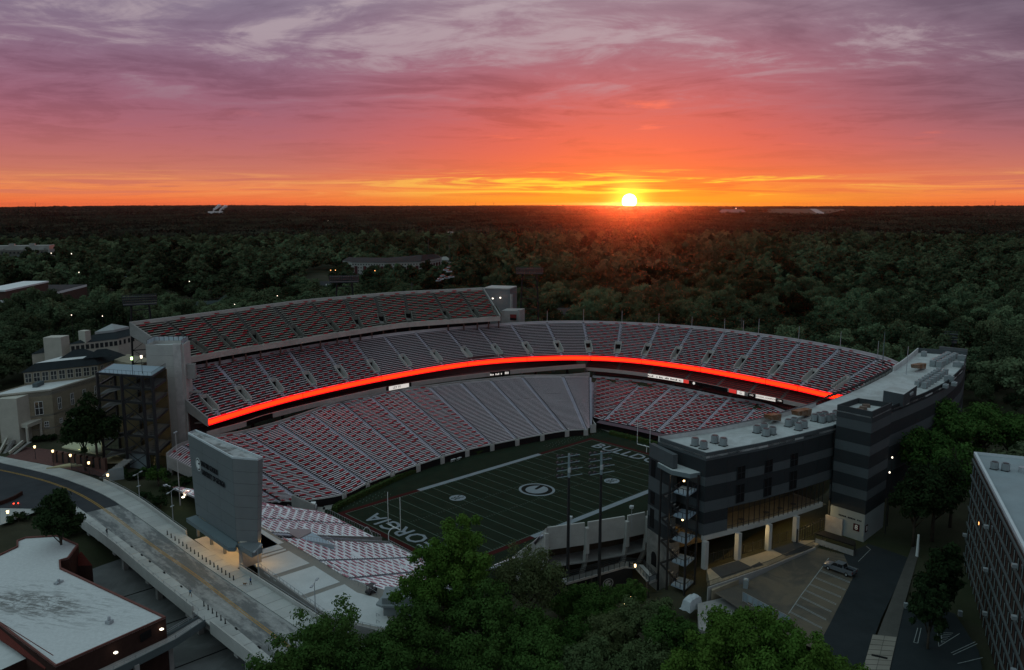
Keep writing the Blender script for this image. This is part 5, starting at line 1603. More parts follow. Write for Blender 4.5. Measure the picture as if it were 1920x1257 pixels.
for v, e in ((902, 1), (975, 1)):
    c = (-35.0, -78.4); z = ZA(v, c)
    MB().box((c[0], c[1], z), (.3, .3, .3)).build('lamp', LAMP_W, t)
    point_light('stair_light', (c[0] - .4, c[1], z), 14, (1.0, .75, .4), .15, t)

# lower gate walkway with glass-fronted railing below the south stand
t = thing('gate_walkway', 'black railed walkway with numbered panel running to the arched gate', 'walkway', (-46, -66, 4))
wz = 9.2
wp = [P2(1063, 1093, wz), P2(1110, 1080, wz), P2(1172, 1062, wz), P2(1191, 1063, wz), P2(1217, 1092, wz), P2(1232, 1086, wz)]
wi = offset_line(wp, 2.2)
mb = MB()
for i in range(len(wp) - 1):
    mb.add([(*wp[i], wz), (*wp[i + 1], wz), (*wi[i + 1], wz), (*wi[i], wz), (*wp[i], wz - .5), (*wp[i + 1], wz - .5), (*wi[i + 1], wz - .5), (*wi[i], wz - .5)], [(0, 1, 2, 3), (7, 6, 5, 4), (0, 4, 5, 1), (2, 6, 7, 3)])
mb.build('walkway_deck', CONC, t)
for a, b in zip(wp[:-1], wp[1:]):
    L = np.linalg.norm(np.array(b) - np.array(a)); nn = max(1, int(L / 1.5))
    for k in range(nn):
        p, q = np.array(a) + (np.array(b) - np.array(a)) * (k + .06) / nn, np.array(a) + (np.array(b) - np.array(a)) * (k + .94) / nn
        MB().wall([p, q], wz + .12, wz + 1.15, .05).build('railing_panel', mat('grey_mesh_panel', (.15, .17, .175), .6, .06), t)
railing(t, [(*q, wz) for q in wp], 1.25, BLACK, 1.5, .10)
railing(t, [(*q, wz) for q in wi], 1.25, BLACK, 1.5, .08, mid=3)
p = np.array(wp[2]) * .35 + np.array(wp[3]) * .65
dd = np.array(wp[3]) - np.array(wp[2]); rz = math.atan2(dd[1], dd[0]); nv = np.array([dd[1], -dd[0]]) / np.linalg.norm(dd)
MB().box((p[0] + nv[0] * .12, p[1] + nv[1] * .12, wz + .55), (1.3, .08, 1.2), rz).build('number_panel', LETTER_K, t)
text_obj('panel_lettering', 'SA\n100', mat('grey_lettering', (.3, .31, .31)), t, (p[0] + nv[0] * .2, p[1] + nv[1] * .2, wz + .55), .6, rz=rz, tilt=math.pi / 2)
for u, v in ((1191, 1061),):
    q = P2(u, v, wz + 1.6); MB().tube((q[0], q[1], wz + 1.3), (q[0], q[1], wz + 1.9), .22, .22, 8).build('lamp', LAMP_W, t)
    point_light('gate_light', (q[0] - .3, q[1] - .3, wz + 2.3), 30, (1.0, .8, .5), .2, t)
for c in (wp[1], wp[2], wp[4]):
    MB().box((c[0], c[1] + .3, 6), (.5, .5, 6.4)).build('post', BLACK, t)
gw = [P2(1115, 1130, 4), P2(1170, 1122, 4), P2(1215, 1110, 4)]
t2 = thing('lower_gate', 'dark lower gate wall bearing a ringed white letter emblem', 'gate', (-48, -64, 3))
gl = [(-57.0, -60.0), (-46.5, -64.5), (-38.0, -67.6)]
MB().wall(gl, 3.0, 8.6, .3).build('gate_wall', mat('near_black_wall', (.02, .021, .022), .8, .1), t2)
e0 = np.array(gl[1]) * .7 + np.array(gl[2]) * .3; dd = np.array(gl[2]) - np.array(gl[1]); dd /= np.linalg.norm(dd); nv = np.array([dd[1], -dd[0]])
fn = lambda x, y, z: (e0[0] + dd[0] * x + nv[0] * (z + .05), e0[1] + dd[1] * x + nv[1] * (z + .05), 6.2 + y)
GEM = mat('grey_emblem', (.22, .23, .23), .7, .05)
m = MB(); ring2d(1.35, 1.15, 1.15, .97, 0, fn, m, n=28); m.build('emblem_ring', GEM, t2)
m = MB(); fill2d([(x * .85, y * .75) for x, y in g_outline(1, 1, 18)], 0, fn, 0, m); m.build('emblem_letter', GEM, t2)
for k_, (u, v, zq) in enumerate(((1131, 1127, 6.6), (1181, 1121, 5.5), (1172, 1135, 5.0), (1234, 1152, 5.5), (1049, 1219, 6.5), (779, 1196, 6.5), (943, 1166, 7.0))):
    g = G(u, v, zq); gz = float(ground_h(g[0], g[1]))
    t3 = thing('globe_lamp', f'{ORD[k_]} small warm globe lamp among the foreground trees, counted from the gate', 'lamp', (g[0], g[1], gz), 'globe lamps among the foreground trees')
    MB().tube((g[0], g[1], gz), (g[0], g[1], zq - .2), .07, .05, 6).build('post', BLACK, t3)
    MB().tube((g[0], g[1], zq - .2), (g[0], g[1], zq + .25), .2, .26, 8).build('globe', LAMP_W, t3)
    point_light('globe_light', (g[0], g[1], zq + .7), 18, (1.0, .78, .45), .2, t3)

# ------------------------------------------------------------------ car park, road and dormitory on the right
def zlot(u, v): return 12.0
LOTM = mat('sandy_concrete', (.125, .103, .077), .9, .12, .2, var2=.75, tint2=(.062, .06, .056), scale2=.13, fine=.06)
m = MB(); m.add([(*P2(*q, 12.0), 12.0) for q in ((1340, 1112), (1395, 1094), (1530, 1027), (1582, 1040), (1600, 1082), (1557, 1168), (1530, 1218), (1460, 1190))], [tuple(range(8))])
lot = m.build('car_park', LOTM, kind='structure')
ROADP = mat('dark_asphalt', (.022, .027, .030), .92, .15, .3, var2=.3, tint2=(.034, .039, .042), scale2=.08, fine=.08)
m = MB(); m.add([(*P2(*q, 12.0), 11.98) for q in ((1582, 1040), (1625, 1022), (1660, 975), (1725, 925), (1760, 940), (1700, 1060), (1652, 1160), (1616, 1257), (1590, 1290), (1500, 1290), (1530, 1218), (1557, 1168), (1600, 1082))], [tuple(range(13))])
m.build('road', ROADP, kind='structure')
m = MB(); m.add([(*P2(*q, 12.0), 11.99) for q in ((1684, 1130), (1790, 1150), (1835, 1220), (1850, 1300), (1640, 1300), (1668, 1190))], [tuple(range(6))])
lot2 = m.build('car_park', ROADP, kind='structure')
LINEP = mat('parking_paint', (.26, .28, .28), .8, .3, 1.5)
def gline(parent, pts, w=.13, z=12.03, name='painted_line'):
    mb = MB()
    for (a, b) in zip(pts[:-1], pts[1:]):
        mb.bar((*P2(*a, 12), z), (*P2(*b, 12), z), w, .02)
    return mb.build(name, LINEP, parent)
c3 = lambda x, y: (1300 + x / 5.239, 960 + y / 5.239)
gline(lot, [c3(1330, 455), c3(1255, 560), c3(1055, 825), c3(935, 1000)], .16)
for a, b in (((1240, 570), (1538, 690)), ((1195, 640), (1493, 763)), ((1148, 708), (1448, 833)), ((1098, 765), (1402, 905)), ((1050, 828), (1355, 978)), ((1000, 897), (1303, 1055)), ((945, 975), (1263, 1138))):
    A = np.array(c3(*a)); B = np.array(c3(*b)); o_ = np.array([-.55, 1.0]) * 1.6
    gline(lot, [tuple(A), tuple(B), tuple(B + o_), tuple(A + o_)], .10)
gline(lot, [c3(1390, 480), c3(1620, 565)], .1); gline(lot, [c3(1700, 340), c3(1740, 370), c3(1620, 490)], .1)
c4 = lambda x, y: (1620 + x / 2.877, 820 + y / 2.877)
for pts in ([(290, 1030), (268, 1108)], [(308, 1030), (290, 1112)], [(268, 1108), (290, 1112)], [(395, 1040), (403, 1130), (515, 1060)], [(415, 1045), (420, 1110)], [(470, 1165), (600, 1105)], [(480, 1175), (610, 1115)], [(505, 1222), (640, 1190)]):
    gline(lot2, [c4(*q) for q in pts], .12)
for k in range(6):
    a = np.array(c4(420, 1055 + k * 9)); b = np.array(c4(480 - k * 9, 1058 + k * 9)); gline(lot2, [tuple(a), tuple(b)], .10)
# pavement between road and second car park
m = MB(); m.prism([P2(*q, 12.1) for q in ((1716, 1010), (1730, 1012), (1697, 1130), (1668, 1257), (1618, 1262), (1655, 1165))], 11.6, 12.12)
pv = m.build('sidewalk', mat('dark_sidewalk', (.075, .072, .066), .9, .15, .3, fine=.1), kind='structure')
for k in range(9):
    f0, f1 = k / 9, (k + 1) / 9
    A0, A1 = np.array([1636, 1190]), np.array([1612, 1275]); B0, B1 = np.array([1682, 1195]), np.array([1664, 1275])
    for h_ in (0, 1):
        def pp(f_, s_): return P2(*(A0 + (A1 - A0) * f_ + ((B0 + (B1 - B0) * f_) - (A0 + (A1 - A0) * f_)) * s_), 12.1)
        MB().prism([pp(f0 + .006, .5 * h_ + .01), pp(f1 - .006, .5 * h_ + .01), pp(f1 - .006, .5 * h_ + .49), pp(f0 + .006, .5 * h_ + .49)], 11.9, 12.16).build('paving_slab', mat('tan_slab', (.22, .20, .17), .9, .1, .4, rand=.1), pv)
MB().bar((*P2(1634, 1229, 12.1), 12.2), (*P2(1664, 1236, 12.1), 12.2), .5, .12).own('drain_slot', DARK, 'rust dark drain slot across the pale pavement', 'drain')
# patio in front of the arcade, its retaining wall and fence
t = thing('patio', 'lamp lit concrete patio with dark paving inlays before the arcade', 'patio', (-15, -90, 12))
pt_ = [P2(*q, 12.3) for q in ((1325, 1068), (1500, 1014), (1548, 1012), (1520, 1030), (1440, 1063), (1335, 1108))]
MB().prism(pt_, 10.0, 12.28).build('slab', mat('tan_concrete', (.30, .25, .18), .9, .12, .3, var2=.3, tint2=(.2, .17, .13), scale2=.2), t)
INL = mat('slate_inlay', (.045, .05, .055), .9, .1)
for q in (((1332, 1066), (1384, 1051), (1412, 1065), (1354, 1085)), ((1408, 1062), (1424, 1054), (1432, 1060), (1414, 1065)), ((1447, 1030), (1492, 1016), (1528, 1028), (1474, 1043))):
    MB().prism([P2(*x_, 12.3) for x_ in q], 12.2, 12.32).build('inlay', INL, t)
rw = [P2(1328, 1113, 11.5), P2(1440, 1070, 12), P2(1530, 1030, 12)]
MB().wall(rw[::-1], 9.0, [12.4, 12.75, 12.75], -.35).build('retaining_wall', CONC, t)
mb = MB()
for a, b in zip(rw[:-1], rw[1:]):
    a, b = np.array(a), np.array(b); nn = int(np.linalg.norm(b - a) / .35)
    for k in range(nn):
        p = a + (b - a) * k / nn; mb.bar((p[0], p[1] + .3, 12.6), (p[0], p[1] + .3, 14.0), .05)
    for z in (12.9, 13.95): mb.bar((a[0], a[1] + .3, z), (b[0], b[1] + .3, z), .07)
mb.build('iron_fence', BLACK, t)
m = MB()
LW = P2(1330, 1118, 10.0)
t = thing('loading_ramp', 'stained concrete ramp slab below the patio wall behind the bright tree', 'ramp', (*LW, 9.5))
MB().prism([P2(*q, 10.4) for q in ((1308, 1132), (1368, 1118), (1412, 1140), (1440, 1180), (1380, 1200), (1310, 1180))], 8.5, 10.4).build('slab', CONC, t)
# chain fence with pale banners at the edge of the car park
t = thing('banner_fence', 'low chain fence hung with pale blue grey banners at the car park edge', 'fence', (-36, -95, 10.5))
a, b = np.array(P2(1392, 1128, 12)), np.array(P2(1480, 1176, 12))
for k in range(10):
    p = a + (b - a) * k / 9; MB().bar((*p, 11.8), (*p, 14.0), .08).build('post', STEEL, t)
    if k < 9 and k not in (6,):
        p2 = a + (b - a) * (k + .08) / 9; p3 = a + (b - a) * (k + .92) / 9
        MB().wall([p2, p3], 12.3 + .25 * (k % 2), 13.9, .04).build('banner', mat('pale_banner', (.27, .32, .36), .8, .1, rand=.25), t)
for z in (12.2, 14.0): MB().bar((*a, z), (*b, z), .05).build('rail', STEEL, t)
p = P2(1398, 1102, 12)
MB().box((p[0], p[1], 12.9), (1.1, .9, 1.9), .4).box((p[0] + .1, p[1] - .5, 13.2), (.8, .12, .9), .4).own('utility_box', HV, 'pale utility cabinet beside the banner fence', 'cabinet')
# flat dark canopy shelter and bike racks
t = thing('shelter', 'long black flat topped shelter by the gate tower', 'shelter', (*P2(1565, 1015, 12), 12))
q = [P2(1529, 1001, 14.4), P2(1544, 996, 14.4), P2(1604, 1016, 14.4), P2(1602, 1024, 14.4)]
MB().prism(q, 14.2, 14.5).build('roof', mat('black_roof', (.02, .018, .017), .7, .1), t)
for x_ in q: MB().bar((*x_, 12), (*x_, 14.2), .14).build('post', BLACK, t)
MB().wall([q[0], q[3]], 12.0, 13.2, .3).build('low_wall', CONC, t)
for k, (u, v) in enumerate(((1541, 1030), (1549, 1034), (1557, 1036), (1566, 1039))):
    p = np.array([*P2(u, v, 12), 12.0]); m = MB()
    m.tube(p, p + [0, 0, .85], .035, n=6).tube(p + [0, 0, .85], p + [.7, -.25, .85], .035, n=6).tube(p + [.7, -.25, .85], p + [.7, -.25, 0], .035, n=6)
    m.own('bike_rack', BLACK, f'{ORD[k]} black hoop bicycle rack from the patio before the long shelter', 'bike rack', 'bike racks by the shelter')
t = thing('perimeter_fence', 'tall black iron fence between arcade and gate tower', 'fence', (*P2(1520, 1000, 12), 12))
a, b = np.array(P2(1494, 1018, 12.3)), np.array(P2(1546, 993, 12.3))
for k in range(12):
    p = a + (b - a) * k / 11; MB().bar((*p, 12.2), (*p, 15.6), .1 if k % 3 else .22).build('post', BLACK, t)
for z in (12.6, 15.0): MB().bar((*a, z), (*b, z), .1).build('rail', BLACK, t)
MB().wall([P2(1546, 993, 12.3), P2(1578, 1003, 12.3)], 12, 16, .4).own('side_wall', CONC_W, 'warm lit concrete wall between iron fence and gate tower', 'wall')
point_light('gate_recess_light', (1.5, -89.0, 17.5), 170, (1.0, .66, .26), .25)

# pickup truck
def pickup(u, v, rz):
    p = P2(u, v, 12.0)
    t = thing('pickup_truck', 'silver crew cab pickup truck parked across the first marked bay', 'truck', (*p, 12.0), rz=rz)
    PAINT = mat('silver_paint', (.20, .22, .25), .3, .03, metal=.5, spec=.6); GLS = mat('dark_glass', (.012, .014, .016), .08, 0, spec=.6); TYRE = mat('tyre', (.012, .012, .012), .9, .1)
    ORG[t.name] = np.zeros(3); t.scale = (1.06, 1.08, 1.18)
    W = 1.0
    def shell(prof, y0, y1, taper=0.0):
        m = MB(); n = len(prof)
        V = [(x, y0 + taper * (z > 1.2), z) for x, z in prof] + [(x, y1 - taper * (z > 1.2), z) for x, z in prof]
        m.add(V, [(i, (i + 1) % n, n + (i + 1) % n, n + i) for i in range(n)] + [tuple(range(n - 1, -1, -1)), tuple(range(n, 2 * n))])
        return m
    shell([(-3.05, .48), (3.0, .48), (3.05, .75), (2.98, 1.02), (2.2, 1.14), (1.55, 1.18), (-1.0, 1.20), (-1.05, 1.22), (-1.1, .85), (-2.95, .85), (-3.05, 1.2)], -W, W).build('body', PAINT, t)
    shell([(1.62, 1.16), (.75, 1.88), (-.95, 1.92), (-1.25, 1.18)], -.93, .93, .14).build('cab', PAINT, t)
    m = MB(); m.add([(1.58, -.82, 1.22), (1.58, .82, 1.22), (.80, .72, 1.84), (.80, -.72, 1.84)], [(0, 1, 2, 3)]); m.build('windscreen', GLS, t)
    m = MB(); m.add([(-1.24, -.76, 1.25), (-1.24, .76, 1.25), (-1.0, .70, 1.84), (-1.0, -.70, 1.84)], [(3, 2, 1, 0)]); m.build('rear_window', GLS, t)
    for s in (-1, 1):
        for x0, x1 in ((.1, 1.2), (-1.0, 0.0)):
            m = MB(); m.add([(x0, s * .935, 1.25), (x1 + .15, s * .935, 1.25), (x1 - .35 * (x1 > 1), s * .82, 1.80), (x0, s * .82, 1.80)], [(0, 1, 2, 3) if s < 0 else (3, 2, 1, 0)]); m.build('side_window', GLS, t)
        m = MB(); m.box((-2.05, s * .93, 1.06), (1.95, .12, .46)); m.build('bed_side', PAINT, t)
        MB().box((1.2, s * 1.08, 1.28), (.16, .22, .18)).build('mirror', BLACK, t)
        MB().box((3.02, s * .72, .85), (.08, .4, .2)).build('headlight', WHITE, t)
        MB().box((-3.06, s * .88, .95), (.06, .2, .4)).build('tail_light', LED_R if False else mat('tail_red', (.2, .01, .01), .4, 0), t)
        for x in (1.95, -1.9):
            w = MB().tube((x, s * .78, .40), (x, s * 1.02, .40), .40, .40, 16).build('wheel', TYRE, t)
            MB().tube((x, s * 1.0, .40), (x, s * 1.03, .40), .23, .21, 12).build('rim', STEEL, w)
    MB().box((-2.05, 0, .87), (1.9, 1.75, .06)).build('bed_floor', DARK, t)
    MB().box((-3.02, 0, 1.02), (.1, 1.85, .42)).build('tailgate', PAINT, t)
    MB().box((3.08, 0, .62), (.14, 1.9, .26)).box((-3.1, 0, .55), (.14, 1.9, .2)).build('bumper', BLACK, t)
    return t
a = np.array(P2(1545, 1062, 12)); b = np.array(P2(1604, 1083, 12))
pickup(1574, 1073, math.atan2(*(a - b)[::-1]))

# dormitory on the right edge
t = thing('dormitory', 'long brick dormitory slab with pale floor bands at the right edge', 'building', (20, -135, 10))
D0 = np.array(P2(1826, 848, 37.0)); D1 = np.array(P2(1920, 1030, 37.0)); dd = (D1 - D0) / np.linalg.norm(D1 - D0)
D2 = D0 + dd * 66.0; nn = np.array([dd[1], -dd[0]])
if nn[0] < 0: nn = -nn
ZD = 37.0
dq = [D0, D2, D2 + nn * 16, D0 + nn * 16]
MB().prism([tuple(q) for q in dq], 9.0, ZD - .6, top=False).build('wall', mat('dorm_brick', (.055, .034, .028), .9, .25, .7, fine=.2), t)
MB().prism([tuple(q) for q in dq], ZD - .62, ZD - .5).build('roof', mat('dorm_roof', (.26, .30, .32), .8, .1, .2, fine=.06, var2=.3, tint2=(.24, .26, .27), scale2=.15), t)
mb = MB(); mb.wall([tuple(q) for q in dq][::-1] if np.cross(dd, nn) < 0 else [tuple(q) for q in dq], ZD - .9, ZD + .1, .5, closed=True); mb.build('roof_edge', mat('pale_coping', (.52, .55, .57)), t)
nfl = 7
hfl = (ZD - 1.6 - 10.5) / nfl
WINM = mat('pale_mullion', (.20, .24, .24), .6, .06)
for k in range(nfl):
    z = ZD - 1.6 - hfl * (k + 1)
    c0, c1 = D0 - nn * .12, D2 - nn * .12
    MB().bar((*c0, z + hfl), (*c1, z + hfl), .3, .42).build('floor_band', mat('band_concrete', (.095, .108, .11), .8, .1), t)
    n_ = 20
    for j in range(n_):
        s = 66.0 * (j + .5) / n_
        p = D0 + dd * s - nn * .06
        if s > 60: continue
        rz = math.atan2(dd[1], dd[0])
        w = MB().box((p[0], p[1], z + hfl * .52), (1.5, .1, hfl * .66), rz).build('window', mat('dorm_glass', (.02, .022, .026), .15, .1, spec=.5), t)
        q = D0 + dd * (s + .62) - nn * .14
        MB().box((q[0], q[1], z + hfl * .50), (.26, .1, hfl * .55), rz).build('window_panel', WINM, w)
        if (j * 7 + k * 5) % 17 == 3:
            MB().box((p[0] - nn[0] * .45, p[1] - nn[1] * .45, z + hfl * .35), (.8, .75, .55), rz).build('window_unit', STEEL, w)
        if j == 4 and k == 2: MB().box((p[0] - nn[0] * .12, p[1] - nn[1] * .12, z + hfl * .5), (.6, .06, .5), rz).build('lit_pane', LAMP_O, w)
for u, v, q_ in ((1864, 880, 'nearer the corner'), (1885, 883, 'farther from the corner')):
    ac_unit(u, v, q_ + ' of two round grey air conditioners on the dormitory roof', .8, ZD - .5, 'air conditioners on the dormitory roof')
p = P2(1918, 886, ZD - .5); MB().tube((*p, ZD - .5), (*p, ZD + .6), .9, .8, 12).own('roof_vent', STEEL, 'round vent at the far edge of the dormitory roof', 'vent')
p = np.array(P2(1719, 1044, 12.0)); hh = ZA(1003, p)
MB().tube((*p, 11.8), (p[0], p[1], hh), .32, .22, 10).own('white_pole', WHITE, 'stout white pole standing alone beside the dark lawn', 'pole')
for u, v, q_ in ((1698, 1140, 'pavement'), (1800, 1155, 'dormitory')):
    p = P2(u, v, 12); MB().box((*p, 12.5), (.7, .7, 1.0), .5).own('utility_box', HV, f'small utility box at the {q_} side of the dark lawn', 'cabinet', 'small boxes on the dark lawn')
p = P2(1297, 1135, 9.5)
t = thing('covered_boat', 'vehicle under a pale crumpled tarpaulin half hidden by the bright tree', 'vehicle', (*p, 9.0))
m = MB(); pr = np.random.default_rng(3)
nu_, nv_ = 9, 7; V = []
for i in range(nu_):
    for j in range(nv_):
        a_, b_ = i / (nu_ - 1) - .5, j / (nv_ - 1) - .5
        V.append((p[0] + a_ * 5, p[1] + b_ * 2.6, 9.2 + 2.3 * max(0, 1 - (2 * a_) ** 4) ** .5 * max(0, 1 - (2 * b_) ** 4) ** .5 + pr.uniform(-.12, .12)))
m.add(V, [(i * nv_ + j, (i + 1) * nv_ + j, (i + 1) * nv_ + j + 1, i * nv_ + j + 1) for i in range(nu_ - 1) for j in range(nv_ - 1)])
m.build('tarpaulin', mat('pale_tarp', (.42, .45, .47), .7, .15, 1.0), t)
# ------------------------------------------------------------------ north west corner: concrete tower and steel stair frame
t = thing('concrete_tower', 'tall bare concrete lift tower with a glazed crown at the north west corner', 'tower', (-80, 82, 13))
TB = np.array([-79.5, 77.6])
lf, bk = np.array([-.723, .69]), np.array([.60, .80])
tq = [TB + np.array([.9, -.5]), TB + lf * 9.6, TB + lf * 9.6 + bk * 7.5, TB + bk * 7.5 + np.array([.9, -.5])]
TOWZ = 46.4
z = 12.0
while z < TOWZ - .1:
    z1 = min(z + 3.45, TOWZ)
    MB().wall([tq[1], tq[0]], z + .02, z1 - .02, -.5).build('wall_lift', CONC_L, t)
    MB().wall([tq[0], tq[3]], z + .02, z1 - .02, -.5).build('wall_lift', CONC_L, t)
    MB().wall([tq[2], tq[1]], z + .02, z1 - .02, -.5).build('wall_lift', CONC_L, t)
    MB().wall([tq[3], tq[2]], z + .02, z1 - .02, -.5).build('wall_lift', CONC_L, t)
    z = z1
pil = [tq[0] + lf * .2 + np.array([-.5, -.6]), tq[0] + lf * 2.6 + np.array([-.5, -.6]), tq[0] + lf * 2.6 + bk * .8, tq[0] + bk * .8 + lf * .2]
MB().prism([tuple(q) for q in pil], 12.0, TOWZ + .2).build('front_pier', mat('pier_concrete', (.46, .43, .42), .85, .12, .5, bump=.15, var2=.4, tint2=(.28, .26, .26), scale2=.4), t)
MB().prism([tuple(q) for q in tq], TOWZ - 1.2, TOWZ - 1.0).build('roof', ROOFW, t)
cr = [tq[1], tq[2], tq[3], tq[0]]
for a, b in zip(cr[:-1], cr[1:]):
    n_ = max(2, int(np.linalg.norm(b - a) / 1.5))
    for k in range(n_):
        p, q = a + (b - a) * (k + .06) / n_, a + (b - a) * (k + .94) / n_
        MB().wall([p, q], TOWZ + .1, TOWZ + 1.3, -.06).build('crown_pane', mat('frosted_pane', (.40, .46, .50), .4, .06), t)
    railing(t, [(*a, TOWZ), (*b, TOWZ)], 1.45, BLACK, 1.5, .09)
for z in (20.5, 25.5, 30.5, 35.5):
    c = tq[0] + bk * 3 + np.array([1.0, -.2])
    MB().box((c[0] + .4, c[1], z), (1.6, 5.5, .4), .93).build('link_slab', CONC, t)
c = tq[0] + bk * 2.0 + np.array([1.2, -.5])
MB().box((c[0], c[1], 37.5), (1.8, 3.6, 4.6), .93).build('side_box', CONC, t)

t = thing('ramp_structure', 'open black steel frame of stacked ramps and stairs lit from within', 'stairs', (-92, 76, 12))
LV = [13.0, 17.6, 22.6, 27.6, 32.6, 36.8, 40.5]
A, Bp, Cp, Dp = np.array([-102.9, 79.4]), np.array([-98.7, 71.9]), np.array([-95.1, 65.6]), np.array([-93.2, 63.2])
off_ = bk * 13.5
posts = [A, Bp, Cp, Dp]
for p in posts:
    gz = float(ground_h(*p)); MB().box((p[0], p[1], (gz + 40.8) / 2 - .5), (.75, .75, 41.5 - gz)).build('steel_post', BLACK, t)
for p in (A + off_, Bp + off_):
    MB().box((p[0], p[1], 26), (.6, .6, 28)).build('steel_post', BLACK, t)
FRW = mat('stair_tan_wall', (.15, .12, .075), .85, .15, .4)
RAMPC = mat('ramp_concrete', (.15, .15, .145), .9, .12, .5)
for k, z in enumerate(LV[1:]):
    m = MB()
    for p, q in zip(posts[:-1], posts[1:]): m.bar((*p, z), (*q, z), .3, .62)
    m.bar((*Dp, z), (*(Dp + off_ * .95), z), .3, .6); m.bar((*A, z), (*(A + off_), z), .3, .6)
    m.build('beam', BLACK, t)
    pq = [tuple(A + (Dp - A) * .02), tuple(Dp), tuple(Dp + off_), tuple(A + off_)]
    top = k == len(LV) - 2
    MB().prism(pq if top else [tuple(A * .45 + Dp * .55), tuple(Dp), tuple(Dp + off_), tuple(A * .3 + Dp * .7 + off_), ], z - .1, z + .25).build('deck', mat('blue_grey_deck', (.26, .32, .37), .7, .06) if top else RAMPC, t)
    # ramp from post A up to the middle
    m = MB()
    zz0, zz1 = z - 4.8, z
    m.add([(*A, zz0 + 2.2), (*(A * .5 + Dp * .5), zz1), (*(A * .5 + Dp * .5 + off_ * .5), zz1), (*(A + off_ * .5), zz0 + 2.2), (*A, zz0 + 1.9), (*(A * .5 + Dp * .5), zz1 - .3), (*(A * .5 + Dp * .5 + off_ * .5), zz1 - .3), (*(A + off_ * .5), zz0 + 1.9)], [(0, 1, 2, 3), (7, 6, 5, 4), (0, 4, 5, 1)])
    if not top: m.build('ramp', RAMPC, t)
    railing(t, [(*Dp, z + .25), (*(Dp + off_), z + .25)], 1.1, BLACK, .9, .06)
    railing(t, [(*A, z + .25), (*Dp, z + .25)], 1.1, BLACK, 1.4, .06)
    zb0 = LV[k]
    m = MB()
    m.bar((*Bp, zb0), (*Cp, z), .2); m.bar((*Cp, zb0), (*Bp, z), .2)
    m.build('cross_brace', BLACK, t)
    # stair flight
    m = MB()
    for i in range(14):
        f_ = i / 13
        q = Dp + off_ * (.12 + .5 * f_) + np.array([-1.2, .9])
        m.box((q[0], q[1], zb0 + (z - zb0) * f_), (.45, 1.7, .08), math.atan2(bk[1], bk[0]))
    m.build('stair_flight', BLACK, t)
    if k < 5:
        q = Dp + off_ * .75 + lf * 3.5
        MB().box((q[0], q[1], z - .35), (.4, .4, .12)).build('ceiling_lamp', LAMP_W, t)
        point_light('stair_light', (q[0], q[1], z - .9), 26 if k else 70, (1.0, .78, .36), .2, t)
MB().wall([A + off_ * 1.02, Dp + off_ * 1.02], 12, 40, .3).build('rear_wall', FRW, t)
MB().wall([tuple(Bp + off_ * .1), tuple(Cp + off_ * .1)], 11, 17.3, .3).build('base_wall', mat('blue_grey_wall', (.20, .235, .25), .8, .08), t)
MB().prism([tuple(A + np.array([-14, 6])), tuple(A), tuple(Bp + bk * 3), tuple(A + off_ * .6)], 13.0, 13.5).build('lit_floor', mat('lit_tan_floor', (.42, .38, .24), .85, .12), t)
point_light('floor_light', (*(A + np.array([-4, 6])), 17.0), 330, (.95, .95, .45), .3, t)
for u, v, g_ in ((249, 672, 1), (267, 669, 0)):
    p = P2(u, v + 30, 41)
    t3 = thing('deck_lamp', f'{"green" if g_ else "yellow"} tinted lamp post on the top deck of the stair frame', 'lamp', (*p, 40.7))
    MB().tube((*p, 40.7), (*p, ZA(v + 3, p)), .08, .06, 6).build('post', BLACK, t3)
    MB().tube((*p, ZA(v + 3, p)), (*p, ZA(v - 2, p)), .28, .34, 8).build('lantern', LAMP_G if g_ else LAMP_C, t3)
# stair up to the deck and low walls in front of the frame
m = MB().wall([P2(204, 897, 13), P2(232, 892, 13)], 8, 15.5, -.4).wall([P2(232, 892, 13), P2(233, 905, 11)], 8, 15.2, -.4)
m.own('retaining_wall', mat('blue_grey_wall', (.20, .235, .25)), 'blue grey retaining wall with steps below the steel stair frame', 'wall')
m = MB()
for i in range(10):
    p = np.array(P2(196, 893, 13)) + (np.array(P2(240, 863, 15)) - np.array(P2(196, 893, 13))) * i / 9
    m.box((p[0], p[1], 12.6 + i * .28), (1.0, 2.6, .3), .9)
m.own('garden_steps', CONC, 'short concrete steps climbing to the foot of the stair frame', 'steps')
# ticket booths under the flat lit canopy
t = thing('gate_canopy', 'flat pale green lit canopy roof over dark ticket gates', 'canopy', (*P2(160, 865, 13), 13))
cq = [P2(116, 838, 17), P2(140, 826, 17), P2(195, 828, 17), P2(193, 846, 17), P2(180, 850, 17)]
MB().prism(cq, 16.6, 17.0).build('canopy_roof', mat('pale_green_roof', (.46, .45, .30), .8, .1), t)
for k in range(9):
    p = np.array(P2(104, 866, 13)) + (np.array(P2(196, 880, 13)) - np.array(P2(104, 866, 13))) * k / 8
    MB().box((p[0], p[1], 14.6), (1.1, 1.3, 3.4), .7).build('brick_pier', mat('gate_brick', (.11, .065, .055), .9, .2, .8), t)
    if k < 8:
        q = np.array(P2(104, 866, 13)) + (np.array(P2(196, 880, 13)) - np.array(P2(104, 866, 13))) * (k + .5) / 8
        MB().box((q[0], q[1], 14.3), (1.6, .2, 2.6), -.9).build('gate_grille', BLACK, t)
mb = MB(); mb.add([(*P2(*q, 12.95), 12.97) for q in ((5, 860), (48, 838), (118, 846), (200, 868), (200, 896), (134, 882), (70, 868))], [tuple(range(7))])
bp_ = mb.build('brick_paving', mat('brick_paving', (.115, .060, .055), .9, .2, 1.0, fine=.2), kind='structure')
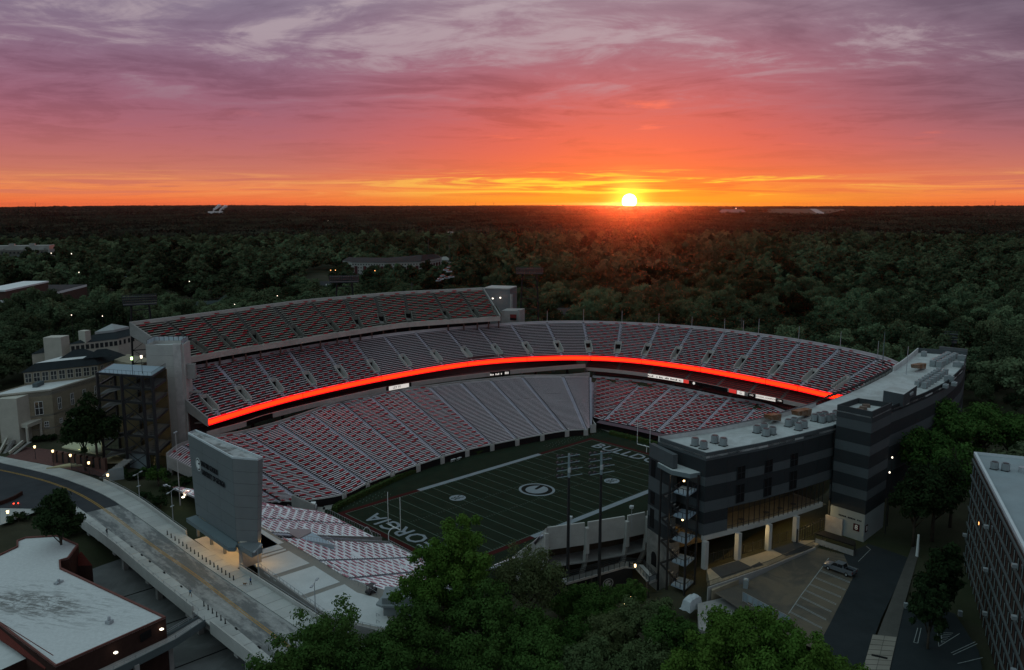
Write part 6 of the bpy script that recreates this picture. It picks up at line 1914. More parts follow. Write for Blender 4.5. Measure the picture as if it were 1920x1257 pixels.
def street_lamp(u, v, vt, lab, grp='street lamps along the brick paving', zz=13.0, m_=None, light=12):
    p = P2(u, v, zz)
    t = thing('street_lamp', lab, 'street lamp', (*p, zz - .3), grp)
    zt = ZA(vt, p)
    MB().tube((*p, zz - .3), (*p, zt - .4), .09, .06, 6).build('post', BLACK, t)
    MB().tube((*p, zt - .4), (*p, zt + .25), .24, .34, 8).build('lantern', m_ or LAMP_W, t)
    if light: point_light('lantern_light', (p[0], p[1], zt + .8), light, (1.0, .8, .45), .25, t)
for u, v, vt, lab in ((67, 861, 838, 'black street lamp nearest the pale building steps'), (101, 872, 846, 'black street lamp before the ticket gates, its globe half dark'), (134, 880, 854, 'black street lamp at the corner of the iron fence'), (168, 890, 868, 'street lamp among dark shrubs beyond the sidewalk'), (203, 905, 891, 'low street lamp on the shrub bank by the wall')):
    street_lamp(u, v, vt, lab)
street_lamp(16, 977, 960, 'street lamp beside the outdoor steps left of the dark tree', 'street lamps left of the dark tree', 12.8)
railing(bp_, [(*P2(134, 882, 13), 13), (*P2(160, 890, 13), 13), (*P2(200, 903, 13), 12.5)], 2.3, BLACK, .5, .07, name='iron_fence', mid=2)
for k, (u, v) in enumerate(((341, 936), (345, 931), (349, 925))):
    p = G(u + 3, v + 3, 11.0)
    MB().box((p[0], p[1], 12.0), (.7, .5, .3), .6).own('ground_floodlight', LAMP_C, ('lowest', 'middle', 'highest')[k] + ' of three bright floodlights on the bank left of the scoreboard', 'floodlight', 'three floodlights on the bank')
    point_light('flood_light', (p[0] - .5, p[1] - .3, 12.7), 40, (1.0, .9, .62), .2)

# ------------------------------------------------------------------ pale academic building
CREAM = mat('cream_stone', (.46, .44, .385), .85, .10, .4, fine=.06); CREAMD = mat('tan_brick', (.265, .235, .175), .9, .15, .6, fine=.12)
SLATE = mat('dark_slate_roof', (.030, .038, .042), .8, .15, .6, fine=.1)
GLASS_D = mat('window_glass', (.03, .034, .038), .12, .05, spec=.6)
def facade_windows(parent, a, b, z0, z1, n, w, frame=True, s0=0.0, s1=1.0, m_=None, fm=None):
    a = np.array(a[:2], float); b = np.array(b[:2], float); d = b - a; L = np.linalg.norm(d); d = d / L
    nrm = np.array([d[1], -d[0]])
    c0 = CAM[:2] - (a + b) / 2
    if np.dot(nrm, c0) < 0: nrm = -nrm
    rz = math.atan2(d[1], d[0])
    for k in range(n):
        p = a + d * L * (s0 + (s1 - s0) * (k + .5) / n) + nrm * .06
        wd = MB().box((p[0], p[1], (z0 + z1) / 2), (w, .12, z1 - z0), rz).build('window', m_ or GLASS_D, parent)
        if frame:
            q = p + nrm * .08; m = MB()
            for x_ in (-w / 2, 0, w / 2): m.box((q[0] + d[0] * x_, q[1] + d[1] * x_, (z0 + z1) / 2), (.14, .08, z1 - z0), rz)
            for z_ in (z0, (z0 + z1) / 2, z1): m.box((q[0], q[1], z_), (w, .08, .14), rz)
            m.build('window_frame', fm or WHITE, wd)
t = thing('academic_building', 'pale tan academic building with flat white roofs beside the stadium', 'building', (-104, 125, 13))
c0 = np.array([-104.6, 122.4]); c1 = np.array([-85.0, 136.5])
lp = np.array(P2(0, 742, 28.6)); dl = lp - c0; cL = c0 + dl * 1.5
back = c1 - c0
wa = [c0, c1, c1 + dl * 1.5, cL]
ZA_ = 28.4
MB().prism([tuple(q) for q in wa], 12.0, ZA_, top=False).build('wall', CREAMD, t)
MB().prism([tuple(q) for q in wa], ZA_ - .6, ZA_ - .4).build('roof', ROOFW, t)
mb = MB(); mb.wall([tuple(c1), tuple(c0), tuple(cL)], ZA_ - 1.4, ZA_ + .5, -.5); mb.build('cornice', CREAM, t)
mb = MB(); mb.wall([tuple(c1), tuple(c0), tuple(cL)], 20.0, 20.6, -.3); mb.wall([tuple(c1), tuple(c0), tuple(cL)], 15.6, 16.1, -.25); mb.build('string_course', CREAM, t)
facade_windows(t, c0, c0 + dl * .62, 20.8, 25.2, 1, 2.3, s0=.15, s1=.75)
facade_windows(t, c0, c0 + dl * .62, 16.4, 18.2, 1, 1.2, s0=.0, s1=.5)
facade_windows(t, c0, c1, 21.5, 25.4, 4, 1.5); facade_windows(t, c0, c1, 16.6, 18.2, 4, 1.2)
# stair tower with porch
q = VD(36, 822, np.hypot(*(c0 - CAM[:2])) - 4)[:2]
tv = [q + np.array([-4.5, 2.5]), q + np.array([0, -1.2]), q + np.array([4.6, 3.0]), q + np.array([0.5, 7.0])]
MB().prism([tuple(x_) for x_ in tv], 12.0, 28.0).build('stair_tower', CREAM, t)
po = [q + np.array([2.0, -3.0]), q + np.array([7.5, 2.0]), q + np.array([5.5, 5.0]), q + np.array([0, 0.5])]
MB().prism([tuple(x_) for x_ in po], 18.2, 19.4).build('porch_roof', CREAM, t)
for x_ in po[:2]: MB().tube((*(x_ * .92 + q * .08), 12), (*(x_ * .92 + q * .08), 18.3), .45, .4, 10).build('porch_column', CREAM, t)
pl_ = np.array(P2(3, 790, 18)); MB().prism([tuple(pl_ + np.array(k)) for k in ((-5, 1), (0, -2), (4.5, 2.5), (-1, 6))], 17.6, 18.6).build('porch_roof', CREAM, t)
for u in (4, 16): 
    x_ = P2(u, 824, 13); MB().tube((*x_, 12), (*x_, 17.7), .45, .4, 10).build('porch_column', CREAM, t)
p = P2(72, 722, ZA_); MB().box((*p, ZA_ + .3), (5, 1.6, 1.4), .9).build('roof_unit', mat('teal_unit', (.09, .11, .12), .6, .1), t)
for k, (u, v, u2, v2) in enumerate(((0, 850, 14, 826), (18, 852, 44, 832))):
    a, b = np.array(P2(u, v, 13)), np.array(P2(u2, v2, 14.5))
    MB().bar((*a, 13.4), (*b, 15.2), .5, .9).build('stair_cheek', CREAM, t)
    for i in range(8):
        w = a + (b - a) * i / 8 + np.array([1.8, .2]); MB().box((w[0], w[1], 12.9 + i * .2), (3.0, .8, .3), .9).build('step', CONC, t)
# middle block with hipped slate skirt
t2 = thing('academic_wing', 'middle wing with hipped slate roof edge and a row of tall windows', 'building', (-100, 160, 13))
Dm = np.hypot(*(c0 - CAM[:2])) + 16
pts_px = [(45, 712), (186, 712), (214, 700)]
m0, m1 = VD(45, 712, Dm)[:2], VD(186, 716, Dm + 3)[:2]
m2 = m1 + back / np.linalg.norm(back) * 16
m3 = m0 + (m2 - m1)
zb2 = ZA(710, m0) ; ze = ZA(699, m0)
zt2 = ze + 2.6
mid = [m0, m1, m2, m3]
MB().prism([tuple(q) for q in mid], 12.0, ze - .1, top=False).build('wall', CREAMD, t2)
cen = sum(mid) / 4
outm = [cen + (q - cen) * 1.05 for q in mid]; inm = [cen + (q - cen) * .78 for q in mid]
mb = MB()
for i in range(4):
    j = (i + 1) % 4
    mb.add([(*outm[i], ze), (*outm[j], ze), (*inm[j], zt2), (*inm[i], zt2)], [(0, 1, 2, 3)])
mb.build('slate_skirt', SLATE, t2)
MB().prism([tuple(q) for q in inm], zt2 - .3, zt2 + .02).build('roof', ROOFW, t2)
facade_windows(t2, m0, m1, ze - 3.6, ze - .5, 9, 1.9, fm=CREAM)
facade_windows(t2, m1, m2, ze - 3.6, ze - .5, 4, 1.5, fm=CREAM)
facade_windows(t2, m1, m2, ze - 8.6, ze - 5.5, 4, 1.3, fm=CREAM)
for k, (u, v) in enumerate(((149, 668), (192, 668))):
    p = P2(u, v, zt2)
    d1, d2 = (m1 - m0) / np.linalg.norm(m1 - m0), back / np.linalg.norm(back)
    w = 5.0
    b4 = [np.array(p) - d1 * w - d2 * 2.5, np.array(p) + d1 * w - d2 * 2.5, np.array(p) + d1 * w + d2 * 2.5, np.array(p) - d1 * w + d2 * 2.5]
    MB().add([(*b4[0], zt2), (*b4[1], zt2), (*b4[2], zt2), (*b4[3], zt2), (*(np.array(p) - d1 * 1.5), zt2 + 2.6), (*(np.array(p) + d1 * 1.5), zt2 + 2.6)], [(0, 1, 5, 4), (1, 2, 5), (2, 3, 4, 5), (3, 0, 4)]).build('roof_dormer', SLATE, t2)
# upper block with glazed lantern
t3 = thing('academic_pavilion', 'farther pale pavilion with dark hipped roof and glazed pyramid skylight', 'building', (-60, 200, 13))
Du = Dm + 30
u0, u1 = VD(132, 655, Du)[:2], VD(222, 655, Du + 6)[:2]
u2 = u1 + back / np.linalg.norm(back) * 22; u3 = u0 + (u2 - u1)
zu = ZA(646, u0)
ub4 = [u0, u1, u2, u3]; cen = sum(ub4) / 4
MB().prism([tuple(q) for q in ub4], 12.0, zu, top=False).build('wall', CREAM, t3)
ap = [cen + (q - cen) * .45 for q in ub4]; oo = [cen + (q - cen) * 1.04 for q in ub4]
mb = MB()
for i in range(4):
    j = (i + 1) % 4
    mb.add([(*oo[i], zu), (*oo[j], zu), (*ap[j], zu + 2.2), (*ap[i], zu + 2.2)], [(0, 1, 2, 3)])
mb.add([(*q, zu + 2.2) for q in ap], [(0, 1, 2, 3)]); mb.build('slate_roof', SLATE, t3)
mb = MB(); lan = [cen + (q - cen) * .42 for q in ub4]
mb.add([(*q, zu + 2.3) for q in lan] + [(*q, zu + 3.2) for q in lan] + [(*cen, zu + 5.4)], [(0, 1, 5, 4), (1, 2, 6, 5), (2, 3, 7, 6), (3, 0, 4, 7), (4, 5, 8), (5, 6, 8), (6, 7, 8), (7, 4, 8)])
mb.build('skylight', mat('pale_glass', (.38, .42, .42), .3, .05), t3)
facade_windows(t3, u0, u1, zu - 2.6, zu - .8, 10, 1.2, frame=False); facade_windows(t3, u1, u2, zu - 2.6, zu - .8, 8, 1.2, frame=False)
MB().prism([tuple(u0 + np.array(k)) for k in ((-8, 4), (-3, 0), (1, 4), (-4, 8))], 12, zu + 3.0).build('corner_turret', CREAM, t3)
MB().box((*(u0 * .8 + u1 * .2 + back / np.linalg.norm(back) * 3), zu + 2), (3, 3, 5), .6).build('chimney_block', CREAM, t3)
w0 = VD(62, 690, Du + 4)[:2]; w1 = VD(118, 690, Du + 8)[:2]
t4 = thing('academic_annex', 'low pale annex with dark roof behind the middle wing', 'building', (*w0, 13))
w2 = w1 + back / np.linalg.norm(back) * 12; w3 = w0 + back / np.linalg.norm(back) * 12
zw = ZA(665, w0)
MB().prism([tuple(q) for q in (w0, w1, w2, w3)], 12, zw, mtop=1).build('wall', [CREAM, SLATE], t4)
cen = (w0 + w1 + w2 + w3) / 4
mb = MB(); mb.add([(*(cen + (q - cen) * 1.06), zw + .05) for q in (w0, w1, w2, w3)] + [(*(cen + (w0 + w3) / 2 * 0 + (w0 - w1) * .2), zw + 3), (*(cen + (w1 - w0) * .2), zw + 3)], [(0, 1, 5, 4), (1, 2, 5), (2, 3, 4, 5), (3, 0, 4)]); mb.build('hip_roof', SLATE, t4)
# flat fronted link between tower and pavilion
l0, l1 = VD(214, 680, Dm + 8)[:2], VD(262, 690, Dm - 8)[:2]
MB().prism([tuple(l0), tuple(l1), tuple(l1 + np.array([8, 9])), tuple(l0 + np.array([8, 9]))], 12, ZA(675, l0)).own('link_block', CREAMD, 'plain tan link block between academic wing and concrete tower', 'building')

# ------------------------------------------------------------------ floodlight towers
def light_tower(u0, u1, vt, vb, D, v_leg, lab, rz=None):
    """two curved lattice legs carrying a long rack of lamps"""
    a, b = VD(u0, vt, D), VD(u1, vt, D)
    c = (a + b) / 2
    zt = c[2]; zb = VD((u0 + u1) / 2, vb, D)[2]
    t = thing('floodlight_tower', lab, 'floodlight tower', (c[0], c[1], 13), 'floodlight towers behind the north side')
    d = (b - a)[:2]; W = np.linalg.norm(d); d = d / W; n = np.array([-d[1], d[0]])
    rz = math.atan2(d[1], d[0])
    iron = mat('tower_iron', (.022, .023, .025), .6, .1)
    for s in (-1, 1):
        m = MB()
        prev = None
        for k in range(9):
            f_ = k / 8
            z = 12 + (zb - 12) * f_
            x = s * W * (.30 + .05 * math.sin(f_ * 3.1) - .05 * f_)
            q = c[:2] + d * x
            cur = [(q[0] + n[0] * o2, q[1] + n[1] * o2, z) for o2 in (-.8, .8)]
            if prev:
                for p_, q_ in zip(prev, cur): m.bar(p_, q_, .55)
                m.bar(prev[0], cur[1], .22); m.bar(prev[1], cur[0], .22)
            prev = cur
        m.build('leg', iron, t)
    m = MB()
    for k in range(9):
        z = 14 + (zb - 16) * k / 8
        m.bar((*(c[:2] - d * W * .30), z), (*(c[:2] + d * W * .30), z), .3)
        if k < 8:
            z2 = 14 + (zb - 16) * (k + 1) / 8
            m.bar((*(c[:2] - d * W * .30), z), (*(c[:2] + d * W * .30), z2), .14)
            m.bar((*(c[:2] + d * W * .30), z), (*(c[:2] - d * W * .30), z2), .14)
    m.build('bracing', iron, t)
    MB().box((c[0], c[1], zb), (W * .96, 2.6, .4), rz).build('platform', mat('tower_platform', (.045, .05, .055), .6, .1), t)
    m = MB()
    for r_ in range(4):
        z = zb + .8 + (zt - zb - .8) * r_ / 3
        m.bar((*(c[:2] - d * W / 2 - n * .8), z), (*(c[:2] + d * W / 2 - n * .8), z), .16)
    m.build('rack', mat('rack_steel', (.05, .055, .06), .6, .1), t)
    m = MB()
    for r_ in range(3):
        z = zb + 1.1 + (zt - zb - .8) * r_ / 3
        for k in range(16):
            q = c[:2] + d * W * (-.46 + .92 * k / 15) - n * 1.0
            m.tube((q[0], q[1], z + .1), (q[0] - n[0] * .5, q[1] - n[1] * .5, z - .2), .26, .42, 6)
    m.build('lamps', mat('lamp_housing', (.07, .078, .085), .7, .1), t, kind='stuff')
    railing(t, [(*(c[:2] - d * W / 2 + n), zb), (*(c[:2] + d * W / 2 + n), zb)], zt - zb, iron, 1.2, .08)
light_tower(228, 294, 553, 571, 318, 620, 'floodlight tower standing behind the west end of the upper deck')
light_tower(617, 673, 517, 529, 358, 560, 'floodlight tower peeping over the middle of the upper deck')
light_tower(967, 1019, 502, 513, 394, 605, 'floodlight tower beyond the east end of the upper deck, whole frame visible')
light_tower(1768, 1796, 622, 642, 395, 660, 'floodlight rack half hidden in dark trees beyond the suites roof')

# ------------------------------------------------------------------ blocks at the east end of the upper deck
t = thing('stair_block', 'grey concrete stair block with two bright lamps beside the upper deck', 'building', (80, 118, 13))
DB = 394
a, b = VD(908, 600, DB + 4), VD(956, 600, DB)
zt = VD(932, 543, DB)[2]
d = (b - a)[:2] / np.linalg.norm((b - a)[:2]); n = np.array([-d[1], d[0]])
if np.dot(n, FW[:2]) < 0: n = -n
MB().prism([tuple(a[:2]), tuple(b[:2]), tuple(b[:2] + n * 12), tuple(a[:2] + n * 12)], 12, zt).build('wall', mat('grey_block', (.16, .16, .165), .85, .1, .4), t)
MB().prism([tuple(a[:2] - n * .2), tuple(b[:2] - n * .2), tuple(b[:2] + n * 12), tuple(a[:2] + n * 12)], zt, zt + .5).build('roof_edge', CONC_L, t)
for u, v in ((924, 560), (938, 558.5)):
    p = VD(u, v, DB - .3); MB().box(p, (.5, .5, .5)).build('lamp', LAMP_C, t); point_light('block_light', p - np.array([*n * .8, 0]), 25, (1, .8, .75), .2, t)
p = VD(959, 575, DB); MB().box((p[0], p[1], 30), (1.0, 1.0, (VD(959, 552, DB)[2] - 30) * 2)).build('column', CONC, t)
t = thing('red_window_block', 'low concrete concession block with one red shuttered opening', 'building', (85, 105, 13))
DB = 374
a, b = VD(940, 605, DB), VD(974, 605, DB)
zt = VD(955, 583, DB)[2]
MB().prism([tuple(a[:2]), tuple(b[:2]), tuple(b[:2] + n * 9), tuple(a[:2] + n * 9)], 20, zt).build('wall', CONC, t)
c = VD(960, 593, DB - .2); c2 = VD(960, 598.5, DB - .2)
rz = math.atan2(d[1], d[0])
MB().box(c, (4.2, .2, 1.6), rz).build('red_shutter', mat('red_shutter', (.16, .03, .03), .7, .1), t)
MB().box(c2, (4.2, .2, 1.1), rz).build('opening', DARK, t)
MB().bar((*VD(973, 608, DB)[:2], 20), (*VD(973, 581, DB)[:2], VD(973, 581, DB)[2]), .8).build('post', CONC, t)

# poles along the rim of the east bowl
for k, (u, vt, vb) in enumerate(((1026, 583, 606), (1094, 580, 606), (1166, 583, 608), (1235, 588, 612), (1297, 594, 617), (1358, 598, 625), (1393, 602, 628), (1422, 598, 630), (1497, 612, 644), (1575, 622, 656), (1645, 640, 675), (1655, 622, 680), (1700, 650, 690))):
    p = P2(u, vb, 36.3)
    if k == 12: p = P2(u, vb, 39)
    zt = ZA(vt, p)
    t3 = thing('rim_pole', f'{ORD[k]} thin pale pole along the east stand rim, counted from the upper deck', 'pole', (*p, 35.0), 'poles along the rim of the east stand')
    MB().tube((*p, 35.0), (*p, zt), .13 if k != 11 else .22, .09, 6).build('pole', STEEL if k != 11 else mat('teal_pole', (.12, .16, .17), .6, .05), t3)
    MB().box((p[0], p[1], 36.4), (1.3, .5, .35), .7 - k * .1).build('bracket', BLACK, t3)
# tall sports light poles on the south side
for (u, vb, vt, z0, lab) in ((1064, 1125, 853, 4.0, 'tall lattice sports light pole nearer the big green tree'), (1123, 1118, 848, 4.0, 'tall sports light pole nearer the gate pylon')):
    p = P2(u, vb, z0); zt = ZA(vt, p)
    t3 = thing('sports_light_pole', lab, 'light pole', (*p, z0 - .5), 'sports light poles on the south side')
    sg = mat('teal_grey_steel', (.21, .27, .29), .5, .06)
    MB().tube((*p, z0 - .5), (*p, zt - 5.0), .42, .26, 10).build('pole', BLACK, t3)
    MB().tube((*p, zt - 5.0), (*p, zt + .2), .30, .24, 10).build('mast_head', sg, t3)
    dx = np.array([.80, -.58]); dx2 = np.array([.9, .42])
    for r_ in range(4):
        z = zt - .4 - r_ * 1.45
        d_ = np.array([.86, -.50]); d_ /= np.linalg.norm(d_)
        a_, b_ = np.array(p) - d_ * 2.55, np.array(p) + d_ * (2.4 if r_ < 2 else 3.0)
        MB().bar((*a_, z - .15), (*b_, z + .28), .14).build('cross_arm', sg, t3)
        for k in range(5 if r_ < 3 else 2):
            q = np.array(p) + d_ * (-2.1 + 4.2 * k / 4)
            if abs(k - 2) < .5: continue
            MB().tube((q[0], q[1] + .2, z + .15), (q[0] + .2, q[1] + .75, z - .05), .34, .42, 8).build('lamp_hood', BLACK, t3)
    MB().box((p[0] - .2, p[1] - .3, zt - 3.3), (.6, .5, 1.0), .3).build('control_box', mat('pale_box', (.4, .43, .44), .5, .05), t3)
    m = MB()
    for k in range(26): m.bar((p[0] - .45, p[1] - .25, 8 + k), (p[0] + .45, p[1] + .25, 8 + k), .05)
    m.build('climbing_rungs', BLACK, t3)
for u, v, vb in ((1069, 971, 1004), (1184, 951, 976)):
    p = P2(u, vb, 16.8); zt = ZA(v, p)
    t3 = thing('speaker_post', f'pale twin speaker box on a thin post at the {"west" if u < 1100 else "east"} part of the south wall', 'speaker', (*p, 16), 'speaker posts on the south wall')
    MB().tube((*p, 14), (*p, zt), .07, .07, 6).build('post', STEEL, t3)
    MB().box((p[0], p[1], zt), (1.0, .8, .55), .5).box((p[0] - .5, p[1] - .1, zt + .15), (.5, .6, .5), .5).build('speaker_box', mat('pale_box', (.4, .43, .44)), t3)

# ------------------------------------------------------------------ field furniture
def goalpost(x, face):
    t = thing('goalpost', f'white goalpost standing behind the {"near lettered" if x < 0 else "far"} end zone', 'goalpost', (x, 0, 0), 'goalposts')
    w = MB(); gx = x - face * 2.0
    pts = [(gx, 0, 0), (gx, 0, 1.6)] + [(gx + face * 2.0 * (1 - math.cos(a)), 0, 1.6 + 1.45 * math.sin(a)) for a in np.linspace(.2, math.pi / 2, 6)]
    m = MB()
    for a, b in zip(pts[:-1], pts[1:]): m.tube(a, b, .13, .13, 8)
    m.build('gooseneck', WHITE, t)
    MB().tube((x, -2.82, 3.05), (x, 2.82, 3.05), .12, .12, 8).build('crossbar', WHITE, t)
    for s in (-1, 1): MB().tube((x, s * 2.82, 3.05), (x, s * 2.82, 12.2), .09, .08, 8).build('upright', WHITE, t)
goalpost(-54.9, 1); goalpost(54.9, -1)
HEDM = mat('hedge_green', (.030, .048, .014), .9, .3, 1.2, fine=.3)
def hedge(pts, h, w, lab):
    P = smooth_line(pts, 8); m = MB(); r2 = np.random.default_rng(4)
    ring = []
    for i, p in enumerate(P):
        a = P[max(i - 1, 0)]; b = P[min(i + 1, len(P) - 1)]; d = (b - a) / np.linalg.norm(b - a); n = np.array([-d[1], d[0]])
        row = []
        for (o, z) in ((-.5, 0), (-.52, .6), (-.42, .95), (0, 1.05), (.42, .95), (.52, .6), (.5, 0)):
            q = p + n * o * w + r2.uniform(-.06, .06, 2)
            row.append((q[0], q[1], z * h + r2.uniform(-.08, .08) * (z > 0)))
        ring.append(row)
    V = [v for row in ring for v in row]; k = 7
    F = [(i * k + j, i * k + j + 1, (i + 1) * k + j + 1, (i + 1) * k + j) for i in range(len(P) - 1) for j in range(k - 1)]
    m.add(V, F); m.add(ring[0], [tuple(range(k))]); m.add(ring[-1], [tuple(range(k))[::-1]])
    n_ = len(P) * 40
    V = np.array(V)
    for q in range(n_):
        i = r2.integers(0, len(P) - 1); j = r2.integers(1, 6)
        c = V[i * k + j] + (V[(i + 1) * k + j] - V[i * k + j]) * r2.random() + r2.uniform(-.1, .1, 3)
        u_ = r2.normal(0, 1, 3); u_ /= np.linalg.norm(u_); w_ = np.cross(u_, r2.normal(0, 1, 3)); w_ /= np.linalg.norm(w_)
        s = .14; m.add([c - u_ * s - w_ * s, c + u_ * s - w_ * s, c + u_ * s + w_ * s, c - u_ * s + w_ * s], [(0, 1, 2, 3)])
    o = m.own('hedge', HEDM, lab, 'hedge', 'hedges round the field')
hp = [(628, 962), (632, 955), (660, 940), (708, 917), (775, 887), (845, 863), (900, 850), (960, 836), (1020, 824), (1070, 815), (1104, 812)]
hedge([P2(u, v - 4, .6) for u, v in hp], 1.5, 1.7, 'long dark trimmed hedge curving in front of the north grandstand')
hedge([(66.0, 24.5), (66.5, 10), (66, -4), (64, -20), (60, -34)], 1.5, 1.7, 'dark trimmed hedge behind the far goalpost')
wk = [P2(u, v + 3, .02) for u, v in hp]
# concrete walk between the hedge and the stand
mb = MB(); A = [np.array(p) for p in smooth_line([P2(u, v - 7, .02) for u, v in hp], 4)]; Bq = offset_line(A, 3.6)
for i in range(len(A) - 1): mb.add([(*A[i], .03), (*A[i + 1], .03), (*Bq[i + 1], .03), (*Bq[i], .03)], [(0, 1, 2, 3)])
mb.add([(-66, 27, .03), (-61.5, 25.5, .03), (-56.5, 33, .03), (-60, 37, .03), (-67, 35, .03)], [(0, 1, 2, 3, 4)])
mb.build('walkway', mat('walk_concrete', (.24, .23, .215), .9, .1, .4), kind='structure')
m = MB(); m.add([(70.0, 36, .03), (67.3, 25, .03), (67.6, 0, .03), (69.5, 0, .03), (71, 30, .03)], [(0, 1, 2, 3, 4)]); m.build('walkway', mat('walk_concrete', (.24, .23, .215)), kind='structure')
# small white utility cart in the corner, wall beside it
c = P2(588, 951, .9)
t = thing('utility_cart', 'small white utility cart parked at the corner of the north grandstand', 'cart', (*c, 0))
MB().box((c[0], c[1], .8), (2.6, 1.5, .9), .9).build('body', WHITE, t)
MB().box((c[0] - .1, c[1], 1.75), (1.7, 1.4, 1.1), .9).build('cab', WHITE, t)
MB().box((c[0] - .62, c[1] - .52, 1.75), (.12, .5, .7), .9).box((c[0] - .30, c[1] - .86, 1.75), (.12, .4, .7), .2).build('cab_window', DARK, t)
for s in (-1, 1):
    for x_ in (-.8, .8):
        q = np.array(c) + np.array([math.cos(.9), math.sin(.9)]) * x_ + np.array([-math.sin(.9), math.cos(.9)]) * s * .7
        MB().tube((q[0] - .1, q[1], .35), (q[0] + .1, q[1], .35), .35, .35, 10).build('wheel', BLACK, t)
MB().wall([P2(548, 935, 3.6), P2(590, 952, 2.6)], 0, [4.6, 3.4], .35).wall([P2(548, 935, 3.6), P2(556, 930, 3.8)], 0, 4.4, .35).own('corner_wall', CONC, 'grey concrete wall closing the corner beside the white cart', 'wall')
for k, (u, v) in enumerate(((846, 867), (857, 864))):
    c = P2(u, v, 0)
    m = MB()
    for q in range(3): m.box((c[0] + q * .7, c[1] + q * .1, .5), (.12, .12, 1.0)).box((c[0] + q * .7 + .3, c[1], .85), (.5, .4, .12))
    m.own('sideline_bench', WHITE, ('left' if k == 0 else 'second') + ' small white bench stand before the hedge', 'bench') if False else m.own('sideline_bench', WHITE, ('longer', 'shorter')[k] + ' white folded bench standing before the long hedge', 'bench')
# ring frame at the bleachers' corner, black buggy on the plaza
t = thing('arched_frame', 'curved white pipe frame at the front corner of the west bleachers', 'frame', (*P2(720, 1003, 1), 0))
a, b = np.array([*P2(681, 995, 2.4), 2.4]), np.array([*P2(699, 1006, .2), .2]); m = MB(); prev = None
for k in range(11):
    f_ = k / 10; p = a + (b - a) * f_ + np.array([0, 0, 1.7 * math.sin(math.pi * f_)])
    if prev is not None: m.tube(prev, p, .09, .09, 6)
    prev = p
m.build('pipe', WHITE, t)
c = P2(697, 1139 - 30, ZP)
t = thing('black_buggy', 'small black buggy parked by the rails at the plaza edge', 'buggy', (*P2(696, 1112, ZP), ZP))
c = P2(696, 1112, ZP)
MB().box((c[0], c[1], ZP + .55), (2.4, 1.2, .5), .3).build('body', BLACK, t)
MB().box((c[0], c[1], ZP + 1.75), (1.6, 1.2, .08), .3).build('roof', BLACK, t)
for dx, dy in ((-.7, -.5), (.7, -.5), (.7, .5), (-.7, .5)):
    MB().bar((c[0] + dx, c[1] + dy, ZP + .6), (c[0] + dx, c[1] + dy, ZP + 1.75), .07).build('roof_post', BLACK, t)
    MB().tube((c[0] + dx, c[1] + dy - .1, ZP + .3), (c[0] + dx, c[1] + dy + .1, ZP + .3), .3, .3, 10).build('wheel', BLACK, t)
# restroom block and stairs at the south end of the plaza
t = thing('plaza_kiosk', 'flat roofed grey kiosk at the south end of the plaza behind the big tree', 'kiosk', (*P2(745, 1130, ZP), 10))
kq = [P2(722, 1100, 16.4), P2(772, 1100, 16.4), P2(772, 1122, 16.4), P2(716, 1122, 16.4)]
MB().prism(kq, 15.2, 16.4).build('parapet', mat('grey_stucco', (.23, .25, .26), .85, .08), t)
MB().prism([P2(705, 1132, 15.2), P2(724, 1108, 15.2), P2(790, 1108, 15.2), P2(790, 1138, 15.2), P2(715, 1136, 15.2)], 14.8, 15.2).build('eaves', mat('grey_stucco', (.23, .25, .26)), t)
MB().prism([P2(720, 1190, 9), P2(790, 1190, 9), P2(790, 1165, 9), P2(722, 1165, 9)], 5, 14.9).build('wall', mat('grey_stucco', (.23, .25, .26)), t)
t = thing('plaza_stairs', 'open stair with railings dropping from the plaza beside the grey kiosk', 'stairs', (*P2(720, 1180, 10), 6))
a, b = np.array([*P2(706, 1166, 12.4), 12.4]), np.array([*P2(748, 1196, 7.5), 7.5])
for i in range(16):
    p = a + (b - a) * i / 15; MB().box(p, (2.6, .42, .14), 1.0).build('step', CONC, t)
for o_ in (-1.3, 1.3):
    q = np.array([o_ * .55, o_ * .83, 0]) ; railing(t, [a + q, b + q], 1.1, STEEL, .8, .06)

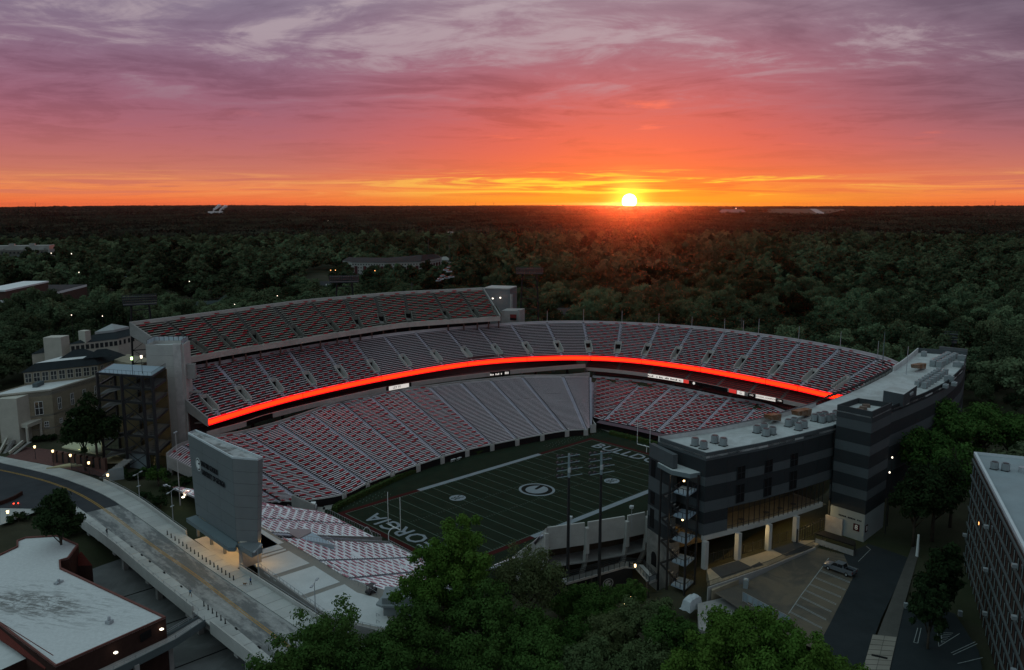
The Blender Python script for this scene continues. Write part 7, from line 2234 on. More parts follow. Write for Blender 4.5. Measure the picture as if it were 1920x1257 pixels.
# ------------------------------------------------------------------ people
SKIN = mat('skin', (.30, .17, .11), .7, .05); HAIR = mat('dark_hair', (.02, .014, .01), .8, .05); SHOE = mat('dark_shoe', (.03, .03, .035), .7, .05)
def person(name_lab, px, heading, shirt, trousers, stride=.22, lean=.0, bend=.25, pack=None, shorts=False):
    p = P2(px[0], px[1], ZBR + .17)
    me = bpy.data.meshes.new('person')
    s = stride
    J = {  # x forward, y left, z up, radius
        'pelvis': (0, 0, .95, .15, .12), 'waist': (.01 + lean * .3, 0, 1.1, .145, .105), 'chest': (.02 + lean * .7, 0, 1.32, .175, .115), 'neckb': (.02 + lean, 0, 1.47, .09, .08), 'neck': (.03 + lean, 0, 1.54, .055, .055),
        'headb': (.045 + lean, 0, 1.62, .078, .085), 'head': (.045 + lean, 0, 1.71, .085, .095), 'top': (.035 + lean, 0, 1.77, .055, .065),
        'hipL': (0, .09, .90, .105, .10), 'kneeL': (s * .75, .10, .52, .062, .062), 'ankL': (s * .9, .10, .09, .042, .042), 'toeL': (s * .9 + .17, .11, .045, .045, .03),
        'hipR': (0, -.09, .90, .105, .10), 'kneeR': (-s * .25, -.10, .52, .062, .062), 'ankR': (-s * 1.2, -.10, .11, .042, .042), 'toeR': (-s * 1.2 + .15, -.11, .045, .045, .03),
        'shL': (.02 + lean, .20, 1.42, .06, .06), 'elL': (-.10 + lean, .26, 1.16, .044, .044), 'wrL': (.02 + bend * .5 + lean, .25, .95 + bend * .6, .032, .032), 'haL': (.06 + bend * .5 + lean, .25, .88 + bend * .6, .04, .028),
        'shR': (.02 + lean, -.20, 1.42, .06, .06), 'elR': (.06 + lean, -.26, 1.16, .044, .044), 'wrR': (.16 + bend * .5 + lean, -.24, .97 + bend * .6, .032, .032), 'haR': (.22 + bend * .5 + lean, -.24, .92 + bend * .6, .04, .028)}
    E = [('pelvis', 'waist'), ('waist', 'chest'), ('chest', 'neckb'), ('neckb', 'neck'), ('neck', 'headb'), ('headb', 'head'), ('head', 'top'), ('pelvis', 'hipL'), ('hipL', 'kneeL'), ('kneeL', 'ankL'), ('ankL', 'toeL'),
         ('pelvis', 'hipR'), ('hipR', 'kneeR'), ('kneeR', 'ankR'), ('ankR', 'toeR'), ('neckb', 'shL'), ('shL', 'elL'), ('elL', 'wrL'), ('wrL', 'haL'), ('neckb', 'shR'), ('shR', 'elR'), ('elR', 'wrR'), ('wrR', 'haR')]
    K = list(J); idx = {k: i for i, k in enumerate(K)}
    me.from_pydata([J[k][:3] for k in K], [(idx[a], idx[b]) for a, b in E], [])
    o = bpy.data.objects.new('person', me); col.objects.link(o)
    o.modifiers.new('skin', 'SKIN').use_smooth_shade = True
    for k in K:
        sv = me.skin_vertices[0].data[idx[k]]; sv.radius = J[k][3:5]; sv.use_root = k == 'pelvis'
    o.modifiers.new('sub', 'SUBSURF').levels = 1
    o.modifiers['sub'].render_levels = 1
    for m_ in (shirt, trousers, SKIN, SHOE, HAIR): me.materials.append(m_)
    o.location = (*p, ZBR + .15); o.rotation_euler = (0, 0, heading)
    tag(o, name_lab, 'person')
    PEOPLE.append((o, shorts))
    return o
PEOPLE = []
NAVY = mat('navy_cloth', (.02, .03, .05), .9, .1); BLUE = mat('blue_cloth', (.03, .10, .26), .9, .1); TEAL = mat('pale_blue_cloth', (.12, .22, .30), .9, .1); DGREY = mat('dark_cloth', (.018, .018, .02), .9, .1)
hd = math.atan2(-1, .02)
person('person in dark clothes walking along the near sidewalk of the bridge', (201, 1004), hd + math.pi, NAVY, DGREY, .24, .05)
person('person in pale blue top running along the near sidewalk of the bridge', (357, 1119), hd, TEAL, DGREY, .38, .08, .55, shorts=True)
pe = person('person in a blue shirt standing on the far sidewalk with a dog', (470, 1097), hd + .5, BLUE, DGREY, .12)
pd = P2(459, 1098, ZBR + .17)
t = thing('dog', 'small brown dog walking beside the person in the blue shirt', 'dog', (*pd, ZBR + .15), rz=hd + .4)
ORG[t.name] = np.zeros(3)
me = bpy.data.meshes.new('dog_body')
DJ = {'rump': (-.28, 0, .42, .10, .10), 'loin': (-.1, 0, .43, .095, .10), 'chest': (.16, 0, .42, .11, .13), 'neck': (.30, 0, .52, .07, .08), 'skull': (.40, 0, .62, .075, .075), 'muz': (.52, 0, .59, .038, .036), 'nose': (.57, 0, .585, .028, .026),
      'earl': (.38, .06, .70, .02, .012), 'earr': (.38, -.06, .70, .02, .012), 'tail1': (-.38, 0, .48, .03, .03), 'tail2': (-.50, 0, .60, .016, .016)}
for sd, y in (('l', .08), ('r', -.08)):
    k = .06 if sd == 'l' else -.05
    DJ['sh' + sd] = (.17, y, .36, .055, .05); DJ['fe' + sd] = (.16 + k * .5, y, .20, .03, .03); DJ['fp' + sd] = (.18 + k, y, .03, .03, .02)
    DJ['th' + sd] = (-.27, y, .36, .065, .06); DJ['kn' + sd] = (-.20 + k * .4, y, .25, .04, .04); DJ['ho' + sd] = (-.33 + k, y, .16, .024, .024); DJ['hp' + sd] = (-.29 + k, y, .03, .03, .02)
DE = [('rump', 'loin'), ('loin', 'chest'), ('chest', 'neck'), ('neck', 'skull'), ('skull', 'muz'), ('muz', 'nose'), ('skull', 'earl'), ('skull', 'earr'), ('rump', 'tail1'), ('tail1', 'tail2')]
for sd in 'lr': DE += [('chest', 'sh' + sd), ('sh' + sd, 'fe' + sd), ('fe' + sd, 'fp' + sd), ('rump', 'th' + sd), ('th' + sd, 'kn' + sd), ('kn' + sd, 'ho' + sd), ('ho' + sd, 'hp' + sd)]
K = list(DJ); idx = {k: i for i, k in enumerate(K)}
me.from_pydata([DJ[k][:3] for k in K], [(idx[a], idx[b]) for a, b in DE], [])
o = bpy.data.objects.new('dog_body', me); col.objects.link(o); o.parent = t
o.modifiers.new('skin', 'SKIN').use_smooth_shade = True
for k in K:
    sv = me.skin_vertices[0].data[idx[k]]; sv.radius = DJ[k][3:5]; sv.use_root = k == 'loin'
o.modifiers.new('sub', 'SUBSURF').render_levels = 1
me.materials.append(mat('brown_fur', (.16, .085, .04), .9, .2, 5.0))
PEOPLE.append((o, None))
# ------------------------------------------------------------------ buildings beyond the stadium
FARW = mat('far_pale_wall', (.30, .30, .28), .85, .08, .2)
FARB = mat('far_brick', (.10, .06, .05), .9, .15, .5)
ROOFD = mat('far_dark_roof', (.045, .042, .043), .9, .15, .4)
def axes_at(u, v, D):
    c = VD(u, v, D); f = c[:2] - CAM[:2]; f = f / np.linalg.norm(f)
    return c, np.array([f[1], -f[0]]), f          # centre, rightward, away
CLEAR = []     # (x, y, radius) places kept free of trees
def house(u, v, D, w, dep, h, roof_h, wm, rm, lab, rot=0.0, cat='house', dormer=False, z0=None, nwin=3, name='house', grp=None, open_=0):
    g0 = 12.0
    for _ in range(3):
        q0 = P2(u, v, g0 + h); g0 = float(ground_h(*q0)) if z0 is None else z0
    D = math.hypot(q0[0] - CAM[0], q0[1] - CAM[1])
    c, r, f = axes_at(u, v, D)
    fv = f; ca, sa = math.cos(rot), math.sin(rot)
    r, f = r * ca + f * sa, f * ca - r * sa
    z = float(ground_h(c[0], c[1])) if z0 is None else z0
    zt = c[2]                                    # v marks the eaves
    t = thing(name, lab, cat, (c[0], c[1], z), grp)
    o = c[:2]
    q = [o - r * w / 2, o + r * w / 2, o + r * w / 2 + f * dep, o - r * w / 2 + f * dep]
    MB().prism([tuple(x) for x in q], z - 1, zt).build('wall', wm, t)
    e = [o - r * (w / 2 + .5) - f * .5, o + r * (w / 2 + .5) - f * .5, o + r * (w / 2 + .5) + f * (dep + .5), o - r * (w / 2 + .5) + f * (dep + .5)]
    if roof_h > .6:
        rl = max(w * .5 - dep * .35, 0.0)
        m0, m1 = o + f * dep / 2 - r * rl, o + f * dep / 2 + r * rl
        MB().add([(*x, zt) for x in e] + [(*m0, zt + roof_h), (*m1, zt + roof_h)], [(0, 1, 5, 4), (1, 2, 5), (2, 3, 4, 5), (3, 0, 4), (3, 2, 1, 0)]).build('roof', rm, t)
    else:
        MB().prism([tuple(x) for x in e], zt, zt + .4).build('roof', rm, t)
    for k in range(nwin):
        p = o + r * w * (-.5 + (k + .5) / nwin) - f * .05
        MB().box((p[0], p[1], zt - 1.5), (1.1, .12, 1.4), math.atan2(r[1], r[0])).build('window', GLASS_D, t)
    if dormer:
        for k in ((-.22, .22) if w > 12 else (0,)):
            p = o + r * w * k + f * dep * .16
            MB().box((p[0], p[1], zt + roof_h * .45), (2.6, 2.2, 1.5), math.atan2(r[1], r[0])).build('dormer', WHITE, t)
            MB().box((p[0] - f[0] * 1.15, p[1] - f[1] * 1.15, zt + roof_h * .45), (1.6, .12, .9), math.atan2(r[1], r[0])).build('dormer_window', GLASS_D, t)
    CLEAR.append((o[0] + f[0] * dep / 2, o[1] + f[1] * dep / 2, max(w, dep) * .62))
    CLEAR.append((*(o - f * w * .35), w * .42))
    for k in range(open_): CLEAR.append((*(o - fv * (14 + k * 13)), max(w * .38, 8)))
    return t
house(1060, 592, 520, 17, 12, 5, 4.2, FARW, ROOFD, 'white porched house with dark roof and one dormer behind the east rim', .1, dormer=True, nwin=4, open_=2)
house(1018, 597, 505, 14, 10, 4, 2.6, FARW, mat('pale_tin', (.26, .27, .27), .7, .1), 'small house with pale tin roof beside the floodlight tower', -.3)
house(1008, 588, 540, 8, 8, 4, 3, WHITE, FARW, 'tiny white gabled house behind the tower leg')
house(378, 580, 440, 34, 16, 6, 4.5, FARB, mat('green_grey_roof', (.04, .052, .052), .85, .15, .5), 'long green grey roofed building close behind the upper deck', .15, nwin=6, open_=3)
house(440, 566, 470, 26, 14, 6, 4.0, FARB, mat('green_grey_roof', (.04, .052, .052)), 'lower green grey roofed wing beside the long roof', -.2)
house(552, 540, 560, 22, 16, 5, 5.0, FARB, mat('charcoal_roof', (.045, .046, .048), .85, .15, .5), 'charcoal roofed house with two white dormers, left of its twin', 0, dormer=True, open_=4)
house(602, 541, 570, 26, 16, 5, 5.2, FARB, mat('charcoal_roof', (.045, .046, .048)), 'wider charcoal roofed house with two white dormers, right of its twin', .1, dormer=True, open_=4)
house(915, 487, 900, 24, 14, 8, .3, FARB, WHITE, 'flat white roofed brick block among trees', .1, cat='building', name='brick_block', open_=4)
house(836, 488, 620, 14, 14, 7, 4, FARW, FARW, 'small white chapel like house beside the long apartment block', .2, nwin=2, open_=5)
house(845, 439, 1500, 22, 16, 8, 5, WHITE, FARW, 'white gabled house alone high in the forest', open_=3)
house(828, 440, 1450, 26, 12, 6, 3, mat('grey_barn', (.18, .18, .18), .9, .1), mat('grey_barn', (.18, .18, .18)), 'low grey barn beside the white gabled house')
house(1130, 490, 800, 18, 12, 6, 5, FARW, ROOFD, 'pale gabled house glimpsed below the sun', .5, open_=3)
house(1160, 499, 780, 12, 10, 5, 3, WHITE, WHITE, 'tiny white shed below the sun')
house(1195, 497, 790, 20, 8, 4, 1.5, WHITE, FARW, 'long white roofed shed among brown trees', .2, open_=3)
house(995, 490, 760, 22, 14, 7, 6, mat('mauve_wall', (.16, .11, .11), .9, .1), mat('dull_red_roof', (.09, .05, .045), .9, .1), 'dull red roofed house with white gables left of the sun', -.1)
house(1045, 497, 700, 12, 9, 5, 2, WHITE, WHITE, 'little white roof showing right of the floodlight tower', .3)
house(1225, 467, 1050, 26, 16, 6, 6, mat('mauve_wall', (.16, .11, .11)), mat('pinkish_roof', (.20, .15, .15), .9, .1), 'pinkish gabled house right of the sun glow')
house(1300, 492, 900, 16, 12, 5, 4, WHITE, FARW, 'white house with steep gable, lower of the pair in the right woods', open_=3)
house(1312, 466, 1150, 40, 16, 6, 3, mat('grey_barn', (.18, .18, .18)), FARW, 'group of pale roofs in the right woods, upper of the pair', open_=2)
house(1415, 467, 1150, 60, 14, 5, 1, mat('grey_barn', (.18, .18, .18)), WHITE, 'long flat white roof far in the right woods', open_=4)
house(1345, 474, 1000, 34, 14, 5, 2, mat('grey_barn', (.18, .18, .18)), mat('grey_barn', (.18, .18, .18)), 'long grey barn in the right woods')
house(1640, 452, 1300, 44, 20, 7, 7, mat('grey_barn', (.18, .18, .18)), mat('slate_blue_roof', (.10, .115, .12), .9, .1), 'grey gabled house with slate roof far right in the forest', open_=3)
house(1446, 494, 950, 30, 12, 5, 2, mat('grey_barn', (.18, .18, .18)), mat('slate_blue_roof', (.10, .115, .12)), 'dim slate roofed shed nearest the right woods lamp')
house(1300, 511, 820, 60, 14, 5, 2.5, FARB, mat('pinkish_roof', (.20, .15, .15)), 'long dim pinkish roof low in the right woods')
house(1270, 512, 760, 14, 10, 4, 3, FARB, mat('pinkish_roof', (.20, .15, .15)), 'small dim roof beside the long pinkish roof') if False else None
house(190, 471, 1160, 60, 40, 8, .3, WHITE, WHITE, 'large low white warehouse among trees, right of the smaller one', .1, cat='warehouse', name='warehouse', nwin=0, open_=5)
house(163, 466, 1180, 12, 14, 8, .3, WHITE, WHITE, 'small white tower block on the warehouse corner', 0, cat='warehouse', name='warehouse', nwin=0, open_=3)
house(112, 472, 1100, 26, 22, 7, .3, WHITE, WHITE, 'smaller low white warehouse beside the apartments', .1, cat='warehouse', name='warehouse', nwin=0, open_=5)
house(170, 518, 720, 26, 14, 6, 5, FARB, mat('slate_blue_roof', (.10, .115, .12)), 'dim brick house with slate roof behind dark trees', .2)
house(200, 516, 760, 30, 12, 5, 3, FARB, mat('charcoal_roof', (.045, .046, .048)), 'dim long roof right of the dim brick house')
house(285, 519, 760, 80, 14, 5, 3, FARB, mat('slate_blue_roof', (.10, .115, .12)), 'long low dim roof along the lit street')
# curved apartment block
t = thing('apartment_block', 'long curved pale apartment block under a dark hipped roof', 'building', (340, 545, 12))
ap_px = [(643, 512, 905), (660, 515, 880), (725, 517, 868), (790, 515, 875), (826, 507, 935)]
ap = [VD(u, v, D)[:2] for u, v, D in ap_px]
AZ0, AZ1 = 13.0, ZA(492, ap[2])
depth = FW[:2] / np.linalg.norm(FW[:2]) * 16
MB().prism([tuple(p) for p in ap] + [tuple(p + depth) for p in ap[::-1]], 8, AZ1, top=False).build('wall', FARW, t)
ridge = [p + depth * .5 for p in ap]
mb = MB()
for i in range(4):
    a, b = ap[i] - depth * .06, ap[i + 1] - depth * .06
    h0, h1 = AZ1 + 4.2 + (2.2 if i >= 3 else 0), AZ1 + 4.2 + (2.2 if i >= 2 else 0)
    r0, r1 = ridge[i], ridge[i + 1]
    if i == 0: r0 = r0 + (ridge[1] - ridge[0]) * .6
    if i == 3: r1 = r1 - (ridge[4] - ridge[3]) * .35; h1 = AZ1 + 5
    mb.add([(*a, AZ1), (*b, AZ1), (*r1, h1), (*r0, h0), (*(ap[i] + depth * 1.05), AZ1), (*(ap[i + 1] + depth * 1.05), AZ1)], [(0, 1, 2, 3), (3, 2, 5, 4)])
    if i == 0: mb.add([(*a, AZ1), (*r0, h0), (*(ap[0] + depth * 1.05), AZ1)], [(0, 1, 2)])
    if i == 3: mb.add([(*b, AZ1), (*r1, h1), (*(ap[4] + depth * 1.05), AZ1)], [(0, 2, 1)])
mb.build('roof', mat('apartment_roof', (.055, .045, .045), .9, .12, .4), t)
MAROON = mat('maroon_bay', (.07, .028, .030), .9, .1)
for i in range(1, 4):
    a, b = ap[i], ap[i + 1]; L = np.linalg.norm(b - a); d = (b - a) / L; n = np.array([d[1], -d[0]]); n = n if np.dot(n, CAM[:2] - a) > 0 else -n
    rz = math.atan2(d[1], d[0])
    nb_ = max(3, int(L / 8)) if i < 3 else 7
    for k in range(nb_):
        p = a + d * L * (k + .5) / nb_ + n * .4
        MB().box((p[0], p[1], (AZ0 + AZ1) / 2 - 2.6), (2.9, 1.0, AZ1 - AZ0 - 3.5), rz).build('bay', MAROON, t)
    nw = max(8, int(L / 2.9)) if i < 3 else 18
    for r_ in range(4):
        z = AZ0 + 3.2 + r_ * (AZ1 - AZ0 - 4) / 3.6
        for k in range(nw):
            p = a + d * L * (k + .5) / nw + n * .06
            MB().box((p[0], p[1], z), (1.2, .12, 1.3), rz).build('window', GLASS_D, t)
for p in ap: CLEAR.append((*(p + depth * .5), 30)); CLEAR.extend([(*(p - depth * k), 24) for k in (1.5, 3.2, 4.9, 6.4, 8.0)])
# car park with a few pale cars beside it
for k, (u, v, D) in enumerate(((836, 507, 640), (842, 510, 632), (830, 518, 610), (838, 522, 600), (846, 520, 604), (822, 527, 585), (826, 524, 590), (843, 502, 660))):
    c, r, f = axes_at(u, v, D)
    t2 = thing('parked_car', 'pale car in the small car park by the curved apartment block', 'car', (c[0], c[1], 13), 'cars parked by the curved apartment block')
    rz = math.atan2(r[1], r[0]) + (k % 3) * .5
    MB().box((c[0], c[1], c[2] + .2), (4.4, 1.8, .8), rz).build('body', mat('pale_car_paint', (.42, .43, .45), .35, .05, rand=.4), t2)
    MB().box((c[0], c[1], c[2] + .85), (2.3, 1.6, .6), rz).build('cabin', GLASS_D, t2)
    CLEAR.append((c[0], c[1], 6)); CLEAR.append((c[0] - f[0] * 10, c[1] - f[1] * 10, 6)); CLEAR.append((c[0] - f[0] * 20, c[1] - f[1] * 20, 5))
# brick hall with white pilasters at the far left
t = thing('brick_hall', 'flat brick hall with paired white pilasters at the left edge', 'building', (-30, 490, 12))
a, b = np.array(P2(-60, 612, 14)), np.array(P2(75, 575, 14))
d = (b - a) / np.linalg.norm(b - a); n = np.array([-d[1], d[0]])
if np.dot(n, FW[:2]) < 0: n = -n
HZ = 30.0
MB().prism([tuple(a), tuple(b), tuple(b + n * 34), tuple(a + n * 34)], 8, HZ - 1.6).build('wall', FARB, t)
MB().prism([tuple(a - n * .6), tuple(b - n * .6 + d * .6), tuple(b + n * 34 + d * .6), tuple(a + n * 34)], HZ - 1.6, HZ, mtop=1).build('cornice', [WHITE, ROOFD], t)
L = np.linalg.norm(b - a)
for f_ in (.995, .80, .77, .58, .55, .36, .33):
    p = a + d * L * f_ - n * .4; MB().box((p[0], p[1], 19), (.9, .8, 19), math.atan2(d[1], d[0])).build('pilaster', WHITE, t)
pq = [a + n * 8, a + d * L * .60 + n * 8, a + d * L * .60 + n * 24, a + n * 24]
MB().prism([tuple(x) for x in pq], HZ, HZ + 5.4).build('roof_storey', FARB, t)
MB().prism([tuple(x + (x - sum(pq) / 4) * .03) for x in pq], HZ + 5.4, HZ + 6.4).build('roof_edge', WHITE, t)
CLEAR += [(*((a + b) / 2 + n * 17), 58), (*(b + n * 10), 24), (*(b - n * 10), 12), (*((a + b) / 2 - n * 10), 16), (*(a - n * 10), 16), (*(b - n * 28), 9), (*((a + b) / 2 - n * 30), 16), (*((a + b) / 2 - n * 60), 34), (*(b - n * 60), 22), (*(b - n * 90), 20), (*((a + b) / 2 - n * 95), 24)]
# apartments at the far left
t = thing('terraced_apartments', 'pale stepped apartment building with rows of small windows at the far left', 'building', (90, 930, 12))
c, r, f = axes_at(93, 500, 1140)
zA = ZA(461, c[:2])
r = r * .97 - f * .24; f = np.array([-r[1], r[0]]); f = f if np.dot(f, FW[:2]) > 0 else -f
o = c[:2]
MB().prism([tuple(o - r * 115), tuple(o), tuple(o + f * 24), tuple(o - r * 115 + f * 24)], 8, zA - 5).build('wall', mat('apartment_stone', (.13, .13, .115), .9, .1, .2), t)
MB().prism([tuple(o - r * 115 + f * 7), tuple(o - r * 1 + f * 7), tuple(o + f * 24), tuple(o - r * 115 + f * 24)], zA - 5, zA).build('upper_storey', FARW, t)
MB().prism([tuple(o - r * .0 - f * .4), tuple(o + r * 1.6 - f * .4), tuple(o + r * 1.6 + f * 24), tuple(o + f * 24)], 8, zA + .4).build('end_wall', FARW, t)
for k in range(8):
    p = o - r * (8 + k * 11) + f * (4 + (k % 2) * 6)
    MB().box((p[0], p[1], zA - 4 + (k % 2) * 5.3), (6, 5, 2.0), math.atan2(r[1], r[0])).build('roof_box', FARW, t)
for r_ in range(5):
    for k in range(22):
        p = o - r * (3 + k * 4.2) - f * .1
        z = zA - 8 - r_ * 4.2
        MB().box((p[0], p[1], z), (1.9, .2, 2.1), math.atan2(r[1], r[0])).build('window', mat('pale_window', (.16, .19, .21), .3, .1, rand=.4) if r_ > 0 else GLASS_D, t)
CLEAR += [(*(o - r * q + f * 12), 26) for q in (0, 20, 45, 70, 95)] + [(*(o - r * q - f * 24), 14) for q in (5, 25, 45, 65, 85)]
# far off features on the plain
GR = mat('airfield_grass', (.055, .060, .042), .95, .15, .01)
c0 = [VD(1435, 404, 4700), VD(1545, 404, 4700), VD(1585, 397, 6800), VD(1580, 393, 8200), VD(1440, 393, 8200)]
def on_ground(p, dz): return (p[0], p[1], float(ground_h(p[0], p[1])) + dz)
mb = MB(); mb.add([(p[0], p[1], 33.0 + (0 if k < 2 else 6)) for k, p in enumerate(c0)], [(0, 1, 2, 3, 4)]); mb.build('airfield', GR, kind='structure')
rw_ = [VD(1533, 404, 4720), VD(1549, 404, 4720), VD(1530, 393, 8150), VD(1518, 393, 8150)]
mb = MB(); mb.add([(p[0], p[1], 33.6 + (0 if k < 2 else 6)) for k, p in enumerate(rw_)], [(0, 1, 2, 3)]); mb.build('runway', mat('runway', (.30, .29, .28), .9, .1, .02), kind='structure')
AIRF = [np.array(p[:2]) for p in c0]
c, r, f = axes_at(1372, 400, 5200)
mb = MB(); b0 = [c[:2] - r * 95, c[:2] + r * 105, c[:2] + r * 105 + f * 120, c[:2] - r * 95 + f * 120]; b1 = [c[:2] - r * 60 + f * 30, c[:2] + r * 65 + f * 30, c[:2] + r * 65 + f * 90, c[:2] - r * 60 + f * 90]
mb.add([(*p, 20) for p in b0] + [(*p, c[2] + 22) for p in b1], [(0, 1, 5, 4), (1, 2, 6, 5), (2, 3, 7, 6), (3, 0, 4, 7), (4, 5, 6, 7)])
mb.own('gravel_mound', mat('gravel_grey', (.16, .155, .16), .95, .1, .02), 'flat topped grey gravel mound on the horizon right of the sun', 'mound')
CLEAR.append((*(c[:2] + f * 40), 150)); CLEAR.append((*(c[:2] - f * 160), 110))
c, r, f = axes_at(404, 399, 5600)
zg = c[2]
m = MB(); m.box((c[0], c[1], zg), (90, 40, 16), math.atan2(r[1], r[0])); m.own('far_mill', WHITE, 'far white mill sheds under the steam plumes', 'mill')
CLEAR.append((*(c[:2]), 90)); CLEAR.append((*(c[:2] - f * 150), 80))
for u, v, D in ((66, 384, 8000), (572, 385, 8000), (892, 384, 8000), (926, 384, 8000), (1866, 380, 8500)):
    c = VD(u, v - 4, D); m = MB().tube((c[0], c[1], 10), (c[0], c[1], c[2]), 2.2, 1.4, 6); m.own('far_mast', BLACK, 'tiny far radio mast pricking the horizon', 'mast', 'radio masts on the horizon')
# pylons and utility poles in the woods
for k, (u, vt, vb, D) in enumerate(((361, 487, 508, 900), (415, 462, 485, 1200), (425, 458, 485, 1250), (447, 470, 490, 1150), (842, 440, 470, 1000), (803, 450, 478, 1000), (883, 455, 475, 1000), (1036, 570, 600, 480), (1391, 596, 630, 420), (772, 530, 550, 560))):
    a, b = VD(u, vt, D), VD(u, vb, D)
    m = MB().tube((a[0], a[1], b[2] - 12), a, .35, .25, 6).bar(a + np.array([-1.4, .6, -1.5]), a + np.array([1.4, -.6, -1.5]), .25)
    m.own('utility_pole', mat('grey_timber', (.09, .088, .084), .9, .1), 'grey utility pole with crossarm rising from the woods', 'utility pole', 'utility poles in the woods')
# far street lamps, tiny lit points
for k, (u, v, D, m_) in enumerate(((620, 507, 640, LAMP_O), (629, 507, 640, LAMP_O), (968, 566, 460, LAMP_O), (1494, 482, 1000, LAMP_C), (1330, 503, 900, LAMP_O), (256, 522, 700, LAMP_C), (276, 527, 690, LAMP_R), (281, 527, 690, LAMP_R), (355, 528, 640, LAMP_C), (134, 476, 1000, LAMP_C), (192, 593, 420, LAMP_C), (134, 591, 400, LAMP_C), (96, 475, 1090, LAMP_C), (615, 415, 3000, LAMP_C), (1112, 394, 6000, LAMP_C), (1394, 412, 4000, LAMP_C), (1380, 391, 6500, LAMP_C), (148, 511, 740, LAMP_C), (520, 555, 470, LAMP_C), (440, 571, 455, LAMP_C), (1673, 858, 210, LAMP_C), (1668, 886, 205, LAMP_C), (1874, 423, 3000, LAMP_C), (1887, 423, 3000, LAMP_C), (40, 631, 520, LAMP_C), (703, 508, 640, LAMP_O))):
    c = VD(u, v, D); s = max(.35, D * .00085); gz = float(ground_h(c[0], c[1]))
    t2 = thing('woodland_lamp', 'small ' + {'lamp_warm': 'warm', 'lamp_orange': 'orange', 'lamp_pale': 'pale', 'lamp_red': 'red'}[m_.name] + ' street light glinting among the trees', 'street light', (c[0], c[1], gz), 'street lights among the trees')
    MB().tube((c[0], c[1], gz), (c[0], c[1], c[2] - s * .5), .12, .08, 5).build('post', BLACK, t2)
    MB().tube((c[0], c[1], c[2] - s * .5), (c[0], c[1], c[2] + s * .5), s * .5, s * .42, 8).build('globe', m_, t2)
    CLEAR.append((c[0], c[1], 3.0)); 
    for q in range(1, 5):
        w = CAM[:2] - c[:2]; w = w / np.linalg.norm(w); CLEAR.append((*(c[:2] + w * q * 6), 3.5))

# ------------------------------------------------------------------ trees
def foliage_mat(name, c1, c2, rand=.35, tr=.25, wood=False):
    m = bpy.data.materials.new(name); m.use_nodes = True
    t = NT(m.node_tree); t.n.clear()
    geo = t.node('ShaderNodeNewGeometry'); oi = t.node('ShaderNodeObjectInfo')
    n1 = t.noise(geo.outputs['Position'], .28, 4.0, .6); n2 = t.noise(geo.outputs['Position'], 1.6, 3.0, .6)
    f = t.math('ADD', t.math('MULTIPLY', t.maprange(n1, .3, .7), .6), t.math('MULTIPLY', t.maprange(n2, .3, .7), .4))
    c = t.mix(f, (*c1, 1), (*c2, 1))
    k = t.maprange(oi.outputs['Random'], 0, 1, 1 - rand, 1 + rand, False)
    warm = t.math('FRACT', t.math('MULTIPLY', oi.outputs['Random'], 7.31))
    c = t.mix(t.math('MULTIPLY', warm, .35), c, (c2[0] * 1.25, c2[1] * .92, c2[2] * .9, 1))
    if wood:    # stands of different kinds, and a scatter of dark evergreens
        oi_l = oi.outputs['Location']
        st_ = t.noise(oi_l, .0045, 3.0, .6); k = t.math('MULTIPLY', k, t.maprange(st_, .36, .64, .50, 1.25))
        ev = t.math('LESS_THAN', t.math('FRACT', t.math('MULTIPLY', oi.outputs['Random'], 13.7)), .16)
        k = t.math('MULTIPLY', k, t.math('SUBTRACT', 1.0, t.math('MULTIPLY', ev, .55)))
    sc_ = t.node('ShaderNodeVectorMath', operation='SCALE'); t.put(sc_.inputs[0], c); t.put(sc_.inputs['Scale'], k)
    d = t.node('ShaderNodeBsdfDiffuse'); t.put(d.inputs[0], sc_.outputs[0])
    tl = t.node('ShaderNodeBsdfTranslucent'); t.put(tl.inputs[0], sc_.outputs[0])
    mx = t.node('ShaderNodeMixShader'); mx.inputs[0].default_value = tr
    t.l.new(d.outputs[0], mx.inputs[1]); t.l.new(tl.outputs[0], mx.inputs[2])
    o = t.node('ShaderNodeOutputMaterial'); t.l.new(mx.outputs[0], o.inputs[0])
    return m
F_FRESH = foliage_mat('fresh_leaf', (.048, .112, .020), (.085, .165, .032), .12)
F_DEEP = foliage_mat('deep_leaf', (.036, .085, .022), (.062, .125, .032), .18)
F_OLIVE = foliage_mat('olive_leaf', (.056, .088, .038), (.086, .118, .052), .15)
F_DARK = foliage_mat('dark_leaf', (.014, .028, .013), (.025, .046, .019), .2)
F_FAR = foliage_mat('far_leaf', (.028, .046, .034), (.050, .066, .046), .4, wood=True)
F_WOOD = foliage_mat('woodland_leaf', (.046, .084, .046), (.092, .124, .066), .55, wood=True)
BARK = mat('bark', (.06, .05, .04), .95, .2, 2.0)
def leaf_cloud(seed, clumps, nleaf, leaf, up=.35):
    """diamond leaves spread over clumps (cx, cy, cz, r)"""
    r = np.random.default_rng(seed)
    C = np.array(clumps)
    w = C[:, 3] ** 2; w /= w.sum()
    i = r.choice(len(C), nleaf, p=w)
    d = r.normal(0, 1, (nleaf, 3)); d[:, 2] += up; d /= np.linalg.norm(d, axis=1)[:, None]
    rad = C[i, 3] * (r.random(nleaf) ** .42) * r.uniform(.75, 1.3, nleaf)
    P = C[i, :3] + d * rad[:, None] * np.array([1, 1, .82])
    n = d + r.normal(0, .42, (nleaf, 3)) + np.array([0, 0, .25]); n /= np.linalg.norm(n, axis=1)[:, None]
    a = np.cross(n, r.normal(0, 1, (nleaf, 3))); a /= np.linalg.norm(a, axis=1)[:, None]
    b = np.cross(n, a)
    s = leaf * r.uniform(.6, 1.25, nleaf)[:, None]
    V = np.stack([P - a * s, P - b * s * .62, P + a * s, P + b * s * .62], 1).reshape(-1, 3)
    return V
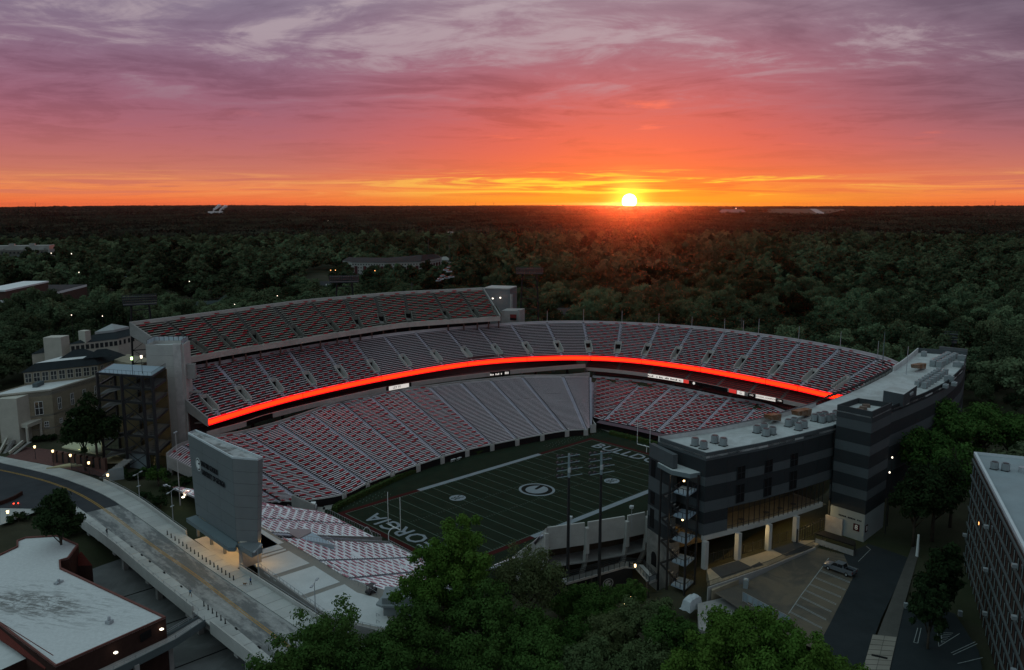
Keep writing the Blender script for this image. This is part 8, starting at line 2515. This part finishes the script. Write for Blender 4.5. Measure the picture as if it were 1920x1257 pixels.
def quads_mesh(name, V, mats, extra=None):
    nq = len(V) // 4
    me = bpy.data.meshes.new(name)
    me.vertices.add(len(V)); me.vertices.foreach_set('co', V.astype(np.float32).ravel())
    me.loops.add(len(V)); me.loops.foreach_set('vertex_index', np.arange(len(V), dtype=np.int32))
    me.polygons.add(nq); me.polygons.foreach_set('loop_start', np.arange(0, len(V), 4, dtype=np.int32))
    for m in mats: me.materials.append(m)
    me.update(); me.validate()
    return me
STEAM = mat('steam_white', (.8, .76, .78), 1.0, .05, .02)
for k, (u0, u1, v1) in enumerate(((400, 412, 386), (411, 423, 388))):
    cl = []
    for j in range(9):
        f_ = j / 8; p = VD(u0 + (u1 - u0) * f_ ** 1.5, 398 + (v1 - 398) * f_ ** .8, 5600)
        cl.append((*(p + rng.normal(0, 2.0, 3)), 3.5 + 8 * f_))
    V = leaf_cloud(900 + k, cl, 900, 3.0); o = place('steam_plume', quads_mesh('steam_plume', V, [STEAM]))
    tag(o, ('taller', 'shorter')[k] + ' white steam plume drifting over the far mill', 'steam')
def crown_clumps(seed, R, H, z0, n, irr=.25, sm=1.0):
    r = np.random.default_rng(seed); out = []
    lobes = r.uniform(.75, 1.25, 7); ph = r.uniform(0, 6.28)
    for k in range(n):
        d = r.normal(0, 1, 3); d[2] = abs(d[2]) * 1.0 - .35; d /= np.linalg.norm(d)
        az = math.atan2(d[1], d[0]); lob = 1 + irr * math.sin(3 * az + ph) * .5 + irr * (lobes[int((az + math.pi) / 6.2832 * 7) % 7] - 1)
        f = r.uniform(.45, .88) if k > n * .25 else r.uniform(.1, .5)
        out.append((d[0] * R * f * lob, d[1] * R * f * lob, z0 + H * .45 + d[2] * H * .52 * f, R * r.uniform(.20, .36) * sm))
    return out
def trunk_mb(H, R, seed):
    r = np.random.default_rng(seed); m = MB()
    m.tube((0, 0, -1.0), (0, 0, H * .45), .045 * R + .12, .03 * R + .07, 8)
    for k in range(6):
        a = k * 1.05 + r.uniform(-.3, .3); z = H * r.uniform(.25, .42)
        m.tube((0, 0, z), (math.cos(a) * R * .55, math.sin(a) * R * .55, z + H * r.uniform(.2, .38)), .02 * R + .06, .03, 6)
    m.tube((0, 0, H * .45), (R * .1, R * .05, H * .85), .03 * R + .07, .04, 6)
    return m
def near_tree(u, vt, D, R, fm, lab, seed, nleaf=9000, leaf=.36, crown=.80, gz=None, nc=34, name='tree', cat='tree', irr=.3, grp=None):
    p = VD(u, vt, D); z = float(ground_h(p[0], p[1])) if gz is None else gz
    sm = 1.0
    if name == 'tree' and D < 165: R *= 1.08; nleaf = int(nleaf * 2.0); leaf *= .76; nc = int(nc * 1.9); sm = .72
    H = max(p[2] - z, 2.0)
    t = thing(name, lab, cat, (p[0], p[1], z), grp)
    tm = trunk_mb(H, R, seed)
    o = place('trunk', mesh_from(tm.V, tm.F, [BARK], name='trunk', smooth=True), t)
    cl = crown_clumps(seed, R, H * crown, H * (1 - crown), nc, irr, sm)
    zmax = max(c[2] + c[3] * .8 for c in cl)
    k = H / zmax
    V = leaf_cloud(seed, cl, nleaf, leaf) * np.array([1, 1, k])
    place('crown', quads_mesh('crown', V, [fm]), t)
    return t
near_tree(868, 958, 146, 6.8, F_FRESH, 'tallest bright green tree standing before the field corner', 21, 13000, .34)
near_tree(806, 1022, 141, 6.6, F_FRESH, 'bright green tree on the left shoulder of the tallest tree', 22, 10000, .34)
near_tree(905, 1085, 137, 6.8, F_DEEP, 'deep green tree in front of the tallest tree', 23, 10000, .35)
near_tree(800, 1130, 133, 7.0, F_DEEP, 'deep green tree low at the bottom centre edge', 24, 9000, .35)
near_tree(985, 1020, 149, 7.8, F_OLIVE, 'thin grey olive tree with bare patches right of the tallest tree', 25, 6500, .30, nc=44)
near_tree(985, 1150, 134, 7.0, F_DEEP, 'deep green tree below the grey olive tree', 26, 9000, .35)
near_tree(620, 1128, 126, 6.8, F_DARK if False else F_DEEP, 'sparse dark tree overlapping the end of the bridge', 27, 6500, .33, irr=.5)
near_tree(560, 1190, 120, 6.0, F_DEEP, 'dark tree covering the bridge at the bottom edge', 28, 7000, .33, irr=.45)
near_tree(712, 1195, 124, 6.0, F_DEEP, 'shaded tree under the plaza stairs at the bottom edge', 29, 7000, .33)
near_tree(1105, 1100, 152, 6.2, F_DEEP, 'round dark tree below the sports light poles', 30, 8000, .33)
near_tree(1080, 1160, 140, 5.6, F_DEEP, 'dark tree between olive canopy and bright canopy at the bottom', 31, 7000, .33)
near_tree(1150, 1150, 136, 6.4, F_OLIVE, 'olive green tree at the bottom right of centre, its left half', 32, 10000, .33)
near_tree(1215, 1125, 140, 5.6, F_OLIVE, 'olive green tree behind the gate lamps', 33, 8000, .33)
near_tree(1215, 1195, 128, 6.0, F_OLIVE, 'olive green tree lowest at the bottom edge', 34, 8000, .34)
near_tree(1400, 1132, 122, 8.2, F_FRESH, 'broad bright green tree hiding the loading ramp', 35, 14000, .34)
near_tree(1490, 1170, 118, 6.4, F_FRESH, 'bright green tree at the bottom edge beside the road', 36, 9500, .33)
near_tree(1325, 1180, 119, 6.0, F_FRESH, 'bright green tree joining the olive and broad trees', 37, 9000, .33)
near_tree(1180, 1085, 160, 3.6, F_DEEP, 'small dark tree beneath the gate walkway', 38, 3500, .30)
near_tree(1060, 1120, 158, 4.2, F_DEEP, 'small dark tree beneath the south wall', 39, 3500, .30)
near_tree(1010, 1190, 128, 6.5, F_DEEP, 'shaded deep green tree at the bottom edge under the olive tree', 141, 9000, .35)
near_tree(900, 1185, 127, 6.5, F_DEEP, 'deep green tree at the bottom edge below the tallest tree', 142, 9000, .35)
near_tree(1110, 1205, 126, 5.5, F_OLIVE, 'olive tree at the bottom edge, leftmost of the olive group', 143, 8000, .34)
near_tree(1260, 1150, 132, 5.0, F_DEEP, 'dark green tree tucked between olive canopy and tarpaulin', 144, 7000, .34)
near_tree(500, 1225, 113, 5.0, F_DEEP, 'dark tree at the bottom edge over the near sidewalk', 145, 5000, .33, irr=.45)
near_tree(640, 1200, 119, 5.5, F_DEEP, 'shaded tree at the bottom edge beneath the sparse tree', 146, 6000, .33)
near_tree(1560, 1215, 112, 5.0, F_FRESH, 'bright tree tip at the bottom edge against the road', 147, 6000, .33)
near_tree(105, 914, 194, 4.7, F_DARK, 'dense dark evergreen tree at the bend of the road', 40, 9000, .36, crown=.96, gz=12.4, nc=46)
near_tree(172, 735, 262, 7.0, F_DARK, 'dark tree between the pale building and the stair frame', 41, 7000, .45, crown=.95, gz=12.5)
near_tree(150, 760, 260, 5.0, F_DARK, 'smaller dark tree against the pale building corner', 42, 4000, .45, crown=.95, gz=12.5)
near_tree(1776, 1018, 165, 4.6, F_DARK, 'very dark tree on the lawn before the dormitory', 43, 7000, .40, crown=.95)
near_tree(1750, 1090, 153, 3.2, F_DARK, 'dark bush like tree at the corner of the lawn', 44, 4000, .36, crown=.95)
near_tree(1780, 748, 262, 9.5, F_FRESH if False else F_DEEP, 'broad tree crown just right of the striped stair tower road', 45, 11000, .45)
near_tree(1740, 800, 236, 8.0, F_DEEP, 'tree crown close behind the white pole', 46, 9000, .42)
near_tree(1850, 760, 268, 9.0, F_DEEP, 'tree crown behind the dormitory roof corner', 47, 9000, .45)
near_tree(1900, 765, 275, 9.0, F_DEEP, 'tree crown at the right edge above the dormitory', 48, 9000, .45)
near_tree(1760, 860, 205, 8.0, F_DARK, 'dark tree hanging over the road beyond the white pole', 49, 8000, .42)
near_tree(1722, 895, 200, 6.0, F_DARK, 'dark tree beside the pale tower base', 50, 5000, .42)
near_tree(1795, 830, 216, 6.5, F_DEEP, 'tree crown touching the dormitory corner', 51, 6000, .42)
for k, (u, v, vt, D_, s) in enumerate(((262, 905, 893, 0, 3.2), (295, 915, 878, 0, 4.0), (300, 945, 930, 0, 2.6), (250, 905, 885, 0, 3.0), (285, 893, 880, 0, 3.6), (320, 925, 905, 0, 2.8), (225, 902, 892, 0, 2.4), (180, 888, 878, 0, 2.2), (190, 935, 930, 0, 0), (130, 1000, 985, 0, 3.0), (80, 975, 960, 0, 3.5), (150, 985, 968, 0, 3.2), (270, 940, 922, 0, 2.6), (310, 900, 884, 0, 2.6), (75, 842, 832, 0, 2.2), (95, 840, 826, 0, 2.4), (60, 835, 826, 0, 2.0), (345, 910, 895, 0, 2.6), (35, 990, 975, 0, 3.0))):
    if s == 0: continue
    D = np.hypot(*(np.array(P2(u, v, 10.5)) - CAM[:2]))
    near_tree(u, vt, D, s, F_DARK if k not in (1, 4) else F_DEEP, ('round dark shrub' if k not in (1, 4) else 'lighter green shrub') + ' on the planted bank beside the road', 60 + k, 1100, .28, crown=.97, nc=14, name='shrub', cat='shrub', grp='shrubs on the planted banks')

# woodland
def in_poly(x, y, poly):
    ins = np.zeros(x.shape, bool); n = len(poly)
    for i in range(n):
        x0, y0 = poly[i][:2]; x1, y1 = poly[(i + 1) % n][:2]
        c = ((y0 > y) != (y1 > y)) & (x < (x1 - x0) * (y - y0) / (y1 - y0 + 1e-9) + x0)
        ins ^= c
    return ins
def keep_mask(x, y, rad):
    ok = (np.abs((x - 18) / (128 + rad)) ** 2.4 + np.abs((y - 12) / (122 + rad)) ** 2.4) > 1
    for cx, cy, r in CLEAR: ok &= (x - cx) ** 2 + (y - cy) ** 2 > (r + rad) ** 2
    ok &= ~((x > -75) & (x < 150) & (y > -112 - rad) & (y < 60))                       # suites and car park
    ok &= ~in_poly(x, y, [(-175, -60), (-60, -60), (-60, 60), (-78, 100), (-60, 115), (-40, 130), (-20, 190), (-30, 240), (-90, 215), (-125, 165), (-175, 150)])   # west side buildings
    dor = [tuple(D0 - dd * 12 - nn * 30), tuple(D2 - nn * 60), tuple(D2 + nn * 40), tuple(D0 - dd * 12 + nn * 26)]
    ok &= ~in_poly(x, y, dor)
    ok &= ~in_poly(x, y, [P2(1580, 1300, 12), P2(1600, 1020, 12), P2(1660, 960, 12), P2(1735, 905, 12), P2(1790, 960, 12), P2(1800, 1300, 12)])
    ok &= ~in_poly(x, y, [tuple(p) for p in AIRF])
    return ok
def woodland(d0, d1, step, seed, jit=.42):
    r = np.random.default_rng(seed)
    g = np.arange(-d1, d1, step)
    X, Y = np.meshgrid(g, g); X = X + r.uniform(-jit, jit, X.shape) * step; Y = Y + r.uniform(-jit, jit, Y.shape) * step
    x, y = (X + CAM[0]).ravel(), (Y + CAM[1]).ravel()
    d = np.hypot(x - CAM[0], y - CAM[1]); az = np.arctan2(y - CAM[1], x - CAM[0])
    da = (az - YAW + math.pi) % (2 * math.pi) - math.pi
    m = (d > d0) & (d < d1) & (np.abs(da) < math.radians(39))
    x, y, d = x[m], y[m], d[m]
    k = keep_mask(x, y, step * .35)
    return x[k], y[k], d[k]
def tree_variant(seed, R, H, nleaf, leaf, nc=22, z0=.18):
    cl = crown_clumps(seed, R, H * (1 - z0), H * z0, nc, .3)
    V = leaf_cloud(seed, cl, nleaf, leaf, .5)
    return V
MID = [quads_mesh('tree_crown', tree_variant(100 + k, 5.6 + .5 * (k % 3), 14 + 1.6 * (k % 4), 5200, .42, 30), [F_WOOD]) for k in range(6)]
SPARSE = [quads_mesh('tree_crown', tree_variant(130 + k, 6.0, 15.5 + k, 1500, .80, 20), [F_WOOD]) for k in range(4)]
def patch(seed, n, span, leafn, leaf):
    r = np.random.default_rng(seed); V = []
    for k in range(n):
        c = r.uniform(-span / 2, span / 2, 2); R = r.uniform(4.5, 7.5)
        v = leaf_cloud(seed * 97 + k, crown_clumps(seed * 31 + k, R, r.uniform(10, 17), 2, 7, .3), leafn, leaf, .6)
        V.append(v + np.array([c[0], c[1], r.uniform(-1.5, 2.5)]))
    return np.concatenate(V)
PATCH = [quads_mesh('woodland_patch', patch(7 + k, 34, 62, 90, 1.9), [F_FAR]) for k in range(4)]
x, y, d = woodland(200, 640, 11.5, 1)
order = np.argsort(d)
x, y, d = x[order], y[order], d[order]
u_ = np.array([Pj((a, b, float(ground_h(a, b)) + 12)) for a, b in zip(x, y)])
vis = (u_[:, 0] > -30) & (u_[:, 0] < 1950) & (u_[:, 1] < 1290)
sel = np.where(vis)[0][:250]
rest = np.setdiff1d(np.arange(len(x)), sel)
r5 = np.random.default_rng(77)
def side_of(u, v):
    if u < 620: return 'north west woods by the academic buildings'
    if u < 1000: return 'north woods behind the upper deck'
    if u < 1500: return 'east woods behind the far rim'
    return 'south east woods beyond the suites'
for i in sel:
    k = int(r5.integers(0, 6)); s = r5.uniform(.65, 1.55)
    o = place('tree', MID[k], None, (x[i], y[i], float(ground_h(x[i], y[i])) - .6), (0, 0, r5.uniform(0, 6.28)), (s * r5.uniform(.9, 1.2), s * r5.uniform(.9, 1.2), s * r5.uniform(.85, 1.2)))
    w = side_of(*u_[i][:2])
    dpt = 'front' if d[i] < 330 else ('middle' if d[i] < 420 else 'back')
    tag(o, f'{"small" if s < 1.02 else ("large" if s > 1.26 else "medium")} {("rounded", "broad", "tall", "uneven", "bushy", "loose")[k]} tree in the {dpt} rows of the {w}', 'tree', w)
def scatter(name, variants, x, y, z, rz, sx, sz, idx, lab):
    """one object: points that carry copies of a few crowns (geometry nodes)"""
    me = bpy.data.meshes.new(name)
    n = len(x)
    me.vertices.add(n); me.vertices.foreach_set('co', np.stack([x, y, z], 1).astype(np.float32).ravel())
    for nm, typ, val in (('turn', 'FLOAT', rz), ('wide', 'FLOAT', sx), ('tall', 'FLOAT', sz), ('pick', 'INT', idx)):
        a = me.attributes.new(nm, typ, 'POINT'); a.data.foreach_set('value', np.asarray(val, dtype=np.int32 if typ == 'INT' else np.float32))
    o = place(name, me); o['kind'] = 'stuff'; o['label'] = lab
    ng = bpy.data.node_groups.new(name, 'GeometryNodeTree')
    ng.interface.new_socket('Geometry', in_out='INPUT', socket_type='NodeSocketGeometry'); ng.interface.new_socket('Geometry', in_out='OUTPUT', socket_type='NodeSocketGeometry')
    N, Lk = ng.nodes, ng.links
    gi, go = N.new('NodeGroupInput'), N.new('NodeGroupOutput')
    iop = N.new('GeometryNodeInstanceOnPoints'); iop.inputs['Pick Instance'].default_value = True
    g2i = N.new('GeometryNodeJoinGeometry')
    for m_ in variants[::-1]:
        src = bpy.data.objects.new(name + '_source', m_)
        oi = N.new('GeometryNodeObjectInfo'); oi.inputs['Object'].default_value = src; oi.inputs['As Instance'].default_value = True
        Lk.new(oi.outputs['Geometry'], g2i.inputs[0])
    def attr(nm, typ):
        a = N.new('GeometryNodeInputNamedAttribute'); a.data_type = typ; a.inputs['Name'].default_value = nm
        return a.outputs['Attribute']
    Lk.new(gi.outputs[0], iop.inputs['Points']); Lk.new(g2i.outputs[0], iop.inputs['Instance'])
    Lk.new(attr('pick', 'INT'), iop.inputs['Instance Index'])
    cx = N.new('ShaderNodeCombineXYZ'); Lk.new(attr('turn', 'FLOAT'), cx.inputs[2])
    try:
        e2r = N.new('FunctionNodeEulerToRotation'); Lk.new(cx.outputs[0], e2r.inputs[0]); Lk.new(e2r.outputs[0], iop.inputs['Rotation'])
    except Exception:
        Lk.new(cx.outputs[0], iop.inputs['Rotation'])
    cs = N.new('ShaderNodeCombineXYZ'); Lk.new(attr('wide', 'FLOAT'), cs.inputs[0]); Lk.new(attr('wide', 'FLOAT'), cs.inputs[1]); Lk.new(attr('tall', 'FLOAT'), cs.inputs[2])
    Lk.new(cs.outputs[0], iop.inputs['Scale'])
    Lk.new(iop.outputs[0], go.inputs[0])
    md = o.modifiers.new('scatter', 'NODES'); md.node_group = ng
    return o
def stuff(name, variants, x, y, s0, s1, seed, lab, sink=.6, tall=1.0):
    r = np.random.default_rng(seed); n = len(x)
    s = r.uniform(s0, s1, n)
    scatter(name, variants, x, y, ground_h(x, y) - sink, r.uniform(0, 6.28, n), s * r.uniform(.9, 1.2, n), s * tall * r.uniform(.85, 1.2, n), r.integers(0, len(variants), n), lab)
stuff('woodland', MID, x[rest], y[rest], .65, 1.55, 2, 'dense woodland behind the nearest trees')
x, y, d = woodland(640, 1600, 14.0, 3)
stuff('woodland', SPARSE, x, y, .7, 1.7, 4, 'woodland in the middle distance')
x, y, d = woodland(1600, 4600, 54, 5)
stuff('forest', PATCH, x, y, .9, 1.15, 6, 'forest spreading over the plain')
x, y, d = woodland(4600, 13000, 150, 7)
stuff('forest', PATCH, x, y, 2.5, 3.1, 8, 'far forest reaching the horizon', 6, .55)
# ------------------------------------------------------------------ haze
def build_haze():
    m = bpy.data.materials.new('haze'); m.use_nodes = True
    t = NT(m.node_tree); t.n.clear()
    v = t.node('ShaderNodeVolumePrincipled')
    v.inputs['Color'].default_value = (.80, .72, .80, 1)
    v.inputs['Density'].default_value = 0.9e-5
    v.inputs['Anisotropy'].default_value = .955
    o = t.node('ShaderNodeOutputMaterial'); t.l.new(v.outputs[0], o.inputs['Volume'])
    b = MB().box((0, 0, 42), (30400, 30400, 110))
    h = b.build('haze', m, kind='stuff')
    h['label'] = 'thin air over the plain'
    h.display_type = 'WIRE'
build_haze()
# ------------------------------------------------------------------ lettering and figures become plain meshes
def to_mesh_all():
    dg = bpy.context.evaluated_depsgraph_get()
    jobs = [(o, f) for o, f in TEXTS] + [(o, None) for o, _ in PEOPLE]
    made = []
    for o, f in jobs:
        ev = o.evaluated_get(dg)
        me = bpy.data.meshes.new_from_object(ev, depsgraph=dg)
        made.append((o, f, me))
    sh = {o.name: s for o, s in PEOPLE}
    for o, f, me in made:
        n = o.name
        new = bpy.data.objects.new(n + '_', me)
        new.parent = o.parent; new.location = o.location; new.rotation_euler = o.rotation_euler; new.scale = o.scale
        if f and len(me.vertices):
            xs = [v.co.x for v in me.vertices]; new.scale = (f / (max(xs) - min(xs)), 1, 1)
        for k in o.keys():
            if k in ('label', 'category', 'group', 'kind'): new[k] = o[k]
        col.objects.link(new)
        bpy.data.objects.remove(o)
        new.name = n
        if n in sh and sh[n] is not None:
            short = sh[n]
            for p in me.polygons:
                c = p.center
                z = c.z
                if z < .11: i = 3
                elif z < (.55 if short else .11): i = 2
                elif abs(c.y) > .205 and z < 1.12 and z > .8: i = 2
                elif z < .98: i = 1
                elif z < 1.49: i = 0
                elif z > 1.70 or (z > 1.6 and c.x < .02): i = 4
                else: i = 2
                p.material_index = i
to_mesh_all()
